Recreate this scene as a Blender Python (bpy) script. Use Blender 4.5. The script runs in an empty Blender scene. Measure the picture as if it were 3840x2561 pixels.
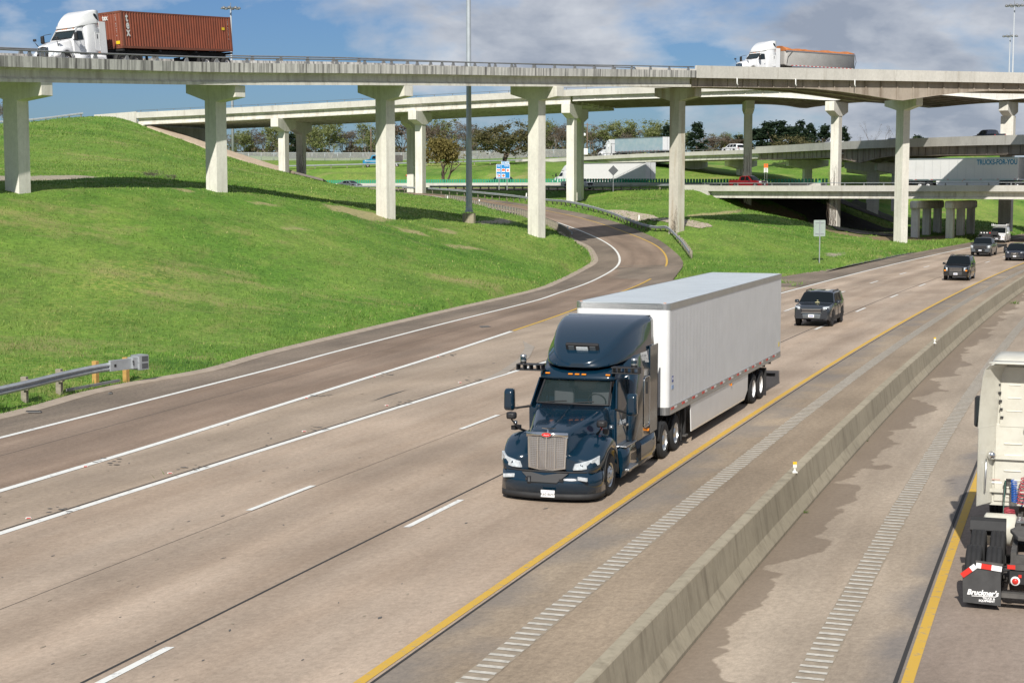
import bpy, bmesh, math, random
import numpy as np
from mathutils import Vector, Matrix

R = math.radians
random.seed(7); rng = np.random.default_rng(7)
scene = bpy.context.scene
col = scene.collection

# ------------------------------------------------------------------ camera
H = 7.173; PITCH = 0.0940045; FPX = 6101.87
cam_d = bpy.data.cameras.new("camera"); cam = bpy.data.objects.new("camera", cam_d); col.objects.link(cam)
cam.location = (0, 0, H); cam.rotation_euler = (math.pi/2 - PITCH, 0, 0)
cam_d.sensor_width = 36; cam_d.lens = FPX/3840*36; cam_d.clip_start = 0.5; cam_d.clip_end = 9000
scene.camera = cam

# ------------------------------------------------------------------ sun, sky, exposure
SUN_EL = 36.0; SUN_AZ = 9.1          # shadows fall 9 degrees right of straight ahead
sd = bpy.data.lights.new("sun", 'SUN'); sd.energy = 4.8; sd.angle = R(0.53); sd.color = (1.0, 0.955, 0.88)
sun = bpy.data.objects.new("sun", sd); col.objects.link(sun)
_dir = Vector((math.sin(R(SUN_AZ))*math.cos(R(SUN_EL)), math.cos(R(SUN_AZ))*math.cos(R(SUN_EL)), -math.sin(R(SUN_EL))))
sun.rotation_euler = _dir.to_track_quat('-Z', 'Y').to_euler(); sun.location = (-20, -60, 60)
world = bpy.data.worlds.new("World"); scene.world = world; world.use_nodes = True
scene.view_settings.view_transform = 'Standard'; scene.view_settings.look = 'None'
scene.view_settings.exposure = 0.12; scene.view_settings.gamma = 1.0

def build_world():
    nt = world.node_tree; N = nt.nodes; L = nt.links; N.clear()
    out = N.new('ShaderNodeOutputWorld'); bg = N.new('ShaderNodeBackground'); L.new(bg.outputs[0], out.inputs[0])
    bg.inputs[1].default_value = 0.095
    sky = N.new('ShaderNodeTexSky'); sky.sky_type = 'NISHITA'; sky.sun_disc = False
    sky.sun_elevation = R(SUN_EL); sky.sun_rotation = R(180+SUN_AZ); sky.altitude = 100
    sky.air_density = 1.0; sky.dust_density = 0.5; sky.ozone_density = 2.2
    tint = N.new('ShaderNodeMix'); tint.data_type = 'RGBA'; tint.blend_type = 'MULTIPLY'; tint.inputs[0].default_value = 1
    L.new(sky.outputs[0], tint.inputs[6]); tint.inputs[7].default_value = (0.33, 0.46, 0.68, 1)
    tc = N.new('ShaderNodeTexCoord')
    sep = N.new('ShaderNodeSeparateXYZ'); L.new(tc.outputs['Generated'], sep.inputs[0])
    def math_(op, a, b=None, clamp=False):
        m = N.new('ShaderNodeMath'); m.operation = op; m.use_clamp = clamp
        for i, v in enumerate((a, b)):
            if v is None: continue
            if isinstance(v, (int, float)): m.inputs[i].default_value = v
            else: L.new(v, m.inputs[i])
        return m.outputs[0]
    zc = math_('ADD', math_('MAXIMUM', sep.outputs[2], 0.0), 0.40)
    px = math_('DIVIDE', sep.outputs[0], zc); py = math_('DIVIDE', sep.outputs[1], zc)
    cmb = N.new('ShaderNodeCombineXYZ'); L.new(px, cmb.inputs[0]); L.new(py, cmb.inputs[1]); cmb.inputs[2].default_value = CLOUD_SEED
    def noise(scale, det, rough, vec, dist=0.0, off=None):
        n = N.new('ShaderNodeTexNoise'); n.inputs['Scale'].default_value = scale; n.inputs['Detail'].default_value = det
        n.inputs['Roughness'].default_value = rough; n.inputs['Distortion'].default_value = dist
        L.new(vec, n.inputs['Vector']); return n.outputs[0]
    n1 = noise(3.1, 8, 0.54, cmb.outputs[0], 0.15)
    # more cover to the right and higher, open blue at the left
    cov = math_('ADD', math_('MULTIPLY', sep.outputs[0], 0.30), math_('SUBTRACT', math_('MULTIPLY', sep.outputs[2], 1.6), 0.05))
    dens = math_('ADD', n1, cov)
    r = N.new('ShaderNodeValToRGB'); L.new(dens, r.inputs[0])
    r.color_ramp.elements[0].position = 0.52; r.color_ramp.elements[0].color = (0, 0, 0, 1)
    r.color_ramp.elements[1].position = 0.64; r.color_ramp.elements[1].color = (1, 1, 1, 1)
    # brightness of the cloud: bright rims, grey violet bases
    n2 = noise(7.0, 7, 0.55, cmb.outputs[0], 0.25)
    r2 = N.new('ShaderNodeValToRGB'); L.new(math_('ADD', math_('MULTIPLY', dens, -1.15), math_('ADD', math_('MULTIPLY', n2, 0.85), 0.74)), r2.inputs[0])
    r2.color_ramp.elements[0].position = 0.28; r2.color_ramp.elements[0].color = (3.1, 3.5, 4.3, 1)
    r2.color_ramp.elements[1].position = 0.62; r2.color_ramp.elements[1].color = (6.9, 7.1, 7.5, 1)
    mx = N.new('ShaderNodeMix'); mx.data_type = 'RGBA'
    L.new(math_('MULTIPLY', r.outputs[0], 0.93), mx.inputs[0]); L.new(tint.outputs[2], mx.inputs[6]); L.new(r2.outputs[0], mx.inputs[7])
    L.new(mx.outputs[2], bg.inputs[0])
CLOUD_SEED = 1.1
build_world()

# ------------------------------------------------------------------ view helpers used to turn measured points into world positions
CP, SP = math.cos(PITCH), math.sin(PITCH)
def ray(vx, vy):     # vx, vy in a 2351 x 1568 frame
    px, py = vx*3840/2351, vy*3840/2351
    u = (1280.5-py)/FPX; x = (px-1920)/FPX
    return x, CP+SP*u, -SP+CP*u
def V(vx, vy, d):
    x, y, z = ray(vx, vy); return Vector((x*d/y, d, H+z*d/y))
def G(vx, vy, z=0.0):
    x, y, dz = ray(vx, vy); t = (z-H)/dz; return Vector((x*t, y*t, z))
def GS(px, py, z=0.0): return G(px*2351/3840, py*2351/3840, z)

# ------------------------------------------------------------------ materials
MATS = {}
def nodes_of(m): return m.node_tree.nodes, m.node_tree.links
def mat(name, color, rough=0.6, metal=0.0, coat=0.0, spec=0.5, var=0.0, vscale=2.0, dirt=None, dscale=1.0, damt=0.5, bump=0.0, bscale=30.0, emit=None, flake=0):
    if name in MATS: return MATS[name]
    m = bpy.data.materials.new(name); m.use_nodes = True; N, L = nodes_of(m); b = N['Principled BSDF']
    c = tuple(color)+(1,) if len(color) == 3 else color
    b.inputs['Roughness'].default_value = rough; b.inputs['Metallic'].default_value = metal
    b.inputs['Coat Weight'].default_value = coat; b.inputs['Coat Roughness'].default_value = 0.05
    b.inputs['Specular IOR Level'].default_value = spec
    tc = N.new('ShaderNodeTexCoord'); src = None
    n = N.new('ShaderNodeTexNoise'); n.inputs['Scale'].default_value = vscale; n.inputs['Detail'].default_value = 6; n.inputs['Roughness'].default_value = 0.6
    L.new(tc.outputs['Object'], n.inputs['Vector'])
    v = max(var, 0.03)
    mr = N.new('ShaderNodeMapRange'); L.new(n.outputs[0], mr.inputs[0]); mr.inputs[1].default_value = 0.3; mr.inputs[2].default_value = 0.7
    mr.inputs[3].default_value = 1-v; mr.inputs[4].default_value = 1+v
    mx = N.new('ShaderNodeMix'); mx.data_type = 'RGBA'; mx.blend_type = 'MULTIPLY'; mx.inputs[0].default_value = 1
    mx.inputs[6].default_value = c; L.new(mr.outputs[0], mx.inputs[7]); src = mx.outputs[2]
    if dirt:
        n2 = N.new('ShaderNodeTexNoise'); n2.inputs['Scale'].default_value = dscale; n2.inputs['Detail'].default_value = 8; n2.inputs['Roughness'].default_value = 0.65
        L.new(tc.outputs['Object'], n2.inputs['Vector'])
        rr = N.new('ShaderNodeValToRGB'); L.new(n2.outputs[0], rr.inputs[0]); rr.color_ramp.elements[0].position = 0.45; rr.color_ramp.elements[1].position = 0.7
        ml = N.new('ShaderNodeMath'); ml.operation = 'MULTIPLY'; L.new(rr.outputs[0], ml.inputs[0]); ml.inputs[1].default_value = damt
        m2 = N.new('ShaderNodeMix'); m2.data_type = 'RGBA'; L.new(ml.outputs[0], m2.inputs[0]); L.new(src, m2.inputs[6]); m2.inputs[7].default_value = tuple(dirt)+(1,); src = m2.outputs[2]
    L.new(src, b.inputs['Base Color'])
    if bump:
        nb = N.new('ShaderNodeTexNoise'); nb.inputs['Scale'].default_value = bscale; nb.inputs['Detail'].default_value = 4; L.new(tc.outputs['Object'], nb.inputs['Vector'])
        bp = N.new('ShaderNodeBump'); bp.inputs['Strength'].default_value = bump; bp.inputs['Distance'].default_value = 0.02; L.new(nb.outputs[0], bp.inputs['Height']); L.new(bp.outputs[0], b.inputs['Normal'])
    if emit: b.inputs['Emission Color'].default_value = tuple(emit)+(1,); b.inputs['Emission Strength'].default_value = 1
    MATS[name] = m; return m

# ------------------------------------------------------------------ mesh builder
class MB:
    def __init__(s): s.v = []; s.f = []; s.mi = []; s.sm = []; s.mats = []
    def m(s, mt):
        if mt not in s.mats: s.mats.append(mt)
        return s.mats.index(mt)
    def add(s, vs, fs, mt, smooth=False):
        o = len(s.v); s.v += [tuple(p) for p in vs]; k = s.m(mt)
        for f in fs: s.f.append([i+o for i in f]); s.mi.append(k); s.sm.append(smooth)
    def box(s, c, d, mt, rot=None, taper=1.0):
        hx, hy, hz = d[0]/2, d[1]/2, d[2]/2
        vs = []
        for z in (-1, 1):
            t = taper if z > 0 else 1.0
            for x, y in ((-1, -1), (1, -1), (1, 1), (-1, 1)): vs.append(Vector((x*hx*t, y*hy*t, z*hz)))
        if rot is not None:
            Mx = rot if isinstance(rot, Matrix) else Matrix.Rotation(rot, 3, 'Z'); vs = [Mx @ p for p in vs]
        vs = [p+Vector(c) for p in vs]
        s.add(vs, [(0, 3, 2, 1), (4, 5, 6, 7), (0, 1, 5, 4), (1, 2, 6, 5), (2, 3, 7, 6), (3, 0, 4, 7)], mt)
    def beam(s, a, b, w, h, mt, up=(0, 0, 1)):   # rectangular bar from a to b
        a = Vector(a); b = Vector(b); t = (b-a); ln = t.length; t.normalize(); u = Vector(up); sd_ = t.cross(u)
        if sd_.length < 1e-4: sd_ = t.cross(Vector((1, 0, 0)))
        sd_.normalize(); u = sd_.cross(t)
        vs = [p+sd_*(x*w/2)+u*(y*h/2) for p in (a, b) for x, y in ((-1, -1), (1, -1), (1, 1), (-1, 1))]
        s.add(vs, [(0, 1, 2, 3), (7, 6, 5, 4), (0, 4, 5, 1), (1, 5, 6, 2), (2, 6, 7, 3), (3, 7, 4, 0)], mt)
    def tube(s, pts, r, mt, n=10, cap=True, smooth=True):
        pts = [Vector(p) for p in pts]; rs = r if isinstance(r, (list, tuple)) else [r]*len(pts); vs = []; prev = None
        for i, p in enumerate(pts):
            t = (pts[min(i+1, len(pts)-1)]-pts[max(i-1, 0)]).normalized()
            if prev is None: prev = t.cross(Vector((0, 0, 1)) if abs(t.z) < .9 else Vector((1, 0, 0))).normalized()
            a = (prev-t*prev.dot(t)).normalized(); prev = a; b = t.cross(a)
            for k in range(n):
                th = 2*math.pi*k/n; vs.append(p+a*(math.cos(th)*rs[i])+b*(math.sin(th)*rs[i]))
        fs = [(i*n+k, i*n+(k+1) % n, (i+1)*n+(k+1) % n, (i+1)*n+k) for i in range(len(pts)-1) for k in range(n)]
        s.add(vs, fs, mt, smooth)
        if cap:
            o = len(vs)-n
            s.add(vs[:n], [tuple(reversed(range(n)))], mt); s.add(vs[o:], [tuple(range(n))], mt)
    def lathe(s, prof, c, mt, axis='y', n=24, smooth=True):   # prof: (radius, along)
        ax = {'x': (Vector((1, 0, 0)), Vector((0, 1, 0)), Vector((0, 0, 1))), 'y': (Vector((0, 1, 0)), Vector((0, 0, 1)), Vector((1, 0, 0))), 'z': (Vector((0, 0, 1)), Vector((1, 0, 0)), Vector((0, 1, 0)))}[axis] if isinstance(axis, str) else axis
        c = Vector(c); vs = []
        for r_, t in prof:
            for k in range(n):
                th = 2*math.pi*k/n; vs.append(c+ax[0]*t+ax[1]*(math.cos(th)*r_)+ax[2]*(math.sin(th)*r_))
        s.add(vs, [(i*n+k, i*n+(k+1) % n, (i+1)*n+(k+1) % n, (i+1)*n+k) for i in range(len(prof)-1) for k in range(n)], mt, smooth)
    def loft(s, secs, mt, closed=True, cap=True, smooth=True, mfun=None):
        n = len(secs[0]); vs = [p for sc in secs for p in sc]; kk = n if closed else n-1
        if mfun is None:
            s.add(vs, [(i*n+k, i*n+(k+1) % n, (i+1)*n+(k+1) % n, (i+1)*n+k) for i in range(len(secs)-1) for k in range(kk)], mt, smooth)
        else:
            o = len(s.v); s.v += [tuple(p) for p in vs]
            for i in range(len(secs)-1):
                for k in range(kk):
                    s.f.append([o+i*n+k, o+i*n+(k+1) % n, o+(i+1)*n+(k+1) % n, o+(i+1)*n+k]); s.mi.append(s.m(mfun(i, k))); s.sm.append(smooth)
        if cap:
            s.add(secs[0], [tuple(reversed(range(n)))], mt); s.add(secs[-1], [tuple(range(n))], mt)
    def prism(s, poly, d0, d1, mt, plane='xz'):   # extruded polygon; plane xz extrudes along y, xy along z, yz along x
        def P(a, b, t): return {'xz': (a, t, b), 'xy': (a, b, t), 'yz': (t, a, b)}[plane]
        n = len(poly); vs = [P(a, b, d0) for a, b in poly]+[P(a, b, d1) for a, b in poly]
        s.add(vs, [tuple(range(n)), tuple(range(2*n-1, n-1, -1))]+[(i, i+n, (i+1) % n+n, (i+1) % n) for i in range(n)], mt)
    def build(s, name, parent=None, mt=None, bevel=0.0, fix=True, uv=None, seg=2):
        me = bpy.data.meshes.new(name); me.from_pydata(s.v, [], s.f)
        for q in (s.mats or [mt]): me.materials.append(q)
        me.polygons.foreach_set('material_index', s.mi); me.polygons.foreach_set('use_smooth', s.sm)
        if uv is not None:
            ul = me.uv_layers.new(name='UVMap'); vi = np.empty(len(me.loops), dtype=np.int32); me.loops.foreach_get('vertex_index', vi)
            ul.data.foreach_set('uv', np.asarray(uv, dtype=np.float32)[vi].ravel())
        if fix:
            bm = bmesh.new(); bm.from_mesh(me); bmesh.ops.remove_doubles(bm, verts=bm.verts, dist=1e-4); bmesh.ops.recalc_face_normals(bm, faces=bm.faces); bm.to_mesh(me); bm.free()
        me.update()
        o = bpy.data.objects.new(name, me); col.objects.link(o)
        if parent is not None: o.parent = parent
        if bevel:
            bv = o.modifiers.new('bevel', 'BEVEL'); bv.width = bevel; bv.segments = seg; bv.limit_method = 'ANGLE'; bv.angle_limit = R(38)
        return o

def rrect(x, z0, z1, wb, wt, rt=0.1, rb=0.05, n=5, wm=None, zm=None, yc=0.0):
    """closed section in the yz plane at x: bottom half width wb, top half width wt, rounded corners"""
    pts = []
    def arc(cy, cz, r, a0, a1):
        for i in range(n+1):
            a = a0+(a1-a0)*i/n; pts.append((x, yc+cy+r*math.cos(a), cz+r*math.sin(a)))
    arc(wb-rb, z0+rb, rb, -math.pi/2, 0)
    if wm is not None: pts.append((x, yc+wm, zm))
    arc(wt-rt, z1-rt, rt, 0, math.pi/2)
    arc(-(wt-rt), z1-rt, rt, math.pi/2, math.pi)
    if wm is not None: pts.append((x, yc-wm, zm))
    arc(-(wb-rb), z0+rb, rb, math.pi, 1.5*math.pi)
    return pts

def tag(o, label=None, cat=None, group=None, kind=None):
    if label: o['label'] = label
    if cat: o['category'] = cat
    if group: o['group'] = group
    if kind: o['kind'] = kind
    return o
def thing(name, label, cat, loc=(0, 0, 0), rz=0.0, group=None):
    o = bpy.data.objects.new(name, None); col.objects.link(o); o.location = loc; o.rotation_euler = (0, 0, rz); o.empty_display_size = 0.3
    return tag(o, label, cat, group)
def inst(src, parent=None, loc=None, rot=None, scale=None):
    o = src.copy(); col.objects.link(o)
    if parent is not None: o.parent = parent
    if loc is not None: o.location = loc
    if rot is not None: o.rotation_euler = rot
    if scale is not None: o.scale = scale
    return o
KIDS = {}
def children(o): return [c for c in col.objects if c.parent == o]
def copy_tree(root, loc=None, rz=None, label=None, group=None, parent=None, scale=None, kids=None):
    r = root.copy(); col.objects.link(r)
    if parent is not None: r.parent = parent
    if loc is not None: r.location = loc
    if rz is not None: r.rotation_euler = (r.rotation_euler[0], r.rotation_euler[1], rz)
    if scale is not None: r.scale = scale
    if label: r['label'] = label
    if group: r['group'] = group
    for c in (kids if kids is not None else children(root)): copy_tree(c, parent=r)
    return r

def text_mesh(txt, size, mt, name='lettering', parent=None, loc=(0, 0, 0), rot=(0, 0, 0), ext=0.004, align='LEFT', xs=1.0, bold=0.0, shear=0.0, space=1.0):
    cu = bpy.data.curves.new(name, 'FONT'); cu.body = txt; cu.size = size; cu.extrude = ext; cu.align_x = align; cu.offset = bold; cu.shear = shear; cu.resolution_u = 3; cu.space_character = space
    tmp = bpy.data.objects.new(name, cu); col.objects.link(tmp); dg = bpy.context.evaluated_depsgraph_get(); dg.update()
    me = bpy.data.meshes.new_from_object(tmp.evaluated_get(dg)); bpy.data.objects.remove(tmp); me.materials.clear(); me.materials.append(mt)
    o = bpy.data.objects.new(name, me); col.objects.link(o); o.location = loc; o.rotation_euler = rot; o.scale = (xs, 1, 1)
    if parent is not None: o.parent = parent
    return o

# ------------------------------------------------------------------ paths
class Path:
    def __init__(s, pts, step=1.0, smooth=True):
        P = [Vector(p) for p in pts]; out = []
        if smooth and len(P) > 2:
            Q = [P[0]*2-P[1]]+P+[P[-1]*2-P[-2]]
            for i in range(1, len(Q)-2):
                a, b, c, d = Q[i-1:i+3]; n = max(2, int((c-b).length/step))
                # centripetal-like: plain catmull-rom
                for k in range(n):
                    t = k/n
                    out.append(0.5*((2*b)+(c-a)*t+(2*a-5*b+4*c-d)*t*t+(3*b-a-3*c+d)*t**3))
            out.append(P[-1])
        else: out = P
        s.p = out; s.s = [0.0]
        for i in range(1, len(out)): s.s.append(s.s[-1]+(out[i]-out[i-1]).length)
        s.len = s.s[-1]
    def at(s, d, off=0.0, dz=0.0, bank=0.0):
        d = min(max(d, 0), s.len); i = int(np.searchsorted(s.s, d)); i = min(max(i, 1), len(s.p)-1)
        t = (d-s.s[i-1])/max(1e-9, s.s[i]-s.s[i-1]); p = s.p[i-1].lerp(s.p[i], t)
        a = s.p[max(i-2, 0)]; b = s.p[min(i+1, len(s.p)-1)]; tg = (b-a); tg.z = 0; tg.normalize()
        n = Vector((tg.y, -tg.x, 0))     # to the right of travel
        return p+n*off+Vector((0, 0, dz-bank*off)), tg
    def find(s, f):      # arc length where f(p) is smallest
        return s.s[min(range(len(s.p)), key=lambda i: f(s.p[i]))]
    def sub(s, d0, d1, step):
        n = max(1, int(round(abs(d1-d0)/step))); return [d0+(d1-d0)*i/n for i in range(n+1)]

def sweep(mb, path, ds, prof, mt, bank=0.0, cap=True, smooth=False, off=0.0, dz=0.0, closed=True):
    """prof: list of (offset right, dz)"""
    secs = []
    for d in ds:
        b = bank(d) if callable(bank) else bank; pr = prof(d) if callable(prof) else prof
        secs.append([path.at(d, o+off, z+dz, b)[0] for o, z in pr])
    mb.loft(secs, mt, closed=closed, cap=cap and closed, smooth=smooth)

def ribbon(name, path, o0, o1, dz, mt, ds, bank=0.0, parent=None, n=1, uvs=True):
    mb = MB(); uv = []; vs = []; fs = []
    for i, d in enumerate(ds):
        b = bank(d) if callable(bank) else bank; a0 = o0(d) if callable(o0) else o0; a1 = o1(d) if callable(o1) else o1
        for k in range(n+1):
            o = a0+(a1-a0)*k/n; vs.append(path.at(d, o, dz, b)[0]); uv.append((o, d))
    m = n+1
    for i in range(len(ds)-1):
        for k in range(n): fs.append((i*m+k, i*m+k+1, (i+1)*m+k+1, (i+1)*m+k))
    mb.add(vs, fs, mt); return mb.build(name, parent, fix=False, uv=uv)
# ================================================================== GROUND AND ROADS
def KX(K, y): return K+0.325*y+3.4e-4*y*y
def PK(K, y, z=0.0): return Vector((KX(K, y), y, z))
def RZ(yb): return 0.0 if yb <= 142 else 0.06*(15.69/(7.17/yb+.06)-142)
def GR(px, py):      # point on the exit ramp (which climbs beyond 142 m) from a measured point, 3840-wide frame
    g = GS(px, py)
    if g.y <= 142: return g
    d = 15.69/(7.17/g.y+.06); return Vector((g.x*d/g.y, d, 0.06*(d-142)))
L0 = [GR(*p) for p in [(0,1643),(1000,1389),(1223,1329),(1446,1271),(1670,1213),(2000,1130.5),(2096,1099),(2191,1067),(2255,1038),(2303,1009),(2323,984),(2319,955),(2297,928),(2255,901),(2191,872),(2128,848),(2080,832),(2045,824),(1974,805),(1844,781),(1678,746),(1538,729)]]
L1 = [GR(*p) for p in [(0,1842),(613,1658),(1000,1536),(1312,1438),(1625,1340),(1920,1243),(2118,1175),(2344,1090),(2415,1060),(2462,1032),(2494,1003),(2501,977),(2490,949),(2462,923),(2415,899),(2351,874),(2287,851),(2217,829),(2143,810),(2045,790),(1974,778),(1810,754),(1691,740),(1538,726)]]
PE = [GR(*p) for p in [(0,1567),(153,1529),(325,1479),(478,1445),(631,1418),(800,1387),(1000,1329),(1312,1253),(1625,1179),(2000,1092),(2096,1057),(2179,1016),(2230,984),(2226,955),(2204,926),(2159,904),(2100,872),(2045,840),(1974,812),(1844,787),(1678,750),(1538,731)]]
RS = [GR(*p) for p in [(2523,1049),(2561,997),(2555,971),(2539,952),(2478,904),(2415,874),(2332,840),(2255,818),(2175,799),(2045,775),(1974,766),(1810,744),(1674,731),(1538,722)]]
def ext(pts, slope, y0=-60):
    p = pts[0]; ys = [y0+(p.y-y0)*i/10 for i in range(10)]; return [Vector((p.x+slope*(y-p.y), y, 0)) for y in ys]+pts
L0 = ext(L0, .29); L1 = ext(L1, .315); PE = ext(PE, .30)
def wend(L, a): # carry the ramp on to the left until it meets the cross road
    return L+[Vector(p) for p in a]
L0 = wend(L0, [(-34, 262, 6.6), (-60, 283, 6.9)]); L1 = wend(L1, [(-31, 267, 6.6), (-57, 288, 6.9)])
PE = wend(PE, [(-35, 260, 6.6), (-61, 281, 6.9)]); RS = wend(RS, [(-29, 269, 6.6), (-55, 290, 6.9)])
RSn = [Vector((KX(-22.5, y), y, 0)) for y in (-60, 40, 90, 110)]+[PK(-23.6, 122)]
MAIN_L = [PK(-25.2, y) for y in (420, 380, 340, 300, 260, 230, 205, 190, 180, 170, 160, 152, 145, 140)]+[Vector((20.4, 131, 0))]

CROSS = [(150, 150, 7.0), (112, 182, 7.0), (70, 220, 7.0), (36.5, 253, 7.0), (11.6, 279, 7.15), (-10, 300, 7.15), (-32, 320, 7.12), (-70, 352, 7.0), (-130, 392, 6.8), (-260, 455, 7)]
def fixp(p):
    q = (p[2]-H)/p[1]; f = 1/(1+(q+.0943)*.0943); return (p[0]*f/.99559, p[1], H+(p[2]-H)*f)
def pvx(p): return 1175.5+p.x/(p.y*CP-(p.z-H)*SP)*3735.75 if p.y > 40 else 9e9
CROSS = [fixp(p) for p in CROSS]; XB0 = [0]
def xbank(d): return -.033*min(1, max(0, (d-XB0[0])/18))*min(1, max(0, (XB0[0]+200-d)/40))
cross = Path(CROSS, 2.0)
UPR = [(-300, 372, 11.2), (-200, 374, 11.2), (-110, 376, 11.2), (-60, 376, 11.4), (-25, 378, 12.2), (-4, 380, 12.8), (8.6, 379, 13.2), (30, 352, 13.9), (52, 316, 14.1), (60, 275, 13.9), (68, 232, 13.4), (80, 200, 13.0), (96, 168, 13.0)]
UPR = [fixp(p) for p in UPR]; upper = Path(UPR, 2.0)
BAP = [(-61, 263.5, 18.75), (-80, 262, 17.3), (-100, 260, 16.4), (-140, 256, 15), (-200, 250, 14)]

BAP = [fixp(p) for p in BAP]
# ---- smooth surface through measured ground points
ctl = []
def C(*p): ctl.append(tuple(p))
def CV(vx, vy, d): ctl.append(tuple(V(vx, vy, d)))
for p in PE[::2]+RS[::2]: C(*p)
for y in (-60, 0, 60, 120): C(KX(-22, y), y, 0); C(KX(0, y), y, 0); C(KX(40, y), y, 0)
for y in (145, 165, 185, 205, 230, 270, 320, 380): C(KX(-25.2, y), y, 0); C(KX(-8, y), y, 0); C(KX(12, y), y, 0)
for q in [(42, 422, 112), (42, 416, 119), (120, 411, 124), (200, 408, 128), (498, 438, 126), (700, 468, 131), (886, 500, 139), (1077, 517, 153), (1232, 542, 152), (1310, 548, 158),
          (100, 398, 140), (150, 274, 256), (100, 345, 196), (0, 288, 252), (270, 269.5, 262.3), (318, 287, 262.6), (200, 271, 260), (400, 345, 232), (300, 330, 215), (450, 337, 251), (530, 363, 252), (612, 388, 251), (652, 397, 256), (704, 405, 268),
          (560, 395, 215), (700, 430, 185), (900, 455, 205), (966, 464, 243), (945, 456, 256), (800, 430, 230), (760, 424, 262), (880, 440, 222), (1000, 470, 200), (1100, 490, 180), (1180, 470, 236), (1250, 452, 236), (1180, 510, 172),
          (1553, 529, 172.5), (1312, 475, 236), (1340, 476, 245), (1450, 440, 255), (1450, 468, 212), (1380, 455, 240), (1500, 500, 186), (1560, 600, 150), (1620, 610, 145), (1650, 500, 200), (1650, 560, 165), (1700, 480, 225), (1715, 477, 245), (1740, 448, 252),
          (1881, 602, 152), (1780, 560, 170), (1915, 529, 230), (2067, 558, 193), (1850, 515, 205), (1980, 545, 200), (2120, 546, 218), (2200, 535, 228), (1950, 500, 255), (2050, 500, 275), (2250, 505, 270),
          (2300, 470, 330), (2200, 465, 330), (2100, 460, 330), (1950, 455, 320), (2300, 440, 420),
          (1450, 424, 315), (1250, 412, 312), (1100, 415, 318), (1155, 376, 342), (1250, 371, 348), (1450, 384, 345), (1530, 384, 345), (1700, 390, 345), (1650, 418, 318), (1850, 418, 318), (2000, 385, 340), (2100, 392, 330), (2200, 400, 330), (1019, 413, 316),
          (750, 420, 322), (750, 402, 355), (750, 368, 412), (560, 372, 405), (950, 398, 355), (950, 368, 412), (850, 394, 371), (1300, 362, 400), (1500, 360, 400), (1900, 350, 400), (2250, 345, 400), (300, 372, 400), (0, 372, 400)]: CV(*q)
for p in CROSS[3:]: C(p[0], p[1], p[2]); C(p[0]+6, p[1]+7, p[2]); C(p[0]-4, p[1]-5, p[2]-.2)
for p in UPR[:6]: C(*p); C(p[0], p[1]-8, p[2]-.6)
for p in BAP[1:]: C(p[0], p[1], p[2]-.1); C(p[0], p[1]+26, p[2]-.1); C(p[0], p[1]+50, p[2]-6)
for p in [(-62, 292, 17.5), (-40, 292, 9.5), (-90, 330, 9), (-60, 112, 7.7), (-90, 110, 7.9), (-90, 60, 5), (-70, 30, 2.5), (-60, -20, 1.5), (-150, 150, 8.5), (-200, 60, 7), (-150, 0, 3), (-120, 200, 12), (-160, 330, 10), (-250, 400, 11), (-250, 300, 11),
          (-300, 480, 15), (-150, 480, 15), (0, 480, 15), (120, 480, 15), (250, 480, 14), (250, 400, 9), (250, 300, 5), (200, 220, 3), (180, 120, 1), (150, 20, 0), (150, -50, 0)]: C(*p)
ctl = np.array(ctl, dtype=float)
def tps_fit(P, lam=0.6):
    n = len(P); S = 100.0; xy = P[:, :2]/S
    d = np.sqrt(((xy[:, None]-xy[None])**2).sum(-1)); K = np.where(d > 0, d*d*np.log(np.maximum(d, 1e-9)), 0)+np.eye(n)*lam*1e-3
    A = np.zeros((n+3, n+3)); A[:n, :n] = K; A[:n, n] = 1; A[:n, n+1:] = xy; A[n, :n] = 1; A[n+1:, :n] = xy.T
    return np.linalg.solve(A, np.concatenate([P[:, 2], [0, 0, 0]])), xy
TW, TXY = tps_fit(ctl)
def tps(x, y):
    q = np.stack([x, y], -1)/100.0; out = np.empty(len(q))
    for i in range(0, len(q), 20000):
        c = q[i:i+20000]; d = np.sqrt(((c[:, None]-TXY[None])**2).sum(-1)); K = d*d*np.log(np.maximum(d, 1e-9))
        out[i:i+20000] = K@TW[:-3]+TW[-3]+c@TW[-2:]
    return out
def seg_dist(P, poly, closed=True):
    best = np.full(len(P), 1e9); bz = np.zeros(len(P)); n = len(poly)
    for i in range(n if closed else n-1):
        a = np.array(poly[i]); b = np.array(poly[(i+1) % n]); ab = b[:2]-a[:2]
        t = np.clip(((P-a[:2])@ab)/max(1e-9, ab@ab), 0, 1); q = a[:2]+t[:, None]*ab; d = np.hypot(*(P-q).T)
        m = d < best; best[m] = d[m]; bz[m] = (a[2]+t*(b[2]-a[2]))[m]
    return best, bz
def inside(P, poly):
    c = np.zeros(len(P), bool); n = len(poly); j = n-1
    for i in range(n):
        xi, yi = poly[i][0], poly[i][1]; xj, yj = poly[j][0], poly[j][1]
        if yi != yj:
            k = ((yi > P[:, 1]) != (yj > P[:, 1])) & (P[:, 0] < (xj-xi)*(P[:, 1]-yi)/(yj-yi)+xi); c ^= k
        j = i
    return c
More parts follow.
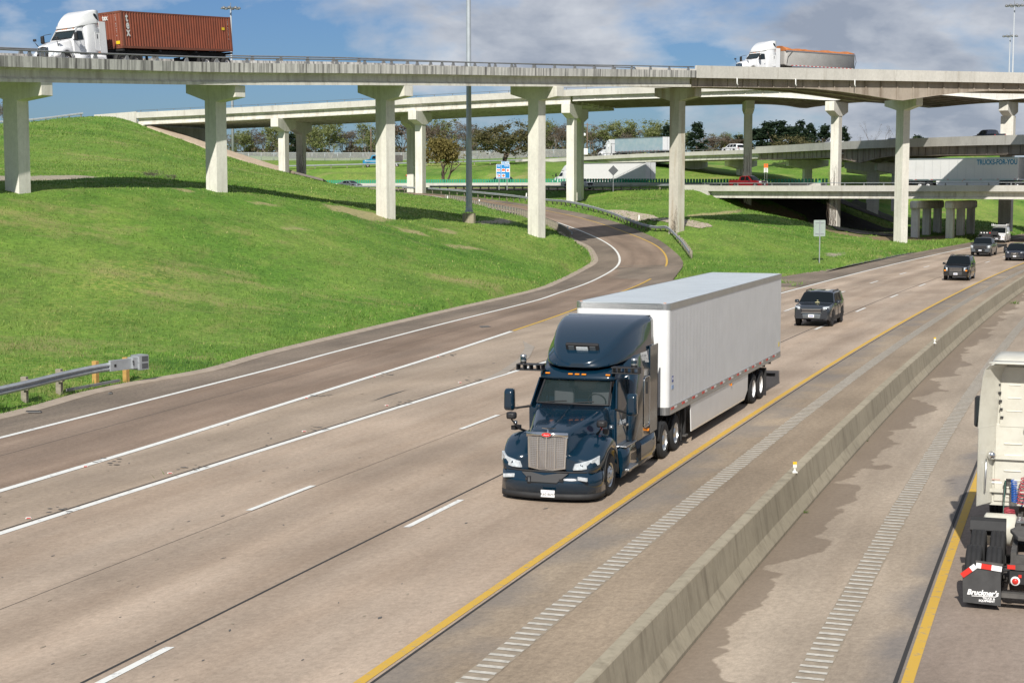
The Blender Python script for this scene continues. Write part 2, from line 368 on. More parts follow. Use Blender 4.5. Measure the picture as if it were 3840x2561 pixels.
# paved outlines
ramp_poly = Path(PE, 2.0).p
ramp_r = Path(RS, 2.0).p
RP1 = ramp_poly+list(reversed(ramp_r))+list(reversed(RSn))
RP2 = [PK(-22.5, -60)]+[PK(-22.5, y) for y in (0, 60, 100, 122)]+list(reversed(MAIN_L))+[PK(34, 420)]+[PK(34, y) for y in (300, 200, 100, 0, -60)]
XB0[0] = cross.find(lambda p: abs(p.x-33)+abs(p.y-256)); cpl = [tuple(cross.at(d, -9, 0, xbank(d))[0]) for d in cross.sub(XB0[0], cross.len, 6)]+[tuple(cross.at(d, 9, 0, xbank(d))[0]) for d in reversed(cross.sub(XB0[0], cross.len, 6))]
upl = [p for p in UPR[:7]]
def ground_z(x, y, detail=True):
    x = np.asarray(x, float); y = np.asarray(y, float); P = np.stack([x, y], -1)
    far = np.clip((y-430)/80, 0, 1)
    z = tps(np.clip(x, -300, 260), np.clip(y, -60, 480)); z = z*(1-far)+far*14.5
    if detail:
        z = z+0.10*np.sin(x*.31+1.3*np.sin(y*.13))*np.cos(y*.23+np.sin(x*.17))+0.035*np.sin(x*1.7+y*.9)*np.sin(y*1.3-x*.4)
    for poly, sl in ((RP1, .5), (RP2, .5)):
        m = (x > -75) & (x < 200) & (y < 430)
        d, bz = seg_dist(P[m], poly); ins = inside(P[m], poly); zz = z[m]
        w = np.clip((ins*d-1.5)/4, 0, 1)
        tgt = bz-0.14; out = np.where(ins, tgt, np.clip(zz, bz-.12-d*sl, bz-.06+np.maximum(0, d-.8)*1.1)); z[m] = out
    for pl, hw in ((cpl[:len(cpl)//2], 4.5), (cpl[len(cpl)//2:], 10), (upl, 6.5)):
        d, bz = seg_dist(P, pl, False); k = np.clip(d-hw, 0, None); z = np.clip(z, bz-.15-k*.45, bz-.15+k*.45)
    return z
def gz(x, y): return float(ground_z([x], [y])[0])

def GT(vx, vy, d0=30, d1=480):
    d = np.arange(d0, d1, .5); x, y, z = ray(vx, vy); X = x*d/y; Zr = H+z*d/y; g = ground_z(X, d); k = np.nonzero(Zr <= g)[0]
    dd = d[k[0]] if len(k) else d1; return Vector((x*dd/y, dd, float(ground_z([x*dd/y], [dd])[0])))

WEAR = {0: [[(378, 432), (420, 432), (455, 443), (440, 447), (405, 439)], [(738, 469), (775, 471), (812, 480), (868, 493), (905, 507), (880, 512), (830, 503), (800, 492), (765, 486), (748, 478)], [(985, 524), (1020, 524), (1060, 538), (1050, 541), (1010, 533)], [(1572, 493), (1640, 489), (1700, 484), (1700, 490), (1640, 496), (1580, 499)], [(560, 462), (640, 470), (660, 478), (590, 474)], [(905, 520), (960, 530), (990, 545), (930, 536)], [(640, 520), (700, 524), (720, 532), (650, 530)], [(1010, 560), (1080, 566), (1120, 576), (1040, 572)]],
        1: [[(-60, 406), (0, 404), (60, 405), (120, 402.5), (190, 403.5), (232, 407), (190, 411.5), (120, 415), (60, 417), (-60, 419)], [(1090, 509), (1130, 505), (1172, 506), (1183, 510), (1150, 515), (1105, 516)], [(1895, 582), (1935, 579), (1940, 583), (1905, 591)]],
        2: [[(1688, 452), (1725, 458), (1745, 468), (1775, 476), (1830, 492), (1790, 492), (1735, 486), (1700, 490), (1688, 484), (1712, 478), (1700, 466)], [(1755, 464), (1790, 475), (1850, 500), (1920, 530), (1990, 541), (1985, 546), (1920, 538), (1845, 509), (1780, 482)], [(1990, 545), (2050, 540), (2100, 545), (2200, 538), (2200, 545), (2100, 552), (2010, 553)]]}
def wear_of(x, y):
    P = np.stack([x, y], -1); out = np.zeros((len(P), 4)); out[:, 3] = 1
    for c, polys in WEAR.items():
        for poly in polys:
            W = [tuple(GT(*p)) for p in poly]; xs = [w[0] for w in W]; ys = [w[1] for w in W]; m = (x > min(xs)-5) & (x < max(xs)+5) & (y > min(ys)-5) & (y < max(ys)+5)
            if not m.any(): continue
            d, _ = seg_dist(P[m], W); ins = inside(P[m], W); sd_ = np.where(ins, d, -d); out[m, c] = np.maximum(out[m, c], np.clip(.5+sd_/2.4, 0, 1))
    return out
def grass_material():
    m = bpy.data.materials.new('grass'); m.use_nodes = True; N, L = nodes_of(m); b = N['Principled BSDF']; b.inputs['Roughness'].default_value = 0.85; b.inputs['Specular IOR Level'].default_value = 0.2
    g = N.new('ShaderNodeNewGeometry')
    def nz(scale, det=5, rough=.6, sc=(1, 1, 1)):
        mp = N.new('ShaderNodeMapping'); mp.inputs['Scale'].default_value = sc; L.new(g.outputs['Position'], mp.inputs[0])
        n = N.new('ShaderNodeTexNoise'); n.inputs['Scale'].default_value = scale; n.inputs['Detail'].default_value = det; n.inputs['Roughness'].default_value = rough; L.new(mp.outputs[0], n.inputs['Vector']); return n.outputs[0]
    def ramp(f, stops):
        r = N.new('ShaderNodeValToRGB'); L.new(f, r.inputs[0]); e = r.color_ramp.elements
        while len(e) < len(stops): e.new(.5)
        for q, (p, c) in zip(e, stops): q.position = p; q.color = tuple(c)+(1,) if len(c) == 3 else c
        return r.outputs[0]
    def mix(f, a, c, k=1.0, mode='MIX'):
        x = N.new('ShaderNodeMix'); x.data_type = 'RGBA'; x.blend_type = mode
        ml = N.new('ShaderNodeMath'); ml.operation = 'MULTIPLY'; ml.inputs[1].default_value = k
        if isinstance(f, float): ml.inputs[0].default_value = f
        else: L.new(f, ml.inputs[0])
        L.new(ml.outputs[0], x.inputs[0])
        for i, q in ((6, a), (7, c)):
            if isinstance(q, tuple): x.inputs[i].default_value = q+(1,)
            else: L.new(q, x.inputs[i])
        return x.outputs[2]
    base = ramp(nz(.11, 7, .62), [(.30, (.070, .165, .024)), (.50, (.115, .235, .032)), (.70, (.20, .30, .062))])
    fine = ramp(nz(2.6, 6, .75), [(.25, (.42, .45, .42)), (.5, (.95, .97, .95)), (.74, (1.5, 1.45, 1.3))])
    big = ramp(nz(.042, 4, .55, (1, .8, 1)), [(.44, (0, 0, 0)), (.60, (1, 1, 1))]); base = mix(big, base, (.195, .28, .055), .5)
    mid = ramp(nz(.33, 5, .6, (1, .6, 1)), [(.30, (.72, .78, .74)), (.5, (1, 1, 1)), (.72, (1.22, 1.15, 1.1))]); base = mix(1.0, base, mid, 1.0, 'MULTIPLY')
    c1 = mix(1.0, base, fine, 1.0, 'MULTIPLY')
    # yellow flower drifts
    yl = ramp(nz(.075, 4, .5, (1, .55, 1)), [(.53, (0, 0, 0)), (.66, (1, 1, 1))]); sp = ramp(nz(3.2, 3, .7), [(.48, (0, 0, 0)), (.6, (1, 1, 1))])
    ym = N.new('ShaderNodeMath'); ym.operation = 'MULTIPLY'; L.new(yl, ym.inputs[0]); L.new(sp, ym.inputs[1])
    c2 = mix(ym.outputs[0], c1, (.42, .42, .11), .6)
    # dry straw coloured scuffs
    dr = ramp(nz(.16, 7, .68, (.55, .9, 1)), [(.555, (0, 0, 0)), (.70, (1, 1, 1))]); c3 = mix(dr, c2, (.37, .30, .14), .75)
    ds = ramp(nz(.6, 6, .7, (1, .45, 1)), [(.52, (0, 0, 0)), (.72, (1, 1, 1))]); c4 = mix(ds, c3, (.30, .28, .10), .5)
    at = N.new('ShaderNodeAttribute'); at.attribute_name = 'wear'; sp_ = N.new('ShaderNodeSeparateColor'); L.new(at.outputs['Color'], sp_.inputs[0]); wn = nz(.9, 7, .72)
    for i, cc in enumerate(((.38, .33, .17), (.40, .34, .28), (.25, .18, .11))):
        ad = N.new('ShaderNodeMath'); ad.operation = 'ADD'; L.new(sp_.outputs[i], ad.inputs[0]); L.new(wn, ad.inputs[1]); mrr = N.new('ShaderNodeMapRange'); L.new(ad.outputs[0], mrr.inputs[0]); mrr.inputs[1].default_value = .95; mrr.inputs[2].default_value = 1.2; cm_ = mix(fine, cc, cc, 0.0); c5 = N.new('ShaderNodeMix'); c5.data_type = 'RGBA'; c5.blend_type = 'MULTIPLY'; c5.inputs[0].default_value = .8; c5.inputs[6].default_value = cc+(1,); L.new(fine, c5.inputs[7]); c4 = mix(mrr.outputs[0], c4, c5.outputs[2], .92)
    L.new(c4, b.inputs['Base Color'])
    bp = N.new('ShaderNodeBump'); bp.inputs['Strength'].default_value = .75; bp.inputs['Distance'].default_value = .12; L.new(nz(3.5, 6, .75), bp.inputs['Height']); L.new(bp.outputs[0], b.inputs['Normal'])
    return m
M_grass = grass_material()
def build_ground():
    us = np.linspace(-1, 1, 420); ys = np.concatenate([np.linspace(-60, 30, 10, endpoint=False), np.linspace(30, 190, 260, endpoint=False), np.linspace(190, 440, 190, endpoint=False), np.geomspace(440, 4500, 26)])
    U, Y = np.meshgrid(us, ys); X = np.sign(U)*np.abs(U)**1.15*(75+.52*np.maximum(Y, 0)); 
    Z = ground_z(X.ravel(), Y.ravel()); vs = np.stack([X.ravel(), Y.ravel(), Z], -1)
    nr, nc = X.shape; i = np.arange(nr-1)[:, None]*nc+np.arange(nc-1)[None]; f = np.stack([i, i+1, i+nc+1, i+nc], -1).reshape(-1, 4)
    me = bpy.data.meshes.new('ground'); me.vertices.add(len(vs)); me.vertices.foreach_set('co', vs.astype(np.float32).ravel())
    me.loops.add(f.size); me.loops.foreach_set('vertex_index', f.ravel().astype(np.int32)); me.polygons.add(len(f)); me.polygons.foreach_set('loop_start', np.arange(0, f.size, 4, dtype=np.int32)); me.polygons.foreach_set('use_smooth', np.ones(len(f), bool))
    me.update(calc_edges=True); ca = me.color_attributes.new('wear', 'FLOAT_COLOR', 'POINT'); ca.data.foreach_set('color', wear_of(X.ravel(), Y.ravel()).astype(np.float32).ravel()); me.materials.append(M_grass); o = bpy.data.objects.new('ground', me); col.objects.link(o); tag(o, kind='structure'); return o
ground = build_ground()

# ---- grass blades standing on the slopes (uncountable)
def build_blades():
    n = 400000; d = 34+236*rng.random(n)**1.6; vx = rng.uniform(-20, 2371, n); x = (vx-1175.5)/3735*d*1.0; y = d
    P = np.stack([x, y], -1); z = ground_z(x, y); keep = np.ones(n, bool)
    edge = np.full(n, 99.)
    for poly in (RP1, RP2):
        di, _ = seg_dist(P, poly); keep &= ~(inside(P, poly)) & (di > .12); edge = np.minimum(edge, di)
    wv = wear_of(x, y)[:, :3].max(1); keep &= rng.random(n) > wv*1.3-.15
    x, y, z, edge = x[keep], y[keep], z[keep], edge[keep]; n = len(x); d = y
    clump = 0.5+0.5*np.sin(x*.9+2*np.sin(y*.5))*np.sin(y*.7+2*np.sin(x*.35)); big = rng.random(n); patchy = np.sin(x*.16+1.7*np.sin(y*.07))*np.sin(y*.11+1.3*np.sin(x*.09+2)); clump = clump*(.75+.5*patchy)
    h = (1+np.maximum(0, d-110)/170)*(.055+.11*rng.random(n)*(.35+clump))*(1+.25*(big > .985))*(1+1.1*np.exp(-edge/1.6)); w = .0135*(.6+rng.random(n))*np.maximum(1, d/60)**.9
    a = rng.uniform(0, 2*np.pi, n); lx = rng.normal(0, .45, n)*h; ly = rng.normal(0, .45, n)*h
    b0 = np.stack([x-np.cos(a)*w, y-np.sin(a)*w, z-.02], -1); b1 = np.stack([x+np.cos(a)*w, y+np.sin(a)*w, z-.02], -1); t = np.stack([x+lx, y+ly, z+h], -1)
    vs = np.stack([b0, b1, t], 1).reshape(-1, 3); me = bpy.data.meshes.new('grass'); me.vertices.add(len(vs)); me.vertices.foreach_set('co', vs.astype(np.float32).ravel())
    me.loops.add(len(vs)); me.loops.foreach_set('vertex_index', np.arange(len(vs), dtype=np.int32)); me.polygons.add(n); me.polygons.foreach_set('loop_start', np.arange(0, len(vs), 3, dtype=np.int32))
    me.update(calc_edges=True); m = bpy.data.materials.new('grass_blade'); m.use_nodes = True; N, L = nodes_of(m); b = N['Principled BSDF']; b.inputs['Roughness'].default_value = .7; b.inputs['Specular IOR Level'].default_value = .25
    g = N.new('ShaderNodeNewGeometry'); r = N.new('ShaderNodeValToRGB'); L.new(g.outputs['Random Per Island'], r.inputs[0]); e = r.color_ramp.elements
    for p, c in ((.3, (.085, .19, .024)), (.62, (.125, .235, .034)), (.92, (.17, .27, .05)), (.975, (.28, .31, .09))): q = e.new(p); q.color = c+(1,)
    e[0].color = (.055, .135, .014, 1); e[-1].color = (.42, .40, .16, 1)
    nb = N.new('ShaderNodeTexNoise'); nb.inputs['Scale'].default_value = .042; nb.inputs['Detail'].default_value = 4; nb.inputs['Roughness'].default_value = .55; mp_ = N.new('ShaderNodeMapping'); mp_.inputs['Scale'].default_value = (1, .8, 1); L.new(g.outputs['Position'], mp_.inputs[0]); L.new(mp_.outputs[0], nb.inputs['Vector'])
    mrn = N.new('ShaderNodeMapRange'); L.new(nb.outputs[0], mrn.inputs[0]); mrn.inputs[1].default_value = .44; mrn.inputs[2].default_value = .60; mrn.inputs[3].default_value = 0; mrn.inputs[4].default_value = .48
    mxb = N.new('ShaderNodeMix'); mxb.data_type = 'RGBA'; L.new(mrn.outputs[0], mxb.inputs[0]); L.new(r.outputs[0], mxb.inputs[6]); mxb.inputs[7].default_value = (.22, .285, .07, 1)
    nc = N.new('ShaderNodeTexNoise'); nc.inputs['Scale'].default_value = .33; nc.inputs['Detail'].default_value = 5; L.new(g.outputs['Position'], nc.inputs['Vector']); mrc = N.new('ShaderNodeMapRange'); L.new(nc.outputs[0], mrc.inputs[0]); mrc.inputs[1].default_value = .3; mrc.inputs[2].default_value = .7; mrc.inputs[3].default_value = .72; mrc.inputs[4].default_value = 1.22
    mm_ = N.new('ShaderNodeMix'); mm_.data_type = 'RGBA'; mm_.blend_type = 'MULTIPLY'; mm_.inputs[0].default_value = 1; L.new(mxb.outputs[2], mm_.inputs[6]); L.new(mrc.outputs[0], mm_.inputs[7])
    L.new(mm_.outputs[2], b.inputs['Base Color']); me.materials.append(m)
    o = bpy.data.objects.new('grass', me); col.objects.link(o); tag(o, 'short green roadside grass with yellow flowers covering the slopes', 'grass', kind='stuff')
build_blades()

# ---- pavement materials driven by metres across (U) and along (V) the road
def road_mat(name, c0, c1, paths=(), speck=.22, streak=.25, patch=.2, rough=.88, stain=None, jv=None):
    m = bpy.data.materials.new(name); m.use_nodes = True; N, L = nodes_of(m); b = N['Principled BSDF']; b.inputs['Roughness'].default_value = rough; b.inputs['Specular IOR Level'].default_value = .3
    uv = N.new('ShaderNodeUVMap'); uv.uv_map = 'UVMap'
    def nz(sc, scale=1, det=6, rough=.6, geo=False):
        mp = N.new('ShaderNodeMapping'); mp.inputs['Scale'].default_value = sc; L.new(uv.outputs[0], mp.inputs[0])
        n = N.new('ShaderNodeTexNoise'); n.inputs['Scale'].default_value = scale; n.inputs['Detail'].default_value = det; n.inputs['Roughness'].default_value = rough; L.new(mp.outputs[0], n.inputs['Vector']); return n.outputs[0]
    def mr(f, a, b_, c, d):
        r = N.new('ShaderNodeMapRange'); L.new(f, r.inputs[0])
        for i, q in enumerate((a, b_, c, d)): r.inputs[i+1].default_value = q
        return r.outputs[0]
    def mul(a, c):
        q = N.new('ShaderNodeMath'); q.operation = 'MULTIPLY'
        L.new(a, q.inputs[0]); (L.new(c, q.inputs[1]) if not isinstance(c, float) else setattr(q.inputs[1], 'default_value', c)); return q.outputs[0]
    mx = N.new('ShaderNodeMix'); mx.data_type = 'RGBA'; L.new(mr(nz((.5, .06, 1), 1, 6, .65), .35, .65, 0, 1), mx.inputs[0]); mx.inputs[6].default_value = c0+(1,); mx.inputs[7].default_value = c1+(1,)
    f = mul(mr(nz((9, 6, 1), 1, 4, .9), .3, .7, 1-speck, 1+speck), mr(nz((.7, .05, 1), 1, 3, .5), .3, .7, 1-streak*.6, 1+streak*.6))
    f = mul(f, mr(nz((.22, .12, 1), 1, 5, .6), .3, .7, 1-patch, 1+patch))
    f = mul(f, mr(nz((24, 14, 1), 1, 2, .9), .66, .74, 1.0, .62))
    sx = N.new('ShaderNodeSeparateXYZ'); L.new(uv.outputs[0], sx.inputs[0])
    for cpos, wd, amt in paths:      # worn wheel paths and oil strips: (centre, width, darkening)
        s1 = N.new('ShaderNodeMath'); s1.operation = 'SUBTRACT'; L.new(sx.outputs[0], s1.inputs[0]); s1.inputs[1].default_value = cpos
        s2 = N.new('ShaderNodeMath'); s2.operation = 'ABSOLUTE'; L.new(s1.outputs[0], s2.inputs[0]); f = mul(f, mr(s2.outputs[0], 0, wd, 1-amt, 1.0))
    if jv:
        s1 = N.new('ShaderNodeMath'); s1.operation = 'MODULO'; L.new(sx.outputs[1], s1.inputs[0]); s1.inputs[1].default_value = jv
        s2 = N.new('ShaderNodeMath'); s2.operation = 'LESS_THAN'; L.new(s1.outputs[0], s2.inputs[0]); s2.inputs[1].default_value = .03
        s3 = N.new('ShaderNodeMath'); s3.operation = 'MULTIPLY_ADD'; L.new(s2.outputs[0], s3.inputs[0]); s3.inputs[1].default_value = -.35; s3.inputs[2].default_value = 1; f = mul(f, s3.outputs[0])
    cm = N.new('ShaderNodeMix'); cm.data_type = 'RGBA'; cm.blend_type = 'MULTIPLY'; cm.inputs[0].default_value = 1; L.new(mx.outputs[2], cm.inputs[6]); L.new(f, cm.inputs[7]); src = cm.outputs[2]
    if stain:      # (u where the stain is strongest, reach, colour, strength)
        for su, reach, sc_, st in stain:
            s1 = N.new('ShaderNodeMath'); s1.operation = 'SUBTRACT'; L.new(sx.outputs[0], s1.inputs[0]); s1.inputs[1].default_value = su
            s2 = N.new('ShaderNodeMath'); s2.operation = 'ABSOLUTE'; L.new(s1.outputs[0], s2.inputs[0])
            k = mr(s2.outputs[0], 0, reach, 1, 0); nn = mr(nz((.55, .42, 1), 1, 4, .5), .28, .72, 0, 1)
            ad = N.new('ShaderNodeMath'); ad.operation = 'ADD'; L.new(mul(k, .95), ad.inputs[0]); L.new(nn, ad.inputs[1])
            sm = N.new('ShaderNodeMapRange'); L.new(ad.outputs[0], sm.inputs[0]); sm.inputs[1].default_value = .92; sm.inputs[2].default_value = .97 if st > .55 else 1.5; sm.inputs[3].default_value = 0; sm.inputs[4].default_value = st
            q = N.new('ShaderNodeMix'); q.data_type = 'RGBA'; L.new(sm.outputs[0], q.inputs[0]); L.new(src, q.inputs[6]); q.inputs[7].default_value = sc_+(1,); src = q.outputs[2]
    L.new(src, b.inputs['Base Color'])
    bp = N.new('ShaderNodeBump'); bp.inputs['Strength'].default_value = .35; bp.inputs['Distance'].default_value = .01; L.new(nz((22, 16, 1), 1, 3, .8), bp.inputs['Height']); L.new(bp.outputs[0], b.inputs['Normal'])
    return m
def strip(name, left, right, mt, dz=0.0, n=1, kind='structure', parent=None, skirt=0.0):
    """sheet between two polylines with the same number of points; UV in metres"""
    vs = []; uv = []; acc = 0
    for i, (a, b) in enumerate(zip(left, right)):
        a = Vector(a); b = Vector(b)
        if i: acc += (((a+b)/2)-pm).length
        pm = (a+b)/2; w = (b-a).length
        for k in range(n+1): t = k/n; vs.append(a.lerp(b, t)+Vector((0, 0, dz))); uv.append((-w/2+w*t, acc))
    m = n+1; fs = [(i*m+k, i*m+k+1, (i+1)*m+k+1, (i+1)*m+k) for i in range(len(left)-1) for k in range(n)]
    mb = MB(); mb.add(vs, fs, mt); o = mb.build(name, parent, fix=False, uv=uv)
    if kind: tag(o, kind=kind)
    return o
def kstrip(name, k0, k1, y0, y1, mt, dz, step=3.0, kind='structure', parent=None):
    n = max(2, int((y1-y0)/step)); vs = []; uv = []; acc = 0
    for i in range(n+1):
        y = y0+(y1-y0)*i/n; a = k0(y) if callable(k0) else k0; b = k1(y) if callable(k1) else k1
        if i: acc = acc+math.hypot((y1-y0)/n, KX(0, y)-KX(0, y-(y1-y0)/n))
        vs += [PK(a, y, dz), PK(b, y, dz)]; uv += [(a*.94, y0+acc), (b*.94, y0+acc)]
    mb = MB(); mb.add(vs, [(2*i, 2*i+1, 2*i+3, 2*i+2) for i in range(n)], mt); o = mb.build(name, parent, fix=False, uv=uv)
    if kind: tag(o, kind=kind)
    return o
def resample(pts, n, y0=None):
    p = Path(pts, 1.5); return [p.at(p.len*i/n)[0] for i in range(n+1)]
def match(left, right, n=150):
    """resample the right line so that its points face those of the left line"""
    pl = Path(left, 1.0); pr = Path(right, 1.0); A = []; B = []; last = 0
    arr = np.array([tuple(p)[:2] for p in pr.p])
    for i in range(n+1):
        a, t = pl.at(pl.len*i/n); d = arr-np.array([a.x, a.y]); al = np.abs(d@np.array([t.x, t.y])); dist = np.hypot(*d.T); sc_ = al+dist*.25
        sc_[:last] = 1e9; sc_[last+60:] = 1e9; j = int(np.argmin(sc_)); last = j; A.append(a); B.append(pr.p[j])
    return A, B
TAN0, TAN1 = (.43, .345, .28), (.49, .40, .335)
M_main = road_mat('lane_concrete', (.355, .27, .20), (.45, .36, .28), paths=[(-20.9*.94, .8, .10), (-19.0*.94, .8, .12), (-16.8*.94, .8, .12), (-14.9*.94, .8, .10), (-12.8*.94, .7, .07), (-10.9*.94, .7, .07)], jv=None)
M_ramp = road_mat('ramp_concrete', (.225, .162, .118), (.295, .222, .168), paths=[(-.95, .7, .12), (.95, .7, .12), (0, 1.2, .05)])
M_should = road_mat('shoulder_asphalt', (.165, .135, .105), (.245, .195, .15), speck=.35, streak=.2, patch=.25)
M_inner = road_mat('inner_shoulder', (.27, .21, .15), (.35, .28, .205), speck=.3, stain=[(-9.7*.94, 1.9, (.17, .165, .165), .5)])
M_opp = road_mat('far_shoulder', (.31, .25, .19), (.41, .34, .265), speck=.25, stain=[(-5.45*.94, 1.2, (.165, .125, .09), .62), (-2.1*.94, .8, (.13, .135, .15), .5)])
M_opl = road_mat('opposite_lane', (.28, .22, .175), (.34, .275, .225), paths=[(0.2, .8, .08)])
M_gore = road_mat('gore_concrete', (.33, .26, .195), (.385, .31, .24), patch=.22)

def poly_sheet(name, poly, mt, dz=0.0):
    from mathutils.geometry import tessellate_polygon
    P_ = [Vector(p) for p in poly]; tri = tessellate_polygon([[Vector((p.x, p.y, 0)) for p in P_]]); c, s_ = .94, .34
    mb = MB(); mb.add([p+Vector((0, 0, dz)) for p in P_], [tuple(t) for t in tri], mt); o = mb.build(name, fix=False, uv=[(p.x*c-p.y*s_, p.x*s_+p.y*c) for p in P_])
    for p in o.data.polygons:
        if p.normal.z < 0: p.flip()
    return tag(o, kind='structure')
poly_sheet('exit_ramp_shoulder', RP1, M_should)
A, B = match(L0, L1, 190); strip('exit_ramp', A, B, M_ramp, .010, n=4)
# gore between exit lane and main lanes
def k_of(pts):
    ys = [p.y for p in pts]; ks = [p.x-KX(0, p.y) for p in pts]; return lambda y: float(np.interp(y, ys, ks))
kL1 = k_of(L1[:17])
kstrip('gore_pavement', kL1, -21.9, -60, 118, M_gore, .006)
kstrip('gore_shoulder', lambda y: float(np.interp(y, [100, 131, 140, 152, 500], [-25.5, -27.0, -26.4, -25.2, -25.2])), -21.9, 100, 420, M_should, .002)
kstrip('motorway_lanes', -22.05, -9.75, -60, 420, M_main, .010)
kstrip('inner_shoulder', -9.75, -5.85, -60, 420, M_inner, .008)
kstrip('opposite_shoulder', -5.85, -1.95, -60, 420, M_opp, .006)
kstrip('opposite_lanes', -1.95, 34, -60, 420, M_opl, .010)

# ---- markings
def paint_mat(name, c, wear=.35):
    m = bpy.data.materials.new(name); m.use_nodes = True; N, L = nodes_of(m); b = N['Principled BSDF']; b.inputs['Roughness'].default_value = .7
    g = N.new('ShaderNodeNewGeometry'); n = N.new('ShaderNodeTexNoise'); n.inputs['Scale'].default_value = 5; n.inputs['Detail'].default_value = 8; n.inputs['Roughness'].default_value = .75; L.new(g.outputs['Position'], n.inputs['Vector'])
    r = N.new('ShaderNodeValToRGB'); L.new(n.outputs[0], r.inputs[0]); e = r.color_ramp.elements; e[0].position = .36; e[0].color = tuple(q*wear+(.25*(1-wear)) for q in c)+(1,); e[1].position = .45; e[1].color = c+(1,)
    L.new(r.outputs[0], b.inputs['Base Color']); return m
M_white = paint_mat('white_marking', (.78, .78, .74)); M_wornwhite = paint_mat('worn_white_marking', (.72, .71, .66), .45); M_yellow = paint_mat('yellow_marking', (.62, .385, .055))
def line_strip(name, pts, w, mt, dz=.018, n=200):
    p = Path(pts, 1.0); L_ = []; R_ = []
    for i in range(n+1):
        q, t = p.at(p.len*i/n); nn = Vector((t.y, -t.x, 0)); L_.append(q-nn*w/2); R_.append(q+nn*w/2)
    return strip(name, L_, R_, mt, dz)
line_strip('edge_line', L0, .20, M_white); kmerge = 12
line_strip('gore_line', [p for p in L1 if p.y < 80]+[PK(kL1(81.4), 81.4)], .24, M_white)
line_strip('ramp_yellow_line', [PK(kL1(81.6), 81.6)]+[p for p in L1 if p.y > 82 or p.z > 0], .17, M_yellow)
kstrip('edge_line', -22.0, -21.78, -60, 420, M_white, .018)
kstrip('yellow_edge_line', -10.00, -9.82, -60, 420, M_yellow, .018)
kstrip('yellow_edge_line', -2.03, -1.85, -60, 420, M_yellow, .018)
mb = MB()
for kc, ys in ((-17.95, [35.8-13.15*3, 35.8-13.15*2, 35.8-13.15, 35.8, 48.1, 60.4, 72.8, 85.1, 97.4-2.6, 110.1, 122.7, 135.3, 147.1, 159.7, 172.3, 185, 197.5, 210, 223]), (-13.68, [21.3-12.3*2, 21.3-12.3, 21.9, 34.0, 46.3, 58.6, 70.4, 82.4, 94.3, 106.6, 119.0, 131.4, 144, 156.6, 169, 181.5, 194, 206, 219])):
    for y in ys:
        w = .075; L_ = 3.05
        a = [PK(kc-w, y+q*L_, .018) for q in (0, .5, 1)]; b_ = [PK(kc+w, y+q*L_, .018) for q in (0, .5, 1)]
        mb.add(a+b_, [(0, 3, 4, 1), (1, 4, 5, 2)], M_white)
tag(mb.build('lane_dashes', fix=False), kind='structure')
# longitudinal joints
M_joint = mat('joint_sealant', (.035, .033, .032), .8); M_fjoint = mat('fine_joint', (.12, .10, .085), .9)
kstrip('pavement_joint', -13.98, -13.92, -60, 420, M_joint, .014); kstrip('pavement_joint', -17.86, -17.84, -60, 420, M_fjoint, .014)
kstrip('pavement_joint', -22.12, -22.07, -60, 420, M_joint, .014); kstrip('pavement_joint', -9.76, -9.71, -60, 420, M_joint, .014); kstrip('pavement_joint', -2.15, -2.08, -60, 420, M_joint, .014)
line_strip('pavement_joint', [p+Vector((1.9, 0, 0)) for p in L0[:16]], .03, M_fjoint, .014)
# rumble strips milled across the inner shoulders
M_rumb = mat('milled_strip', (.53, .50, .44), .9, var=.25, vscale=9); M_rband = mat('milled_band', (.32, .265, .20), .9, var=.2, vscale=4)
for kc in (-8.3, -3.4):
    kstrip('rumble_band', kc-.24, kc+.24, 12, 230, M_rband, .012)
    mb = MB(); y = 14.0
    while y < 190:
        v = Vector((.33+6.8e-4*y, 1, 0)).normalized(); nn = Vector((v.y, -v.x, 0)); c = PK(kc+random.uniform(-.02, .02), y, .020); hw = .21; hl = .052+.012*random.random()
        mb.add([c-nn*hw-v*hl, c+nn*hw-v*hl, c+nn*hw+v*hl, c-nn*hw+v*hl], [(0, 1, 2, 3)], M_rumb); y += .30
    tag(mb.build('rumble_strip', fix=False), 'row of short pale ribs milled across the shoulder', 'rumble strip', kind='structure')
# dark repair patches and seal marks on the exit lane and shoulder
M_patch = mat('asphalt_patch', (.13, .125, .12), .9, var=.3, vscale=3); M_lpatch = mat('concrete_patch', (.41, .35, .28), .9, var=.15, vscale=3)
def patch(pts, mt, dz=.022):
    mb = MB(); P_ = [GS(x, y, dz) for x, y in pts]; mb.add(P_, [tuple(range(len(P_)))], mt); tag(mb.build('pavement_patch', fix=False), kind='structure')
patch([(3095, 1021), (3130, 1008), (3300, 977), (3440, 944), (3350, 957), (3180, 994)], M_patch)
patch([(1795, 1223), (1830, 1221), (1842, 1225), (1805, 1228)], M_patch, .026)
patch([(1390, 1505), (1455, 1480), (1535, 1458), (1455, 1484)], M_patch)
kp = [(0, 1910), (60, 1892), (160, 1866), (300, 1830), (430, 1797), (560, 1768), (600, 1757), (480, 1776), (330, 1812), (200, 1842), (90, 1872), (0, 1892)]
M_tar = road_mat('tyre_scuff', (.24, .215, .19), (.33, .29, .25), speck=.5, patch=.4)
patch([(1960, 1278), (2005, 1300), (1985, 1340), (1900, 1400), (1790, 1432), (1870, 1395), (1945, 1345), (1968, 1305)], mat('tyre_mark', (.335, .29, .24), .9, var=.15, vscale=2))
# kerb of pale asphalt along the grass edge
M_kerb = mat('kerb_concrete', (.40, .33, .26), .9, var=.2, vscale=3, dirt=(.2, .16, .11), dscale=1.5)
pk = Path(PE[:27], 1.0)
mb = MB(); sweep(mb, pk, pk.sub(60, pk.len, 1.5), [(-.42, -.14), (-.36, .05), (.02, .09), (.26, .03), (.28, -.05)], M_kerb, cap=True)
tag(mb.build('kerb'), kind='structure')
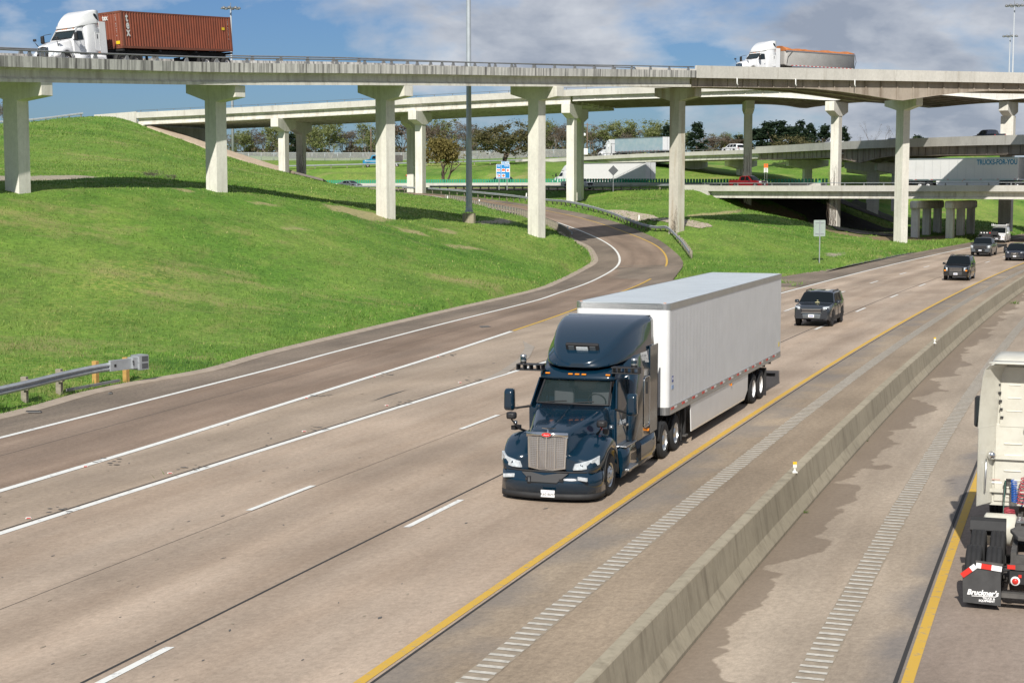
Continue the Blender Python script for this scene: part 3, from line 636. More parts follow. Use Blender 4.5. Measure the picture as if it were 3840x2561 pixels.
# loose dirt edge beyond kerb
M_dirt = mat('dirt', (.26, .19, .13), .95, var=.35, vscale=1.2, bump=.6, bscale=6)
def drape_t(name, pts, mt, dz=.06, kind='structure'): return drape(name, [GT(*p) for p in pts], mt, dz, kind)
def drape(name, pts, mt, dz=.06, kind='structure', sub=1):
    """ground-hugging patch from a closed outline in the 2351 frame with depths"""
    from mathutils.geometry import tessellate_polygon
    P_ = [V(*p) if len(p) == 3 and not isinstance(p, Vector) else Vector(p) for p in pts]
    cx = sum((p.x for p in P_))/len(P_); cy = sum((p.y for p in P_))/len(P_)
    bm = bmesh.new(); vv = [bm.verts.new((p.x, p.y, 0)) for p in P_]; f = bm.faces.new(vv); bmesh.ops.triangulate(bm, faces=[f])
    bmesh.ops.subdivide_edges(bm, edges=bm.edges, cuts=7, use_grid_fill=True); xy = np.array([(v.co.x, v.co.y) for v in bm.verts]); z = ground_z(xy[:, 0], xy[:, 1])
    for v, zz in zip(bm.verts, z): v.co.z = zz+dz
    me = bpy.data.meshes.new(name); bm.to_mesh(me); bm.free(); me.materials.append(mt); o = bpy.data.objects.new(name, me); col.objects.link(o)
    for p in me.polygons: p.use_smooth = True
    return tag(o, kind=kind)
M_gravel = mat('gravel_path', (.36, .29, .24), .95, var=.3, vscale=2.5, bump=.8, bscale=12)

M_rip = mat('channel_concrete', (.47, .39, .31), .9, var=.15, vscale=1.2, dirt=(.3, .24, .18), dscale=.5, damt=.4)
drape_t('drainage_channel', [(1378, 486), (1400, 483.5), (1430, 485), (1500, 496), (1570, 505), (1625, 514), (1636, 522), (1610, 526), (1560, 520), (1500, 509), (1430, 497)], M_rip, .05)

def road_specks():
    rg = random.Random(5); mb = MB()
    for i in range(520):
        y = 18+rg.random()**1.6*110; k = rg.uniform(-26, -10.2); c = PK(k, y, .0165+.001*rg.random()); L_ = rg.uniform(.012, .06)*(1+y/60); w = L_*rg.uniform(.15, .45); v = Vector((.33+6.8e-4*y+rg.gauss(0, .25), 1, 0)).normalized(); n = Vector((v.y, -v.x, 0))
        mb.add([c-v*L_, c-v*L_*.3+n*w, c+v*L_*.5+n*w*.7, c+v*L_, c+v*L_*.2-n*w, c-v*L_*.6-n*w*.6], [(0, 1, 2, 3, 4, 5)], (M_patch, M_rband, M_rband)[i % 3])
    tag(mb.build('road_grime', fix=False), kind='structure')
road_specks()
# ================================================================== CONCRETE, STEEL, BRIDGES
def conc(name, c=(.42, .39, .34), dirt=(.10, .09, .075), damt=.55, dpos=(.5, .75), streak=True, z0=None, vs=1.0):
    m = bpy.data.materials.new(name); m.use_nodes = True; N, L = nodes_of(m); b = N['Principled BSDF']; b.inputs['Roughness'].default_value = .88; b.inputs['Specular IOR Level'].default_value = .25
    g = N.new('ShaderNodeNewGeometry')
    def nz(sc, det=6, rough=.6):
        mp = N.new('ShaderNodeMapping'); mp.inputs['Scale'].default_value = sc; L.new(g.outputs['Position'], mp.inputs[0])
        n = N.new('ShaderNodeTexNoise'); n.inputs['Scale'].default_value = 1; n.inputs['Detail'].default_value = det; n.inputs['Roughness'].default_value = rough; L.new(mp.outputs[0], n.inputs['Vector']); return n.outputs[0]
    def mr(f, a, b_, c_, d):
        r = N.new('ShaderNodeMapRange'); L.new(f, r.inputs[0])
        for i, q in enumerate((a, b_, c_, d)): r.inputs[i+1].default_value = q
        return r.outputs[0]
    ml = N.new('ShaderNodeMath'); ml.operation = 'MULTIPLY'; L.new(mr(nz((.3, .3, .3)), .3, .7, .88, 1.1), ml.inputs[0]); L.new(mr(nz((4, 4, 3), 5, .8), .3, .7, .9, 1.1), ml.inputs[1])
    mx = N.new('ShaderNodeMix'); mx.data_type = 'RGBA'; mx.blend_type = 'MULTIPLY'; mx.inputs[0].default_value = 1; mx.inputs[6].default_value = c+(1,); L.new(ml.outputs[0], mx.inputs[7])
    s_ = nz((1.5*vs, 1.5*vs, .12), 6, .65) if streak else nz((.8, .8, .8), 7, .65)
    m2 = N.new('ShaderNodeMix'); m2.data_type = 'RGBA'; L.new(mr(s_, dpos[0], dpos[1], 0, damt), m2.inputs[0]); L.new(mx.outputs[2], m2.inputs[6]); m2.inputs[7].default_value = dirt+(1,)
    L.new(m2.outputs[2], b.inputs['Base Color'])
    bp = N.new('ShaderNodeBump'); bp.inputs['Strength'].default_value = .3; bp.inputs['Distance'].default_value = .02; L.new(nz((9, 9, 9), 3), bp.inputs['Height']); L.new(bp.outputs[0], b.inputs['Normal']); return m
M_conc = conc('bridge_concrete', (.66, .635, .575), (.27, .235, .185), .6, (.47, .72))
M_concpier = conc('pier_concrete', (.70, .675, .61), (.33, .295, .23), .55, (.50, .78), vs=1.3)
M_stainp = conc('stained_pier', (.56, .53, .46), (.33, .24, .15), .8, (.44, .66), vs=.7)
M_parapA = conc('weathered_parapet', (.54, .53, .50), (.085, .082, .08), .9, (.45, .64), vs=2.2)
M_parapW = conc('pale_parapet', (.55, .53, .485), (.22, .18, .13), .5, (.55, .8))
M_steelp = conc('weathered_girder', (.36, .31, .255), (.17, .13, .095), .7, (.45, .7), vs=.6)
M_whiteg = conc('pale_girder', (.66, .645, .61), (.42, .36, .27), .4, (.5, .8))
M_median = conc('median_concrete', (.37, .325, .24), (.12, .10, .07), .7, (.5, .78), vs=2.0)
M_road_up = mat('deck_asphalt', (.22, .19, .165), .9, var=.15)
M_galv = mat('galvanised_steel', (.40, .425, .445), .45, metal=.35, var=.12, vscale=3)
M_dgalv = mat('dull_galvanised', (.23, .235, .24), .6, metal=.4, var=.15, vscale=3)
M_wood = mat('weathered_post', (.27, .24, .19), .9, var=.3, vscale=4, bump=.4, bscale=20)
M_woody = mat('yellow_timber_post', (.48, .29, .09), .85, var=.2, vscale=4, bump=.3, bscale=20)
M_black = mat('black_plastic', (.018, .018, .02), .5)
M_paleplast = mat('pale_plastic', (.75, .74, .68), .5)
M_orange = mat('orange_sheet', (.85, .17, .015), .5); M_sheetw = mat('white_sheet', (.78, .78, .76), .45)

def pier(parent, base, top, tang, cap_len, cap_th=1.05, cap_h=1.25, col_w=1.75, col_d=1.15, bank=0.0, mt=None, inset=.75, name='pier', neck=None, oct_=False, hidecap=False):
    """column with hammerhead cap; top = underside of the girders; tang = bridge direction"""
    mt = mt or M_concpier; t = Vector(tang); n = Vector((t.y, -t.x, 0)); top = Vector(top); base = Vector(base)
    def P(a, b, z): return top+n*a+t*b+Vector((0, 0, z-bank*a))
    mb = MB(); zb = base.z-1.0-top.z; e = .28   # chamfered column
    w, d = col_w/2, col_d/2
    sec = [(-w+e, -d), (w-e, -d), (w, -d+e), (w, d-e), (w-e, d), (-w+e, d), (-w, d-e), (-w, -d+e)]
    if oct_: pass
    else: sec = [(-w, -d), (w, -d), (w, d), (-w, d)]
    mb.loft([[P(a, b, zb) for a, b in sec], [P(a, b, -cap_h+.02) for a, b in sec]], mt, smooth=False)
    p = mb.build(name, parent)
    if not hidecap:
        mb = MB(); hl = cap_len/2; k = cap_th/2
        prof = [(-hl, 0), (hl, 0), (hl, -cap_h*.66), (w+.02, -cap_h), (-w-.02, -cap_h), (-hl, -cap_h*.66)]
        mb.add([P(a, -k, z) for a, z in prof]+[P(a, k, z) for a, z in prof], [(0, 1, 2, 3, 4, 5), (11, 10, 9, 8, 7, 6)]+[(i, i+6, (i+1) % 6+6, (i+1) % 6) for i in range(6)], mt)
        c = mb.build('pier_cap', p, bevel=.04)
    return p

def girder_lines(root, path, d0, d1, width, under, depth, n, mt_face, mt_in, bank, thick=.28, ibeam=True, dfun=None, off0=0.0, step=3.0, edge=.55):
    """edge girders as parts; depth may vary along the path"""
    for i in range(n):
        o = off0-width/2+edge+(width-2*edge)*i/(n-1)
        dpt = dfun if dfun else (lambda d: depth)
        def prof(d, o=o):
            q = dpt(d); f = .24 if ibeam else .20
            if ibeam: return [(o-f, -under), (o+f, -under), (o+f, -under-.14), (o+.09, -under-.24), (o+.09, -under-q+.34), (o+f+.05, -under-q+.2), (o+f+.05, -under-q), (o-f-.05, -under-q), (o-f-.05, -under-q+.2), (o-.09, -under-q+.34), (o-.09, -under-.24), (o-f, -under-.14)]
            return [(o-.05, -under), (o+.05, -under), (o+.05, -under-q+.07), (o+f+.05, -under-q+.07), (o+f+.05, -under-q), (o-f-.05, -under-q), (o-f-.05, -under-q+.07), (o-.05, -under-q+.07)]
        mb = MB(); sweep(mb, path, path.sub(d0, d1, step), prof, mt_face if i in (0, n-1) else mt_in, bank=bank)
        if not ibeam and i in (0, n-1):     # vertical web stiffeners
            sgn = 1 if i else -1
            for d in path.sub(d0+1, d1-1, 2.4):
                b = bank(d) if callable(bank) else bank; q = dpt(d)
                a, t = path.at(d, o+sgn*.14, -under-.02, b); c, _ = path.at(d, o+sgn*.14, -under-q+.08, b); mb.beam(a, c, .04, .16, mt_face, up=t)
        mb.build('girder', root, fix=True)

# ---------------------------------------------------------------- bridge A: the near flyover carrying the container lorry
A_edge = [(-47, 74, 13.6), (-39, 89, 14.4), (-32.4, 103, 15.11), (-26.9, 113, 15.62), (-21.1, 122, 16.1), (-10.4, 134, 16.84), (2.25, 148.5, 17.65), (16.7, 165, 18.65), (33.3, 179.5, 19.4), (50.3, 190, 19.85), (67.6, 199, 20.15), (89.5, 207, 20.2), (120, 215, 20.1)]
A_edge = [fixp(p) for p in A_edge]; pA = Path(A_edge, 1.5); WA = 8.2        # path follows the near edge; the deck lies to its left (negative offset)
bankA = lambda d: 0.064*(1-min(1, max(0, (d-75)/60)))+.02
sA = lambda vx: pA.find(lambda p: abs(pvx(p)-vx))
dj = sA(1605)                             # where the steel spans begin
def build_A():
    root = thing('elevated_ramp', 'near concrete flyover high across the view, carrying the lorry with the rust red container', 'bridge', tuple(pA.at(sA(500))[0]-Vector((0, 0, 9))))
    inv = root.matrix_world
    loc = Vector(root.location)
    def fin(o):
        o.location = Vector(o.location)-loc if o.parent == root else o.location
    ds = pA.sub(0, pA.len, 1.5)
    mb = MB(); sweep(mb, pA, ds, [(0, 0), (0, -.20), (-WA, -.20), (-WA, 0)], M_conc, bank=bankA); mb.build('deck_slab', root)
    o = ribbon('deck_surface', pA, -WA+.45, -.45, .006, M_road_up, ds, bank=bankA, parent=root)
    # low parapets on the concrete spans, tall barriers on the steel spans
    seams = pA.sub(0, dj, 9)
    mb = MB(); sweep(mb, pA, pA.sub(0, dj-.05, 1.5), [(.05, -.26), (.06, .44), (-.22, .44), (-.30, .006), (-.02, .006), (-.02, -.26)], M_parapA, bank=bankA); mb.build('parapet', root)
    mb = MB(); sweep(mb, pA, pA.sub(0, dj-.05, 1.5), [(-WA-.05, -.26), (-WA-.06, .44), (-WA+.22, .44), (-WA+.30, .006), (-WA+.02, .006), (-WA+.02, -.26)], M_parapA, bank=bankA); mb.build('parapet', root)
    mb = MB(); sweep(mb, pA, pA.sub(dj, pA.len, 1.5), [(.06, -.30), (.06, .95), (-.16, .95), (-.26, .30), (-.40, .006), (-.02, .006), (-.02, -.30)], M_parapW, bank=bankA); mb.build('barrier', root)
    mb = MB(); sweep(mb, pA, pA.sub(dj, pA.len, 1.5), [(-WA-.06, -.30), (-WA-.06, .90), (-WA+.16, .90), (-WA+.26, .30), (-WA+.4, .006), (-WA+.02, .006), (-WA+.02, -.30)], M_parapW, bank=bankA); mb.build('barrier', root)
    for off in (-.10, -WA+.10):      # steel rail on splayed posts
        mb = MB(); sweep(mb, pA, pA.sub(0, dj-.3, 2), [(off+.075*math.cos(a), .80+.055*math.sin(a)) for a in [i*math.pi/4 for i in range(8)]], M_dgalv, bank=bankA, smooth=True); mb.build('rail', root)
    proto = None
    for d in pA.sub(14, dj-1.2, 3.05):
        for off, sg in ((-.10, 1), (-WA+.10, -1)):
            p, t = pA.at(d+(1.0 if sg < 0 else 0), off, .43, bankA(d))
            if proto is None:
                mb = MB(); mb.add([(-.20, -.07, 0), (.20, -.07, 0), (.20, .07, 0), (-.20, .07, 0), (-.06, -.03, .36), (.10, -.03, .36), (.10, .03, .36), (-.06, .03, .36)], [(0, 3, 2, 1), (4, 5, 6, 7), (0, 1, 5, 4), (1, 2, 6, 5), (2, 3, 7, 6), (3, 0, 4, 7)], M_dgalv)
                o = proto = mb.build('rail_post', root)
            else: o = inst(proto, root)
            o.location = p; o.rotation_euler = (0, 0, math.atan2(t.y, t.x))
    # girders
    girder_lines(root, pA, 0, dj-.25, WA, .20, 1.02, 3, M_conc, M_conc, bankA, off0=-WA/2, edge=.75)
    dc = sA(2072)
    hd = lambda d: 1.02+1.3*max(0, 1-abs(d-dc)/15)**1.5
    girder_lines(root, pA, dj+.1, pA.len, WA, .20, 1, 3, M_steelp, M_steelp, bankA, ibeam=False, dfun=hd, off0=-WA/2, edge=.75, step=1.5)
    # piers: (frame x of the column, frame y of its foot, depth)
    for i, (vx, vy, dd) in enumerate([(41, 421, 108.5), (498, 438, 125.5), (886, 500, 138.5), (1232, 541, 153), (1553, 528, 172.5), (2067, 558, 195.5)]):
        b = V(vx, vy, dd); s_ = pA.find(lambda p: (p-Vector((b.x, b.y, p.z))).length); dep = 1.02 if i < 5 else hd(s_)
        c, t = pA.at(s_, -WA/2, 0, bankA(s_)); rel = (b.x-c.x)*t.y-(b.y-c.y)*t.x
        top, _ = pA.at(s_, -WA/2+0*rel, -.20-dep-.06, bankA(s_)); top.x, top.y = b.x, b.y
        pier(root, b, top, t, 5.6 if i < 5 else 5.4, cap_th=1.05, cap_h=1.35 if i < 5 else 1.5, col_w=1.25, col_d=1.05, bank=bankA(s_), mt=M_stainp if i == 4 else M_concpier)
    # drain outlets on the steel span
    for vx in (1683, 1826, 1959):
        s_ = sA(vx); p, _ = pA.at(s_, .12, -.25, 0); mb = MB(); mb.tube([p, p-Vector((0, 0, .55)), p-Vector((-.1, .0, .75))], .06, M_sheetw, n=6); mb.build('drain_pipe', root)
    for o in children(root): o.location = Vector(o.location)-loc
    return root
build_A()

# ---------------------------------------------------------------- bridge B: the flyover behind it, from the hill abutment
B_edge = [(-61, 263.5, 18.75), (-36, 255, 19.5), (-13.5, 246.5, 20.25), (8.6, 238, 20.9), (27, 232.5, 21.2), (45, 229, 21.5), (72, 232, 21.7), (100, 240, 21.5), (130, 252, 20)]
B_edge = [fixp(p) for p in B_edge]; pB = Path(B_edge, 2.0); WB = 24.0
sB = lambda vx: pB.find(lambda p: abs(pvx(p)-vx))
def build_B():
    root = thing('elevated_ramp', 'farther wide flyover rising from the grassy hill abutment and passing behind the near one', 'bridge', (-61, 263.5, 16)); loc = Vector(root.location)
    ds = pB.sub(0, pB.len, 3)
    mb = MB(); sweep(mb, pB, ds, [(0, 0), (0, -.22), (-WB, -.22), (-WB, 0)], M_conc); mb.build('deck_slab', root)
    ribbon('deck_surface', pB, -WB+.45, -.45, .008, M_road_up, ds, parent=root)
    for a, s in ((0, 1), (-WB, -1)):
        mb = MB(); sweep(mb, pB, ds, [(a+.06*s, -.30), (a+.06*s, .62), (a-.20*s, .62), (a-.30*s, .01), (a-.02*s, .01), (a-.02*s, -.30)], M_parapW); mb.build('parapet', root)
        mb = MB(); sweep(mb, pB, ds, [(a-.07*s+.035*math.cos(q), .93+.03*math.sin(q)) for q in (0, 2.1, 4.2)], M_dgalv); mb.build('rail', root)
    pst = None
    for d in pB.sub(1, sB(1330), 3.0):
        p, t = pB.at(d, -.07, .62)
        if pst is None: mb = MB(); mb.box((0, 0, .15), (.07, .07, .30), M_dgalv); o = pst = mb.build('rail_post', root)
        else: o = inst(pst, root)
        o.location = p; o.rotation_euler = (0, 0, math.atan2(t.y, t.x))
    d3 = sB(1310); dh = sB(1915)
    girder_lines(root, pB, .15, d3-.25, WB, .22, 1.15, 9, M_conc, M_conc, 0, off0=-WB/2, edge=.7)
    dh2 = sB(2308); hd = lambda d: .80+1.0*max(0, 1-abs(d-dh)/15, 1-abs(d-dh2)/15)**1.4
    girder_lines(root, pB, d3+.1, pB.len, WB, .22, 1, 9, M_whiteg, M_steelp, 0, ibeam=False, dfun=hd, off0=-WB/2, edge=.7, step=2)
    for i, (vx, vy, dd, vx2, vy2, dd2) in enumerate([(652, 396.5, 257, 692, 404, 271), (966, 464.5, 248, 946, 456, 262), (1312, 474, 240.5, 1329, 477, 254), (1916, 529, 232, 1715, 477, 247), (2308, 516, 236, None, 0, 0)]):
        for j, (a, b_, d_) in enumerate(((vx, vy, dd), (vx2, vy2, dd2))):
            if a is None: continue
            b = V(a, b_, d_); s_ = sB(vx); dep = (hd(s_) if j == 0 else .80) if i > 2 else 1.15; c, t = pB.at(s_, 0, 0)
            top = Vector((b.x, b.y, pB.at(s_)[0].z-.22-dep-.05))
            pier(root, b, top, t if i < 3 or j else Vector((.86, -.51, 0)), 6.0 if not (j and i < 3) else 5.6, cap_th=1.3, cap_h=2.0, col_w=1.35, col_d=1.15 if i < 4 else 1.8, mt=M_concpier)
    # abutment wall and wing
    mb = MB(); p0, t = pB.at(0); n = Vector((t.y, -t.x, 0))
    def Q(a, b, z): return p0+t*a+n*b+Vector((0, 0, z-p0.z))
    zt = p0.z
    q = [Q(.2, .1, zt-1.6), Q(.2, .1, zt+.75), Q(-7.6, .1, zt+.35), Q(-7.6, .1, zt-1.0), Q(-2, .1, zt-2.6)]
    r_ = [v-n*.45 for v in q]; mb.add(q+r_, [(0, 1, 2, 3, 4), (9, 8, 7, 6, 5)]+[(i, i+5, (i+1) % 5+5, (i+1) % 5) for i in range(5)], M_parapW); mb.build('wing_wall', root)
    mb = MB(); a, b, c, d = Q(-.3, -.05, 0), Q(1.4, -.05, 0), Q(1.4, -WB, 0), Q(-.3, -WB, 0)
    mb.add([Vector((v.x, v.y, z)) for z in (zt-4.5, zt-1.35) for v in (a, b, c, d)], [(0, 3, 2, 1), (4, 5, 6, 7), (0, 1, 5, 4), (1, 2, 6, 5), (2, 3, 7, 6), (3, 0, 4, 7)], M_conc); mb.build('abutment', root)
    for o in children(root): o.location = Vector(o.location)-loc
build_B()
# slope paving below abutment B
M_slopep = conc('slope_paving', (.50, .41, .32), (.3, .22, .15), .4); M_slopes = conc('slope_paving_shade', (.23, .205, .18), (.12, .10, .085), .4)  # second is the same paving with the flyover's shade painted into its colour
def slab(name, lines, mt, label, th=.35, cat='slope paving'):
    """strip of paving given as a list of (edge point, edge point)"""
    mb = MB(); secs = [[a, b, b-Vector((0, 0, th)), a-Vector((0, 0, th))] for a, b in lines]; mb.loft([[Vector(p) for p in s] for s in secs], mt, smooth=False); o = mb.build(name); tag(o, label, cat); return o
sp = [(337, 290, 262.5), (400, 313, 261), (470, 338, 259.5), (540, 362, 258), (600, 382, 257), (640, 396, 256)]
L_ = [V(*p) for p in sp]
slab('slope_paving', [(p, p+Vector((1.2+.9*i/5, 3.0, .15))) for i, p in enumerate(L_)], M_slopep, 'tan strip of slope paving beside the shaded bank under the far flyover')
slab('slope_paving', [(p+Vector((1.4+.9*i/5, 3.05, .10)), p+Vector((1.0, 25, -.5))) for i, p in enumerate(L_+[V(700, 412, 257)])], M_slopes, 'slope paving coloured dark for the shade under the hill end of the far flyover')

# ---------------------------------------------------------------- bridge C: low bridge of the cross road
cs0 = cross.find(lambda p: abs(pvx(p)-1722)+(0 if p.y > 200 else 9e6)); cs_end = 0
def build_C():
    root = thing('low_bridge', 'low concrete bridge over the sunken roadway, carrying the white trailer lettered TRUCKS-FOR-YOU', 'bridge', (40, 249, 3)); loc = Vector(root.location)
    WC = 22.0; ds = cross.sub(0, cs0, 3); near = -WC/2   # travel goes right to left: near side is offset to the left of travel
    mb = MB(); sweep(mb, cross, ds, [(near, 0), (near, -.25), (-near, -.25), (-near, 0)], M_conc); mb.build('deck_slab', root)
    ribbon('deck_surface', cross, near+.4, -near-.4, .008, M_road_up, ds, parent=root)
    for s in (-1, 1):
        e = s*WC/2
        mb = MB(); sweep(mb, cross, ds, [(e+.06*s, -.30), (e+.06*s, .5), (e-.22*s, .5), (e-.3*s, .012), (e-.02*s, .012), (e-.02*s, -.30)], M_parapW); mb.build('parapet', root)
        mb = MB(); sweep(mb, cross, ds, [(e-.08*s+.06*math.cos(q), .86+.05*math.sin(q)) for q in [k*math.pi/3 for k in range(6)]], M_galv, smooth=True); mb.build('rail', root)
    pst = None
    for d in cross.sub(2, cs0-.5, 3.05):
        p, t = cross.at(d, near+.08, .5)
        if pst is None: mb = MB(); mb.box((0, 0, .16), (.22, .1, .34), M_dgalv, taper=.5); o = pst = mb.build('rail_post', root)
        else: o = inst(pst, root)
        o.location = p; o.rotation_euler = (0, 0, math.atan2(t.y, t.x))
    girder_lines(root, cross, 0, cs0-.6, WC, .25, 1.05, 8, M_conc, M_conc, 0, edge=.9)
    # bents: row of round-topped columns below a straight cap
    ax = Vector((.49, .87, 0))
    for vx, vy, dd in ((2101, 545, 219), (2181, 535, 219)):
        b0 = V(vx, vy, dd); zt = 4.35
        mb = MB(); a, b = b0-ax*1.1, b0+ax*12.6; mb.beam((a.x, a.y, zt+.55), (b.x, b.y, zt+.55), 1.15, 1.1, M_conc); mb.build('bent_cap', root, bevel=.25)
        for k in (0, 5.6, 11.2): q = b0+ax*k; mb = MB(); mb.beam((q.x, q.y, gz(q.x, q.y)-.6), (q.x, q.y, zt), .95, .95, M_conc, up=ax); mb.build('column', root)
    # end abutment block
    p0, t = cross.at(cs0, near); n = Vector((t.y, -t.x, 0))
    mb = MB()
    for w0, w1, a, b, z0, z1 in ((-.05, .5, -1.2, 4.0, -1.9, .62), (.5, WC-.5, -1.0, .2, -2.6, -.32), (WC-.5, WC+.05, -1.2, 4.0, -1.9, .62)):
        q = [p0+t*x+n*y for x, y in ((a, w0), (b, w0), (b, w1), (a, w1))]
        mb.add([v+Vector((0, 0, z)) for z in (z0, z1) for v in q], [(0, 3, 2, 1), (4, 5, 6, 7), (0, 1, 5, 4), (1, 2, 6, 5), (2, 3, 7, 6), (3, 0, 4, 7)], M_parapW)
    mb.build('abutment', root)
    for o in children(root): o.location = Vector(o.location)-loc
build_C()
# cross road pavement on the fill
dsx = cross.sub(cs0, cross.len, 4)
o = ribbon('cross_road', cross, -10.6, 10.6, .02, M_should, dsx, bank=xbank); tag(o, kind='structure')
o = ribbon('cross_road_lanes', cross, -8.2, 7.6, .03, M_ramp, dsx, bank=xbank); tag(o, kind='structure')
# lower paved slopes under bridge C
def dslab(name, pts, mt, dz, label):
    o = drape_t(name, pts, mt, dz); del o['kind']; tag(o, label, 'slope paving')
M_under = mat('shade_toned_paving', (.055, .048, .042), .9, var=.3, vscale=.6)  # shade under the low bridge is painted into this near-black paving colour
dslab('slope_paving', [(1752, 457), (1841, 455), (1900, 476), (1960, 498), (2055, 528), (2055, 545), (1985, 540), (1923, 530), (1850, 500), (1790, 474)], M_under, .12, 'wide paved slope coloured dark for the shade below the left end of the low bridge')
dslab('slope_paving', [(1926, 456), (1966, 456), (2000, 474), (2050, 499), (2050, 513), (1990, 492), (1926, 468)], M_under, .12, 'narrower paved slope with painted-in shade beyond the grass strip under the low bridge')

# ---------------------------------------------------------------- bridge D: upper ramp at the right, climbing from the embankment
dU0 = upper.find(lambda p: abs(p.x-9.5)); dU1 = upper.find(lambda p: abs(pvx(p)-1794)+(0 if p.x > 20 else 9e6))
def build_D():
    root = thing('elevated_ramp', 'mid-height ramp bridge at the right, climbing behind the columns with the white SUV on it', 'bridge', (10, 379, 10)); loc = Vector(root.location)
    W = 10.5; ds = upper.sub(dU0, upper.len, 2.5)
    mb = MB(); sweep(mb, upper, ds, [(W/2, 0), (W/2, -.22), (-W/2, -.22), (-W/2, 0)], M_conc); mb.build('deck_slab', root)
    ribbon('deck_surface', upper, -W/2+.4, W/2-.4, .008, M_road_up, ds, parent=root)
    for s in (1, -1):
        e = s*W/2
        mb = MB(); sweep(mb, upper, upper.sub(dU0, dU1, 2.5), [(e+.06*s, -.28), (e+.06*s, .5), (e-.22*s, .5), (e-.3*s, .012), (e-.02*s, .012), (e-.02*s, -.28)], M_parapW); mb.build('parapet', root)
        mb = MB(); sweep(mb, upper, upper.sub(dU0, dU1, 2.5), [(e-.08*s+.06*math.cos(q), .86+.05*math.sin(q)) for q in [k*math.pi/3 for k in range(6)]], M_dgalv, smooth=True); mb.build('rail', root)
        mb = MB(); sweep(mb, upper, upper.sub(dU1+.1, upper.len, 2.5), [(e+.06*s, -.28), (e+.06*s, 1.0), (e-.18*s, 1.0), (e-.28*s, .3), (e-.4*s, .012), (e-.02*s, .012), (e-.02*s, -.28)], M_parapW); mb.build('barrier', root)
    pst = None
    for d in upper.sub(dU0+1, dU1-.5, 3.05):
        p, t = upper.at(d, W/2-.08, .5)
        if pst is None: mb = MB(); mb.box((0, 0, .16), (.22, .1, .34), M_dgalv, taper=.5); o = pst = mb.build('rail_post', root)
        else: o = inst(pst, root)
        o.location = p; o.rotation_euler = (0, 0, math.atan2(t.y, t.x))
    girder_lines(root, upper, dU0+.6, dU1-.2, W, .22, 1.02, 4, M_conc, M_conc, 0, edge=.8)
    dm = upper.find(lambda p: abs(pvx(p)-2042)+(0 if p.x > 20 else 9e6))
    hd = lambda d: 1.35+1.0*max(0, 1-abs(d-dm)/14)**1.4
    girder_lines(root, upper, dU1+.1, upper.len, W, .22, 1, 4, M_steelp, M_steelp, 0, ibeam=False, dfun=hd, edge=.8, step=1.8)
    for vx, vy, dd, cl in ((1577, 424, 353, 7.5), (1686, 423, 340, 7.5), (1832, 424, 318, 8.2), (2042, 470, 272, 7.5)):
        b = V(vx, vy, dd); s_ = upper.find(lambda p: abs(pvx(p)-vx)+(0 if p.x > 5 else 9e6)); c, t = upper.at(s_); dep = 1.02 if s_ < dU1 else hd(s_)
        c2 = Vector((b.x, c.y, c.z-.22-dep-.05)); b.y = c.y; pier(root, b, c2, t, cl, cap_th=1.2, cap_h=1.7, col_w=1.5, col_d=1.1)
    p0, t = upper.at(dU0, 0); n = Vector((t.y, -t.x, 0)); mb = MB()
    for w0, w1, a, b, z0, z1 in ((W/2-.5, W/2+.05, -7, .5, -2.6, .6), (-W/2-.05, -W/2+.5, -7, .5, -2.6, .6), (-W/2+.5, W/2-.5, -.6, .5, -3.0, -.3)):
        q = [p0+t*x+n*y for x, y in ((a, w0), (b, w0), (b, w1), (a, w1))]
        mb.add([v+Vector((0, 0, z)) for z in (z0, z1) for v in q], [(0, 3, 2, 1), (4, 5, 6, 7), (0, 1, 5, 4), (1, 2, 6, 5), (2, 3, 7, 6), (3, 0, 4, 7)], M_parapW)
    mb.build('abutment', root)
    for o in children(root): o.location = Vector(o.location)-loc
build_D()
tag(ribbon('upper_road', upper, -4.9, 4.9, .02, M_ramp, upper.sub(0, dU0, 4)), kind='structure')
# a second short overpass glimpsed beneath the upper ramp
def build_E():
    root = thing('overpass', 'short shaded overpass with stepped caps glimpsed under the ramp bridge at the right', 'bridge', (62, 298, 7)); loc = Vector(root.location)
    p = Path([(60, 272, 13.0), (66, 298, 12.6), (72, 330, 12.6)], 3); ds = p.sub(0, p.len, 4)
    mb = MB(); sweep(mb, p, ds, [(-6, 0), (-6, -.25), (6, -.25), (6, 0)], M_conc); mb.build('deck_slab', root)
    for s in (-1, 1): mb = MB(); sweep(mb, p, ds, [(6*s+.05*s, -.3), (6*s+.05*s, .8), (6*s-.25*s, .8), (6*s-.3*s, .01), (6*s-.02*s, .01), (6*s-.02*s, -.3)], M_parapW); mb.build('parapet', root)
    girder_lines(root, p, 0, p.len, 12, .25, 1.1, 4, M_conc, M_conc, 0)
    for d in (4, 24, 44):
        c, t = p.at(d); b = Vector((c.x, c.y, gz(c.x, c.y))); pier(root, b, c-Vector((0, 0, 1.42)), t, 9.5, cap_h=1.6, col_w=1.9, col_d=1.0)
    for o in children(root): o.location = Vector(o.location)-loc
build_E()

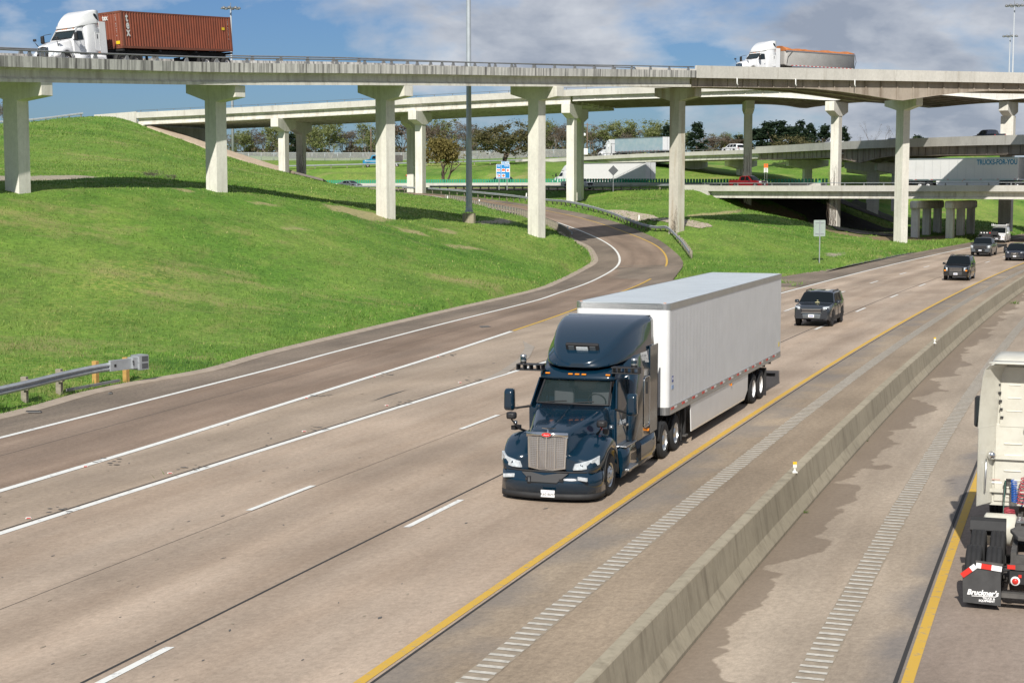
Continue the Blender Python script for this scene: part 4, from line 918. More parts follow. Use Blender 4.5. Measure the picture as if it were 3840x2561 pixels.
# ---------------------------------------------------------------- median barrier
def bar_profile(): return [(-.33, 0), (-.33, .07), (-.20, .30), (-.115, .85), (-.095, .87), (.095, .87), (.115, .85), (.20, .30), (.33, .07), (.33, 0)]
mid = Path([PK(-5.86, y) for y in range(-60, 421, 6)], 3.0)
mb = MB(); sweep(mb, mid, mid.sub(0, mid.len, 2), bar_profile(), M_median)
bar = mb.build('median_barrier'); tag(bar, 'long weathered concrete median barrier dividing the two carriageways', 'barrier')
M_cpatch = mat('new_concrete', (.52, .49, .43), .9)
def deln(px, py, label):
    g = GS(px, py, .87); t = thing('barrier_delineator', label, 'delineator', (g.x, g.y, .871)); t.scale = (.8, .8, .8)
    mb = MB(); mb.box((0, 0, .015), (.14, .14, .03), M_paleplast); mb.lathe([(.055, .03), (.03, .08), (.035, .14), (.05, .16)], (0, 0, 0), M_paleplast, 'z', 10); mb.box((0, 0, .19), (.10, .05, .10), M_paleplast); mb.build('base', t)
    mb = MB(); mb.box((0, 0, .27), (.105, .055, .07), mat('yellow_reflector', (.85, .48, .02), .35)); mb.build('reflector', t)
deln(2980, 1772, 'yellow-topped reflector on the median barrier, nearer to the camera'); deln(3505, 1288, 'yellow-topped reflector on the median barrier, the farther one beyond the semi-trailer')
# weeds at the foot of the barrier
M_weed = mat('weed_green', (.10, .17, .03), .8, var=.3)
def weed(px, py, r, label, n=40, grp=None):
    g = GS(px, py, 0); mb = MB()
    for i in range(n):
        a = random.uniform(0, 6.28); l = r*random.uniform(.3, 1); p = Vector((math.cos(a)*l*.6, math.sin(a)*l*.6, 0)); q = p+Vector((math.cos(a)*l*.6, math.sin(a)*l*.6, r*random.uniform(.1, .6))); s_ = Vector((-math.sin(a), math.cos(a), 0))*.012
        mb.add([p-s_, p+s_, q], [(0, 1, 2)], M_weed)
    o = mb.build('weed', fix=False); o.location = (g.x, g.y, .01); tag(o, label, 'weed', grp)
weed(3012, 1924, .16, 'small green weed at the barrier foot, beside the broad wet stain'); weed(3247, 1655, .10, 'tiny green weed at the barrier foot, near the white truck cab'); weed(3806, 1140, .45, 'leafy weed clump at the barrier foot near the right edge', 90)

# ---------------------------------------------------------------- guardrails
WP = [(-.03, .155), (.0, .12), (.055, .09), (.055, .055), (-.02, .015), (-.02, -.015), (.055, -.055), (.055, -.09), (.0, -.12), (-.03, -.155)]
def wbeam(mb, path, ds, side, mt, zc=.62, off=0.0):
    """side=+1: the corrugated face looks to the right of travel"""
    pr = [(off+side*a, zc+b) for a, b in WP]; pr2 = [(off+side*(a-.006), zc+b) for a, b in reversed(WP)]
    sweep(mb, path, ds, pr+pr2, mt, smooth=False)
def guardrail(label, pts, side, post_step, mt_post, mt_rail=None, wood=True, zc=.62, posts=True, shape='box', ph=.80, group=None, end=None, block=True, loops=1, snap=True):
    pts = [Vector((p[0], p[1], max(p[2], gz(p[0], p[1])-.02) if snap else p[2])) for p in map(Vector, pts)]; path = Path(pts, 1.0); p0 = path.at(0)[0]; root = thing('guardrail', label, 'guardrail', tuple(p0), group=group); loc = p0
    mb = MB(); wbeam(mb, path, path.sub(0, path.len, 1.2), side, mt_rail or M_galv, zc); mb.build('rail', root)
    proto = None; dl = path.sub(.4, path.len-.3, post_step)
    for d in dl[:100]:
        p, t = path.at(d, -side*.24, 0); zg = gz(p.x, p.y)
        if proto is None:
            mb = MB()
            if shape == 'round': mb.tube([(0, 0, -.3), (0, 0, ph-.06), (0, 0, ph)], [.09, .09, .05], mt_post, n=8)
            else: mb.box((0, 0, (ph-.3)/2), (.17, .19, ph+.3), mt_post)
            if block: mb.box((0, side*.15*0+0, zc), (.16, .30, .30), mt_post) if False else mb.box((0, side*-.0, 0), (.01, .01, .01), mt_post)
            o = proto = mb.build('post', root)
        else: o = inst(proto, root)
        o.location = (p.x, p.y, p.z-.02+random.uniform(-.02, .02)); o.rotation_euler = (0, random.uniform(-.02, .02), math.atan2(t.y, t.x))
    if block:
        pb = None
        for d in dl[:100]:
            p, t = path.at(d, -side*.09, zc)
            if pb is None: mb = MB(); mb.box((0, 0, 0), (.14, .16, .33), mt_post); o = pb = mb.build('offset_block', root)
            else: o = inst(pb, root)
            o.location = p; o.rotation_euler = (0, 0, math.atan2(t.y, t.x))
    for o in children(root): o.location = Vector(o.location)-loc
    return root, path
# near left guardrail with its impact head
def near_guardrail():
    a = GS(-330, 1600, .05); a = Vector((-21.5, 45.5, .05)); pts = [GS(92-230, 1572, .0), GS(92, 1516, .02), GS(222, 1481, .03), GS(358, 1449, .05), GS(472, 1431, .08)]
    pts = [p+Vector((.12, -.25, 0)) for p in pts]
    pth = Path(pts, .5); root = thing('guardrail', 'galvanised guardrail with timber posts and a square impact head at the left edge', 'guardrail', tuple(pts[0])); loc = Vector(root.location)
    mb = MB(); wbeam(mb, pth, pth.sub(0, pth.len-.75, .5), 1, M_galv, .66); mb.build('rail', root)
    for i, (px, py, mt) in enumerate([(92-128, 1552, M_wood), (92, 1514, M_wood), (222, 1481, M_wood), (358, 1447, M_woody), (472, 1431, M_woody)]):
        g = GS(px, py, 0); g.y += .05; mb = MB(); mb.box((0, 0, .33), (.17, .20, 1.15), mt); o = mb.build('post', root, bevel=.01); o.location = g
        _, t = pth.at(pth.find(lambda p: (p-g).length)); o.rotation_euler = (0, 0, math.atan2(t.y, t.x))
        if i < 3:
            mb = MB(); mb.box((0, 0, .66), (.16, .22, .36), mt); o = mb.build('offset_block', root, bevel=.01); o.location = g+Vector((.10, -.17, 0)); o.rotation_euler = (0, 0, math.atan2(t.y, t.x))
        if i == 3: tag(o, 'yellow timber post')
    p, t = pth.at(pth.len, 0, .70); ang = math.atan2(t.y, t.x)
    hd = thing('impact_head', None, None, tuple(p), ang); hd.parent = root
    mb = MB(); mb.box((-.35, 0, -.02), (1.0, .10, .40), M_galv); mb.box((.28, 0, 0), (.26, .30, .42), M_galv); mb.build('sleeve', hd, bevel=.01)
    mb = MB()
    for z in (-.26, 0, .26): mb.box((.62, 0, z), (.45, .44, .025), M_galv)
    for y in (-.22, .22): mb.box((.62, y, 0), (.45, .02, .54), M_galv)
    mb.box((.41, 0, 0), (.03, .44, .54), M_galv); mb.build('head_box', hd)
    mb = MB(); mb.box((-.62, -.056, -.02), (.09, .012, .10), M_black); mb.box((.18, -.156, 0), (.03, .012, .18), M_black); mb.build('slot', hd); mb = MB(); [mb.box((.66, -.229, z), (.30, .02, .19), mat('head_shade', (.09, .095, .10), .7)) for z in (-.13, .13)]; mb.build('opening_shade', hd)  # flat dark plates on the closed box stand in for its shaded inside
    tm = text_mesh('SKT', .10, M_black, 'lettering', hd, (.10, -.158, .12), (R(90), R(90), 0), ext=.001)
    mb = MB(); q0, _ = pth.at(pth.len-3.2, -.1, .12); q1, _ = pth.at(pth.len-.3, -.1, .10); mb.beam(q0, q1, .12, .09, M_dgalv); mb.build('ground_strut', root)
    for o in children(root):
        o.location = Vector(o.location)-loc
near_guardrail()
rp = Path(PE[13+10:], 1.0)
def offs(pts, o): 
    p = Path(pts, 1.0); return [p.at(p.len*i/40, o)[0] for i in range(41)]
gl = [GR(*p) for p in [(2156, 897), (2128, 876), (2095, 858), (2045, 838), (1974, 811), (1900, 796), (1844, 786), (1765, 768), (1680, 750)]]
gl = [p+Vector((-.25, 0, .0)) for p in gl]
guardrail('inner guardrail of the exit ramp, seen from behind with its timber posts', gl, 1, .95, M_wood, M_galv, block=False)
gr_ = [GR(*p) for p in [(2572, 972), (2548, 935), (2530, 915), (2490, 893), (2450, 880), (2400, 865), (2340, 843), (2280, 818), (2200, 798), (2120, 784), (2045, 768)]]
gr_ = [p+Vector((.35, .3, 0)) for p in gr_]
gr_ += [p+Vector((.3, .4, 0)) for p in [GR(*p) for p in [(1974, 760), (1900, 750), (1810, 741), (1700, 730), (1600, 723), (1500, 718)]]]
guardrail('long galvanised guardrail curving round the outer side of the exit ramp', gr_, -1, 1.9, M_wood, M_galv, shape='round')
cx = lambda x: cross.find(lambda p: abs(p.x-x))
def along(path, d0, d1, off, n=30, dz=0.0): return [path.at(d0+(d1-d0)*i/n, off, dz, xbank(d0+(d1-d0)*i/n) if path is cross else 0)[0] for i in range(n+1)]
guardrail('dark backed guardrail on the near side of the cross road, running to the low bridge', along(cross, cs0+4, cs0+62, -10.9), -1, 2.0, M_wood, M_galv)
guardrail('pale guardrail on the near side of the cross road, left of the highway exit sign', along(cross, cs0+64, cs0+150, -10.9), -1, 2.0, M_wood, M_galv)
guardrail('guardrail on the near side of the far upper road, below the blue dump truck', along(upper, 90, dU0-8, 5.3, 50), 1, 3.6, M_wood, M_galv)
bap = [(p[0], p[1]-.4, p[2]+.0) for p in BAP]; bap[0] = (-68.5, 262.2, 18.1)
guardrail('guardrail along the crest of the grassy hill, leading to the flyover abutment', bap, -1, 1.9, M_wood, M_galv)
guardrail('distant guardrail at far right beyond the low bridge', [tuple(V(2235, 457, 335)), tuple(V(2300, 455, 335)), tuple(V(2375, 455, 335))], 1, 2.0, M_wood, M_galv)
# median wall of the cross road with its green glare screen
M_green = mat('green_screen', (.035, .29, .17), .6)
def glare():
    root = thing('median_wall', 'low concrete wall topped with a green slatted glare screen along the cross road', 'barrier', tuple(cross.at(cs0+5)[0])); loc = Vector(root.location)
    d0, d1 = cs0-14, cs0+165; mb = MB(); sweep(mb, cross, cross.sub(d0, d1, 3), [(a, b*1.0) for a, b in bar_profile()], M_parapW, off=1.0, dz=.03, bank=xbank); mb.build('wall', root)
    mb = MB()
    for d in cross.sub(d0, d1, .62): p, t = cross.at(d, 1.0, .9, xbank(d)); mb.beam(p, p+Vector((0, 0, .66)), .05, .34, M_green, up=(t.x*.9-t.y*.3, t.y*.9+t.x*.3, 0))
    o = mb.build('screen_slat', root, fix=False); o['kind'] = 'stuff'
    mb = MB(); sweep(mb, cross, cross.sub(d0, d1, 3), [(.96, .90), (1.04, .90), (1.04, 1.0), (.96, 1.0)], M_green, bank=xbank); mb.build('screen_rail', root)
    for o in children(root): o.location = Vector(o.location)-loc
glare()

# ---------------------------------------------------------------- chain-link fence on the skyline
def chain_fence():
    pts = [V(x, y, d) for x, y, d in [(-50, 366, 415), (300, 362, 412), (580, 366, 410), (760, 366, 410), (950, 366, 410), (1150, 366, 408), (1330, 364, 408)]]
    p = Path([(q.x, q.y, gz(q.x, q.y)) for q in pts], 4); p0 = Vector(p.p[0]); root = thing('chain_link_fence', 'grey chain-link fence in front of the trees on the skyline', 'fence', tuple(p0))
    m = bpy.data.materials.new('chain_mesh'); m.use_nodes = True; N, L = nodes_of(m); b = N['Principled BSDF']; b.inputs['Base Color'].default_value = (.42, .43, .43, 1); b.inputs['Alpha'].default_value = .30; b.inputs['Roughness'].default_value = .5
    mb = MB(); sweep(mb, p, p.sub(0, p.len, 4), [(0, .05), (0, 1.95), (.012, 1.95), (.012, .05)], m); mb.build('wire_mesh', root)
    mb = MB(); sweep(mb, p, p.sub(0, p.len, 4), [(-.06, 1.93), (.06, 1.93), (.06, 2.05), (-.06, 2.05)], M_galv); mb.build('top_rail', root)
    pr = None
    for d in p.sub(0, p.len, 3.2)[:100]:
        q, t = p.at(d)
        if pr is None: mb = MB(); mb.tube([(0, 0, 0), (0, 0, 2.1)], .07, M_galv, n=6); o = pr = mb.build('post', root)
        else: o = inst(pr, root)
        o.location = q
    for o in children(root): o.location = Vector(o.location)-p0
chain_fence()

# ---------------------------------------------------------------- light masts and poles
M_mast = mat('mast_steel', (.40, .44, .475), .5, metal=.15, var=.08)
def mast_near():
    b = V(1077, 514, 155); t = thing('light_mast', 'tall grey light mast on a concrete footing beside the exit ramp', 'light mast', tuple(b))
    mb = MB(); mb.tube([(0, 0, -.5), (0, 0, 1.0)], .62, M_median, n=8, smooth=False); mb.build('footing', t)
    mb = MB(); mb.lathe([(.42, 1.12), (.42, 1.20), (.33, 1.22), (.30, 1.6), (.27, 8), (.27, 8.03), (.255, 8.05), (.22, 16), (.16, 34)], (0, 0, 0), M_mast, 'z', 12); mb.build('pole', t)
    mb = MB()
    for k in range(8): a = k*math.pi/4; mb.tube([(.37*math.cos(a), .37*math.sin(a), .95), (.37*math.cos(a), .37*math.sin(a), 1.28)], .025, M_dgalv, n=6)
    mb.build('anchor_bolt', t)
    mb = MB(); mb.box((0, -.34, 2.3), (.24, .12, .42), M_mast); mb.build('access_door', t, bevel=.01)
mast_near()
def lamp_head(mb, mt, R_=1.3, z=0, k=8):
    for i in range(k):
        a = 2*math.pi*i/k; mb.tube([(0, 0, z), (R_*math.cos(a), R_*math.sin(a), z)], .05, mt, n=5); c = (R_*math.cos(a), R_*math.sin(a), z)
        mb.lathe([(.06, .28), (.22, .18), (.36, -.08), (.36, -.12), (.1, -.14)], c, mt, 'z', 8)
    mb.tube([(R_*math.cos(2*math.pi*i/24), R_*math.sin(2*math.pi*i/24), z+.05) for i in range(25)], .05, mt, n=5, cap=False); mb.tube([(0, 0, z-.2), (0, 0, z+1.0)], .06, mt, n=5)
M_farpole = mat('far_mast', (.40, .43, .46), .5)
for vx, vyb, vyt, d, lab, rr in ((535, 350, 20, 300, 'distant light mast with its lamp ring above the rust red container', 1.5), (2324, 200, 14, 330, 'distant high light mast at the right edge with its lamp ring at the very top', 1.6), (2311, 375, 84, 400, 'farther high light mast at the right edge with its lamp ring lower in the sky', 1.6)):
    b = V(vx, vyb, d); top = V(vx, vyt, d).z; zg = gz(b.x, b.y); t = thing('light_mast', lab, 'light mast', (b.x, b.y, zg))
    mb = MB(); mb.tube([(0, 0, -.3), (0, 0, top-zg)], [.30, .14], M_farpole, n=8); mb.build('pole', t)
    mb = MB(); lamp_head(mb, M_dgalv, rr, top-zg, 8); mb.build('lamp_ring', t)
M_pole = mat('timber_pole', (.17, .12, .085), .9, var=.3)
for vx, vyb, vyt, d, lab, dish in ((852, 355, 296, 415, 'bare brown utility pole behind the near flyover column, left of the light mast', 0), (1227, 352, 298, 415, 'brown utility pole rising behind the large oak', 0), (1348, 362, 283, 405, 'brown utility pole carrying a grey box and a transformer', 1)):
    b = V(vx, vyb, d); zg = gz(b.x, b.y); top = V(vx, vyt, d).z; t = thing('utility_pole', lab, 'utility pole', (b.x, b.y, zg))
    mb = MB(); mb.tube([(0, 0, -.3), (0, 0, top-zg)], [.20, .13], M_pole, n=8); mb.build('pole', t)
    if dish:
        mb = MB(); mb.lathe([(.02, -.3), (.35, -.28), (.38, -.1), (.38, .3), (.1, .42)], (-.7, 0, top-zg-2.9), M_sheetw, 'z', 10); mb.build('transformer', t)
        mb = MB(); mb.beam((-1.2, 0, top-zg-.4), (1.2, 0, top-zg-.4), .12, .12, M_pole); mb.build('crossarm', t)
        mb = MB(); mb.box((-.6, -.4, 1.3), (1.4, .7, 1.5), M_sheetw); mb.build('meter_box', t)

# ---------------------------------------------------------------- signs
M_blue = mat('sign_blue', (.005, .22, .55), .4); M_signw = mat('sign_white', (.82, .82, .82), .4); M_red = mat('sign_red', (.62, .02, .02), .4); M_signback = mat('sign_back', (.40, .47, .43), .5, metal=.3, var=.08); M_darkback = mat('dark_sign_back', (.10, .105, .115), .55, metal=.3)
M_dblue = mat('sign_dark_blue', (.01, .04, .25), .4); M_sorange = mat('sign_yellow', (.8, .35, .02), .4)
def rrpoly(w, h, r, n=4):
    out = []
    for cx_, cz, a0 in ((w/2-r, -h/2+r, -90), (w/2-r, h/2-r, 0), (-w/2+r, h/2-r, 90), (-w/2+r, -h/2+r, 180)):
        for i in range(n+1): a = R(a0+90*i/n); out.append((cx_+r*math.cos(a), cz+r*math.sin(a)))
    return out
def panel(name, parent, w, h, r, mt, y0, y1, loc=(0, 0, 0)):
    mb = MB(); mb.prism([(a+loc[0], b+loc[2]) for a, b in rrpoly(w, h, r)], y0, y1, mt); return mb.build(name, parent, fix=True)
def sign_back():
    b = V(1881, 602, 150.5); s_ = 150/3735; t = thing('road_sign', 'back of a rectangular road sign on one post in the grass right of the semi-trailer', 'road sign', (b.x, b.y, gz(b.x, b.y)), R(14))
    mb = MB(); mb.box((0, 0, 1.9), (.08, .08, 4.0), M_galv); mb.build('post', t)
    panel('sign_panel', t, 1.15, 1.5, .08, M_signback, .06, .085, (0, 0, 3.2))
    mb = MB(); mb.box((0, .035, 3.72), (.85, .05, .06), M_galv); mb.box((0, .035, 2.7), (.85, .05, .06), M_galv); mb.build('bracket', t)
sign_back()
def diamond(vx, vy, d, side, mt, post_b, label, facing=0.0, txt=None, pair=False):
    c = V(vx, vy, d); zb = V(vx, post_b, d).z; t = thing('road_sign', label, 'road sign', (c.x, c.y, zb), facing)
    mb = MB(); mb.box((0, .04, (c.z-zb)*.6), (.09, .06, (c.z-zb)*1.3), M_dgalv); mb.build('post', t)
    mb = MB(); k = side/2*1.414; h = c.z-zb; mb.prism([(0, h-k), (k, h), (0, h+k), (-k, h)], -.03, 0, mt); mb.build('sign_panel', t, bevel=.01)
    if txt:
        for i, w in enumerate(txt): text_mesh(w, side*.24, M_black, 'lettering', t, (0, -.035, h+side*(.22-.25*i)), (R(90), 0, 0), ext=.002, align='CENTER', bold=.01)
    return t
diamond(1408, 392, 235, 1.05, M_darkback, 438, 'dark back of a diamond road sign in front of the plain white trailer')
diamond(941, 404, 290, 1.15, M_orange, 430, 'orange diamond work sign beside the paired columns of the far flyover', txt=('ROAD', 'WORK', 'AHEAD'))
def round_sign():
    b = V(941, 388, 300)
def exit_sign():
    d = 245.0; s_ = d/3735; c = V(1155, 394, d); zb = V(1155, 432, d).z; t = thing('services_sign', 'blue highway services sign reading EXIT 472 GAS FOOD in front of the large oak', 'road sign', (c.x, c.y, zb)); h = c.z-zb
    W_, H_ = 31.5*s_, 32.5*s_
    panel('sign_board', t, W_, H_, .10, M_signw, -.02, .04, (0, 0, h)); panel('sign_face', t, W_-.12, H_-.12, .07, M_blue, -.026, -.02, (0, 0, h))
    ex = 5.0*s_; ez = h+H_/2+3.4*s_; panel('exit_tab', t, 18.5*s_, 6.4*s_, .05, M_signw, -.02, .03, (ex, 0, ez)); panel('tab_face', t, 18.5*s_-.08, 6.4*s_-.08, .04, M_blue, -.026, -.02, (ex, 0, ez))
    text_mesh('EXIT', .24, M_signw, 'lettering', t, (ex-.58, -.03, ez-.10), (R(90), 0, 0), ext=.002, xs=1.05, bold=.006); text_mesh('472', .38, M_signw, 'lettering', t, (ex-.04, -.03, ez-.14), (R(90), 0, 0), ext=.002, bold=.008)
    text_mesh('GAS', .22, M_signw, 'lettering', t, (-W_*.41, -.03, h+H_*.34), (R(90), 0, 0), ext=.002, bold=.006); text_mesh('FOOD', .22, M_signw, 'lettering', t, (W_*.10, -.03, h+H_*.34), (R(90), 0, 0), ext=.002, bold=.006)
    mb = MB(); mb.box((-W_*.14, -.028, h), (.04, .006, H_*.86), M_signw); mb.build('divider', t)
    for i, (x, z, mt, tx) in enumerate([(-.33, .08, M_red, 'F'), (.03, .08, M_red, 'D'), (.34, .08, M_red, 'O'), (-.33, -.30, M_red, 'TA'), (.03, -.30, M_dblue, 'B')]):
        px_, pz = x*W_, h+z*H_; pn = panel('logo_panel', t, .52, .52, .03, M_signw, -.032, -.027, (px_, 0, pz))
        if tx == 'TA':
            text_mesh('T', .42, M_dblue, 'lettering', pn, (px_-.22, -.036, pz-.15), (R(90), 0, 0), ext=.002, bold=.02); text_mesh('A', .42, M_red, 'lettering', pn, (px_-.03, -.036, pz-.15), (R(90), 0, 0), ext=.002, bold=.02)
        elif tx == 'B':
            mb = MB(); mb.lathe([(.0, -.036), (.19, -.036), (.19, -.033)], (px_, 0, pz), M_dblue, (Vector((0, 1, 0)), Vector((1, 0, 0)), Vector((0, 0, 1))), 14, False); mb.lathe([(.0, -.040), (.14, -.040), (.14, -.036)], (px_, 0, pz), M_sorange, (Vector((0, 1, 0)), Vector((1, 0, 0)), Vector((0, 0, 1))), 14, False); mb.box((px_, -.042, pz), (.24, .003, .09), M_red); mb.build('emblem', pn, fix=False)
        elif tx == 'D':
            mb = MB(); mb.prism([(px_-.2, pz-.12), (px_+.2, pz-.12), (px_+.24, pz), (px_+.2, pz+.17), (px_, pz+.22), (px_-.2, pz+.17), (px_-.24, pz)], -.037, -.033, M_red); mb.box((px_, -.039, pz+.02), (.30, .003, .12), M_sorange); mb.build('emblem', pn)
        elif tx == 'F':
            mb = MB(); mb.box((px_, -.036, pz+.05), (.42, .004, .20), M_red); mb.box((px_, -.036, pz-.16), (.40, .004, .07), M_green); mb.box((px_, -.039, pz+.04), (.26, .003, .05), M_signw); mb.build('emblem', pn)
        else:
            mb = MB(); mb.lathe([(.0, -.036), (.17, -.036), (.17, -.033)], (px_, 0, pz), M_red, (Vector((0, 1, 0)), Vector((1, 0, 0)), Vector((0, 0, 1))), 14, False); mb.box((px_, -.038, pz-.03), (.14, .003, .04), M_signw); mb.box((px_, -.038, pz+.05), (.14, .003, .04), M_signw); mb.build('emblem', pn, fix=False)
    for x in (-.6, .6):
        mb = MB(); mb.box((x, .12, (h+H_/2)/2-.2), (.14, .10, h+H_/2+.2), M_dgalv); mb.build('post', t)
exit_sign()
def work_sign():
    d = 285.0; s_ = d/3735; c = V(1758.5, 386, d); zb = V(1758, 420, d).z; t = thing('work_zone_sign', 'orange over white work zone sign beyond the red pickup', 'road sign', (c.x, c.y, zb)); h = c.z-zb
    mb = MB(); mb.box((0, 0, h+5.6*s_-.05), (9.4*s_, .04, 9.0*s_), M_orange); o = mb.build('upper_panel', t); mb = MB(); mb.box((0, 0, h-5.4*s_), (9.2*s_, .04, 10.6*s_), M_sheetw); lp = mb.build('lower_panel', t)
    mb = MB()
    for k in range(4): mb.box((0, -.024, h-2.3*s_-k*.2), (.42, .005, .07), M_black)
    for k in range(2): mb.box((0, -.024, h+7.5*s_-k*.26), (.38, .005, .08), M_darkback)
    mb.build('text_line', t)
    for x in (-.2, .2): mb = MB(); mb.box((x, .05, h/2), (.06, .05, h+.2), M_dgalv); mb.build('post', t)
work_sign()
# white flexible marker posts near the ramp
for i, (px, py, h, lab) in enumerate([(2128, 880, .75, 'white flexible post behind the inner ramp guardrail, at its near end'), (2396, 828, .55, 'white flexible post in the grass beyond the outer ramp guardrail'), (2502, 872, .60, 'white leaning flexible post at the foot of the brown-stained column'), (1797, 772, .7, 'white flexible post left of the nearer light column, behind the guardrail'), (1678, 758, .7, 'white flexible post at the far end of the inner ramp guardrail'), (1972, 748, .75, 'white slanting flexible post just left of the fourth near column')]):
    g = GR(px, py); mb = MB(); mb.box((0, 0, .4), (.13, .05, .9+.2*0), M_sheetw); o = mb.build('marker_post'); o.location = (g.x, g.y, g.z+.05); o.scale = (1.2, 1, h/.75); o.rotation_euler = (0, .12 if i in (2, 5) else .02, 0); tag(o, lab, 'marker post')
# raised pavement markers on the gore lines
rpm = None
M_lens = mat('red_lens', (.6, .02, .02), .3)
for i, (px, py, lab) in enumerate([(320, 1752, 'left edge of the picture, upper gore line'), (637, 1777, None), (107, 1946, None), (1148, 1495, None), (1403, 1415, None), (1641, 1340, None), (1140, 1620, None), (1450, 1523, None), (1725, 1437, None)]):
    g = GS(px, py, .0)
    labs = ['raised reflective marker against the upper gore line, leftmost on that line', 'raised reflective marker against the lower gore line, second from the left', 'raised reflective marker against the lower gore line, leftmost and nearest', 'raised reflective marker on the upper gore line, second from the left', 'raised reflective marker on the upper gore line, third from the left', 'raised reflective marker on the upper gore line, fourth and farthest', 'raised reflective marker on the lower gore line, third from the left', 'raised reflective marker on the lower gore line, fourth from the left', 'raised reflective marker on the lower gore line, farthest, near the truck mirror']
    t = thing('road_marker', labs[i], 'road stud', (g.x, g.y, .02), R(18), group='raised road markers along the gore')
    mb = MB(); mb.box((0, 0, .012), (.13, .11, .024), M_paleplast, taper=.75); mb.build('stud_body', t); mb = MB(); mb.box((0, -.052, .014), (.09, .012, .016), M_lens); mb.build('lens', t)
    a = g+Vector((.35, .45, .020)); mb = MB()
    for k in range(9): p = a+Vector((random.uniform(-.3, .4), random.uniform(-.2, .9), 0)); r_ = random.uniform(.015, .055); mb.add([p+Vector((r_*math.cos(q)*2, r_*math.sin(q)*1.2, k*.0006)) for q in (0, 1.2, 2.3, 3.6, 5)], [(0, 1, 2, 3, 4)], M_patch)
    tag(mb.build('tar_blotch', fix=False), kind='structure')
# tyre scraps and litter on the left shoulder
for px, py, L_, lab in ((112, 1546, .75, 'flat black strip of tyre tread on the left shoulder'), (414, 1476, .14, 'small dark lump of debris on the shoulder below the guardrail head')):
    g = GS(px, py, .02); mb = MB(); mb.box((0, 0, .02), (L_, .16, .035), M_black, taper=.85); mb.box((L_*.1, .02, .045), (L_*.5, .11, .02), M_black); o = mb.build('tyre_scrap'); o.location = g; o.rotation_euler = (0, 0, .12); tag(o, lab, 'debris')
# ================================================================== TREES AND SHRUBS
def leaf_mat(name, c0, c1, c2):
    m = bpy.data.materials.new(name); m.use_nodes = True; N, L = nodes_of(m); b = N['Principled BSDF']; b.inputs['Roughness'].default_value = .7; b.inputs['Specular IOR Level'].default_value = .2
    g = N.new('ShaderNodeNewGeometry'); r = N.new('ShaderNodeValToRGB'); L.new(g.outputs['Random Per Island'], r.inputs[0]); e = r.color_ramp.elements; e[0].color = c0+(1,); e[1].color = c2+(1,); q = e.new(.5); q.color = c1+(1,)
    L.new(r.outputs[0], b.inputs['Base Color']); tr = N.new('ShaderNodeBsdfTranslucent'); L.new(r.outputs[0], tr.inputs[0]); ms = N.new('ShaderNodeMixShader'); ms.inputs[0].default_value = .5; L.new(b.outputs[0], ms.inputs[1]); L.new(tr.outputs[0], ms.inputs[2]); L.new(ms.outputs[0], N['Material Output'].inputs[0]); return m
M_bark = mat('bark', (.13, .10, .075), .95, var=.3); M_barkg = mat('grey_bark', (.22, .19, .165), .95, var=.3)
LM = {'olive': leaf_mat('leaf_olive', (.085, .088, .04), (.16, .15, .068), (.25, .22, .11)), 'yellow': leaf_mat('leaf_yellow', (.15, .135, .045), (.27, .23, .075), (.37, .31, .12)),
      'fresh': leaf_mat('leaf_fresh', (.13, .16, .055), (.25, .28, .11), (.36, .38, .18)), 'dark': leaf_mat('leaf_dark', (.016, .034, .02), (.034, .06, .033), (.06, .09, .045)),
      'brown': leaf_mat('leaf_brown', (.10, .075, .055), (.20, .15, .11), (.29, .23, .18)), 'grey': leaf_mat('leaf_grey', (.16, .13, .10), (.25, .21, .17), (.34, .30, .25))}
def branch(mb, p, d, L_, r, depth, mt, tips, rg, spread=.55, up=.12):
    pts = [p]; q = Vector(p); dd = Vector(d); n = 3
    for i in range(n):
        dd = (dd+Vector((rg.gauss(0, .14), rg.gauss(0, .14), rg.gauss(0, .08)+up*.3))).normalized(); q = q+dd*(L_/n); pts.append(Vector(q))
    mb.tube(pts, [r, r*.85, r*.7, r*.5], mt, n=5 if r > .05 else 3, cap=False)
    if depth == 0: tips.append(q); return
    for k in range(rg.choice((2, 3)) if depth > 1 else 3):
        a = rg.uniform(0, 6.28); s_ = Vector((math.cos(a), math.sin(a), rg.uniform(-.2, .7)))*spread; branch(mb, pts[-1] if k else pts[2], (dd+s_).normalized(), L_*rg.uniform(.6, .85), r*.55, depth-1, mt, tips, rg, spread, up)
def cards(mb, centres, n, rad, size, mt, rg, squash=.7, env=None):
    for i in range(n):
        c = rg.choice(centres); r_ = rad*abs(rg.gauss(0, .55)); a = rg.uniform(0, 6.28); u = rg.uniform(-1, 1); s_ = math.sqrt(1-u*u)
        p = Vector(c)+Vector((r_*s_*math.cos(a), r_*s_*math.sin(a), r_*u*squash))
        x = Vector((rg.gauss(0, 1), rg.gauss(0, 1), rg.gauss(0, 1))).normalized(); y = x.cross(Vector((rg.gauss(0, 1), rg.gauss(0, 1), rg.gauss(0, 1)))).normalized(); k = size*rg.uniform(.5, 1.3)
        mb.add([p-x*k-y*k*.5, p+x*k*.2-y*k*.8, p+x*k+y*k*.3, p-x*k*.1+y*k*.8], [(0, 1, 2, 3)], mt)
TREE_PROTO = {}
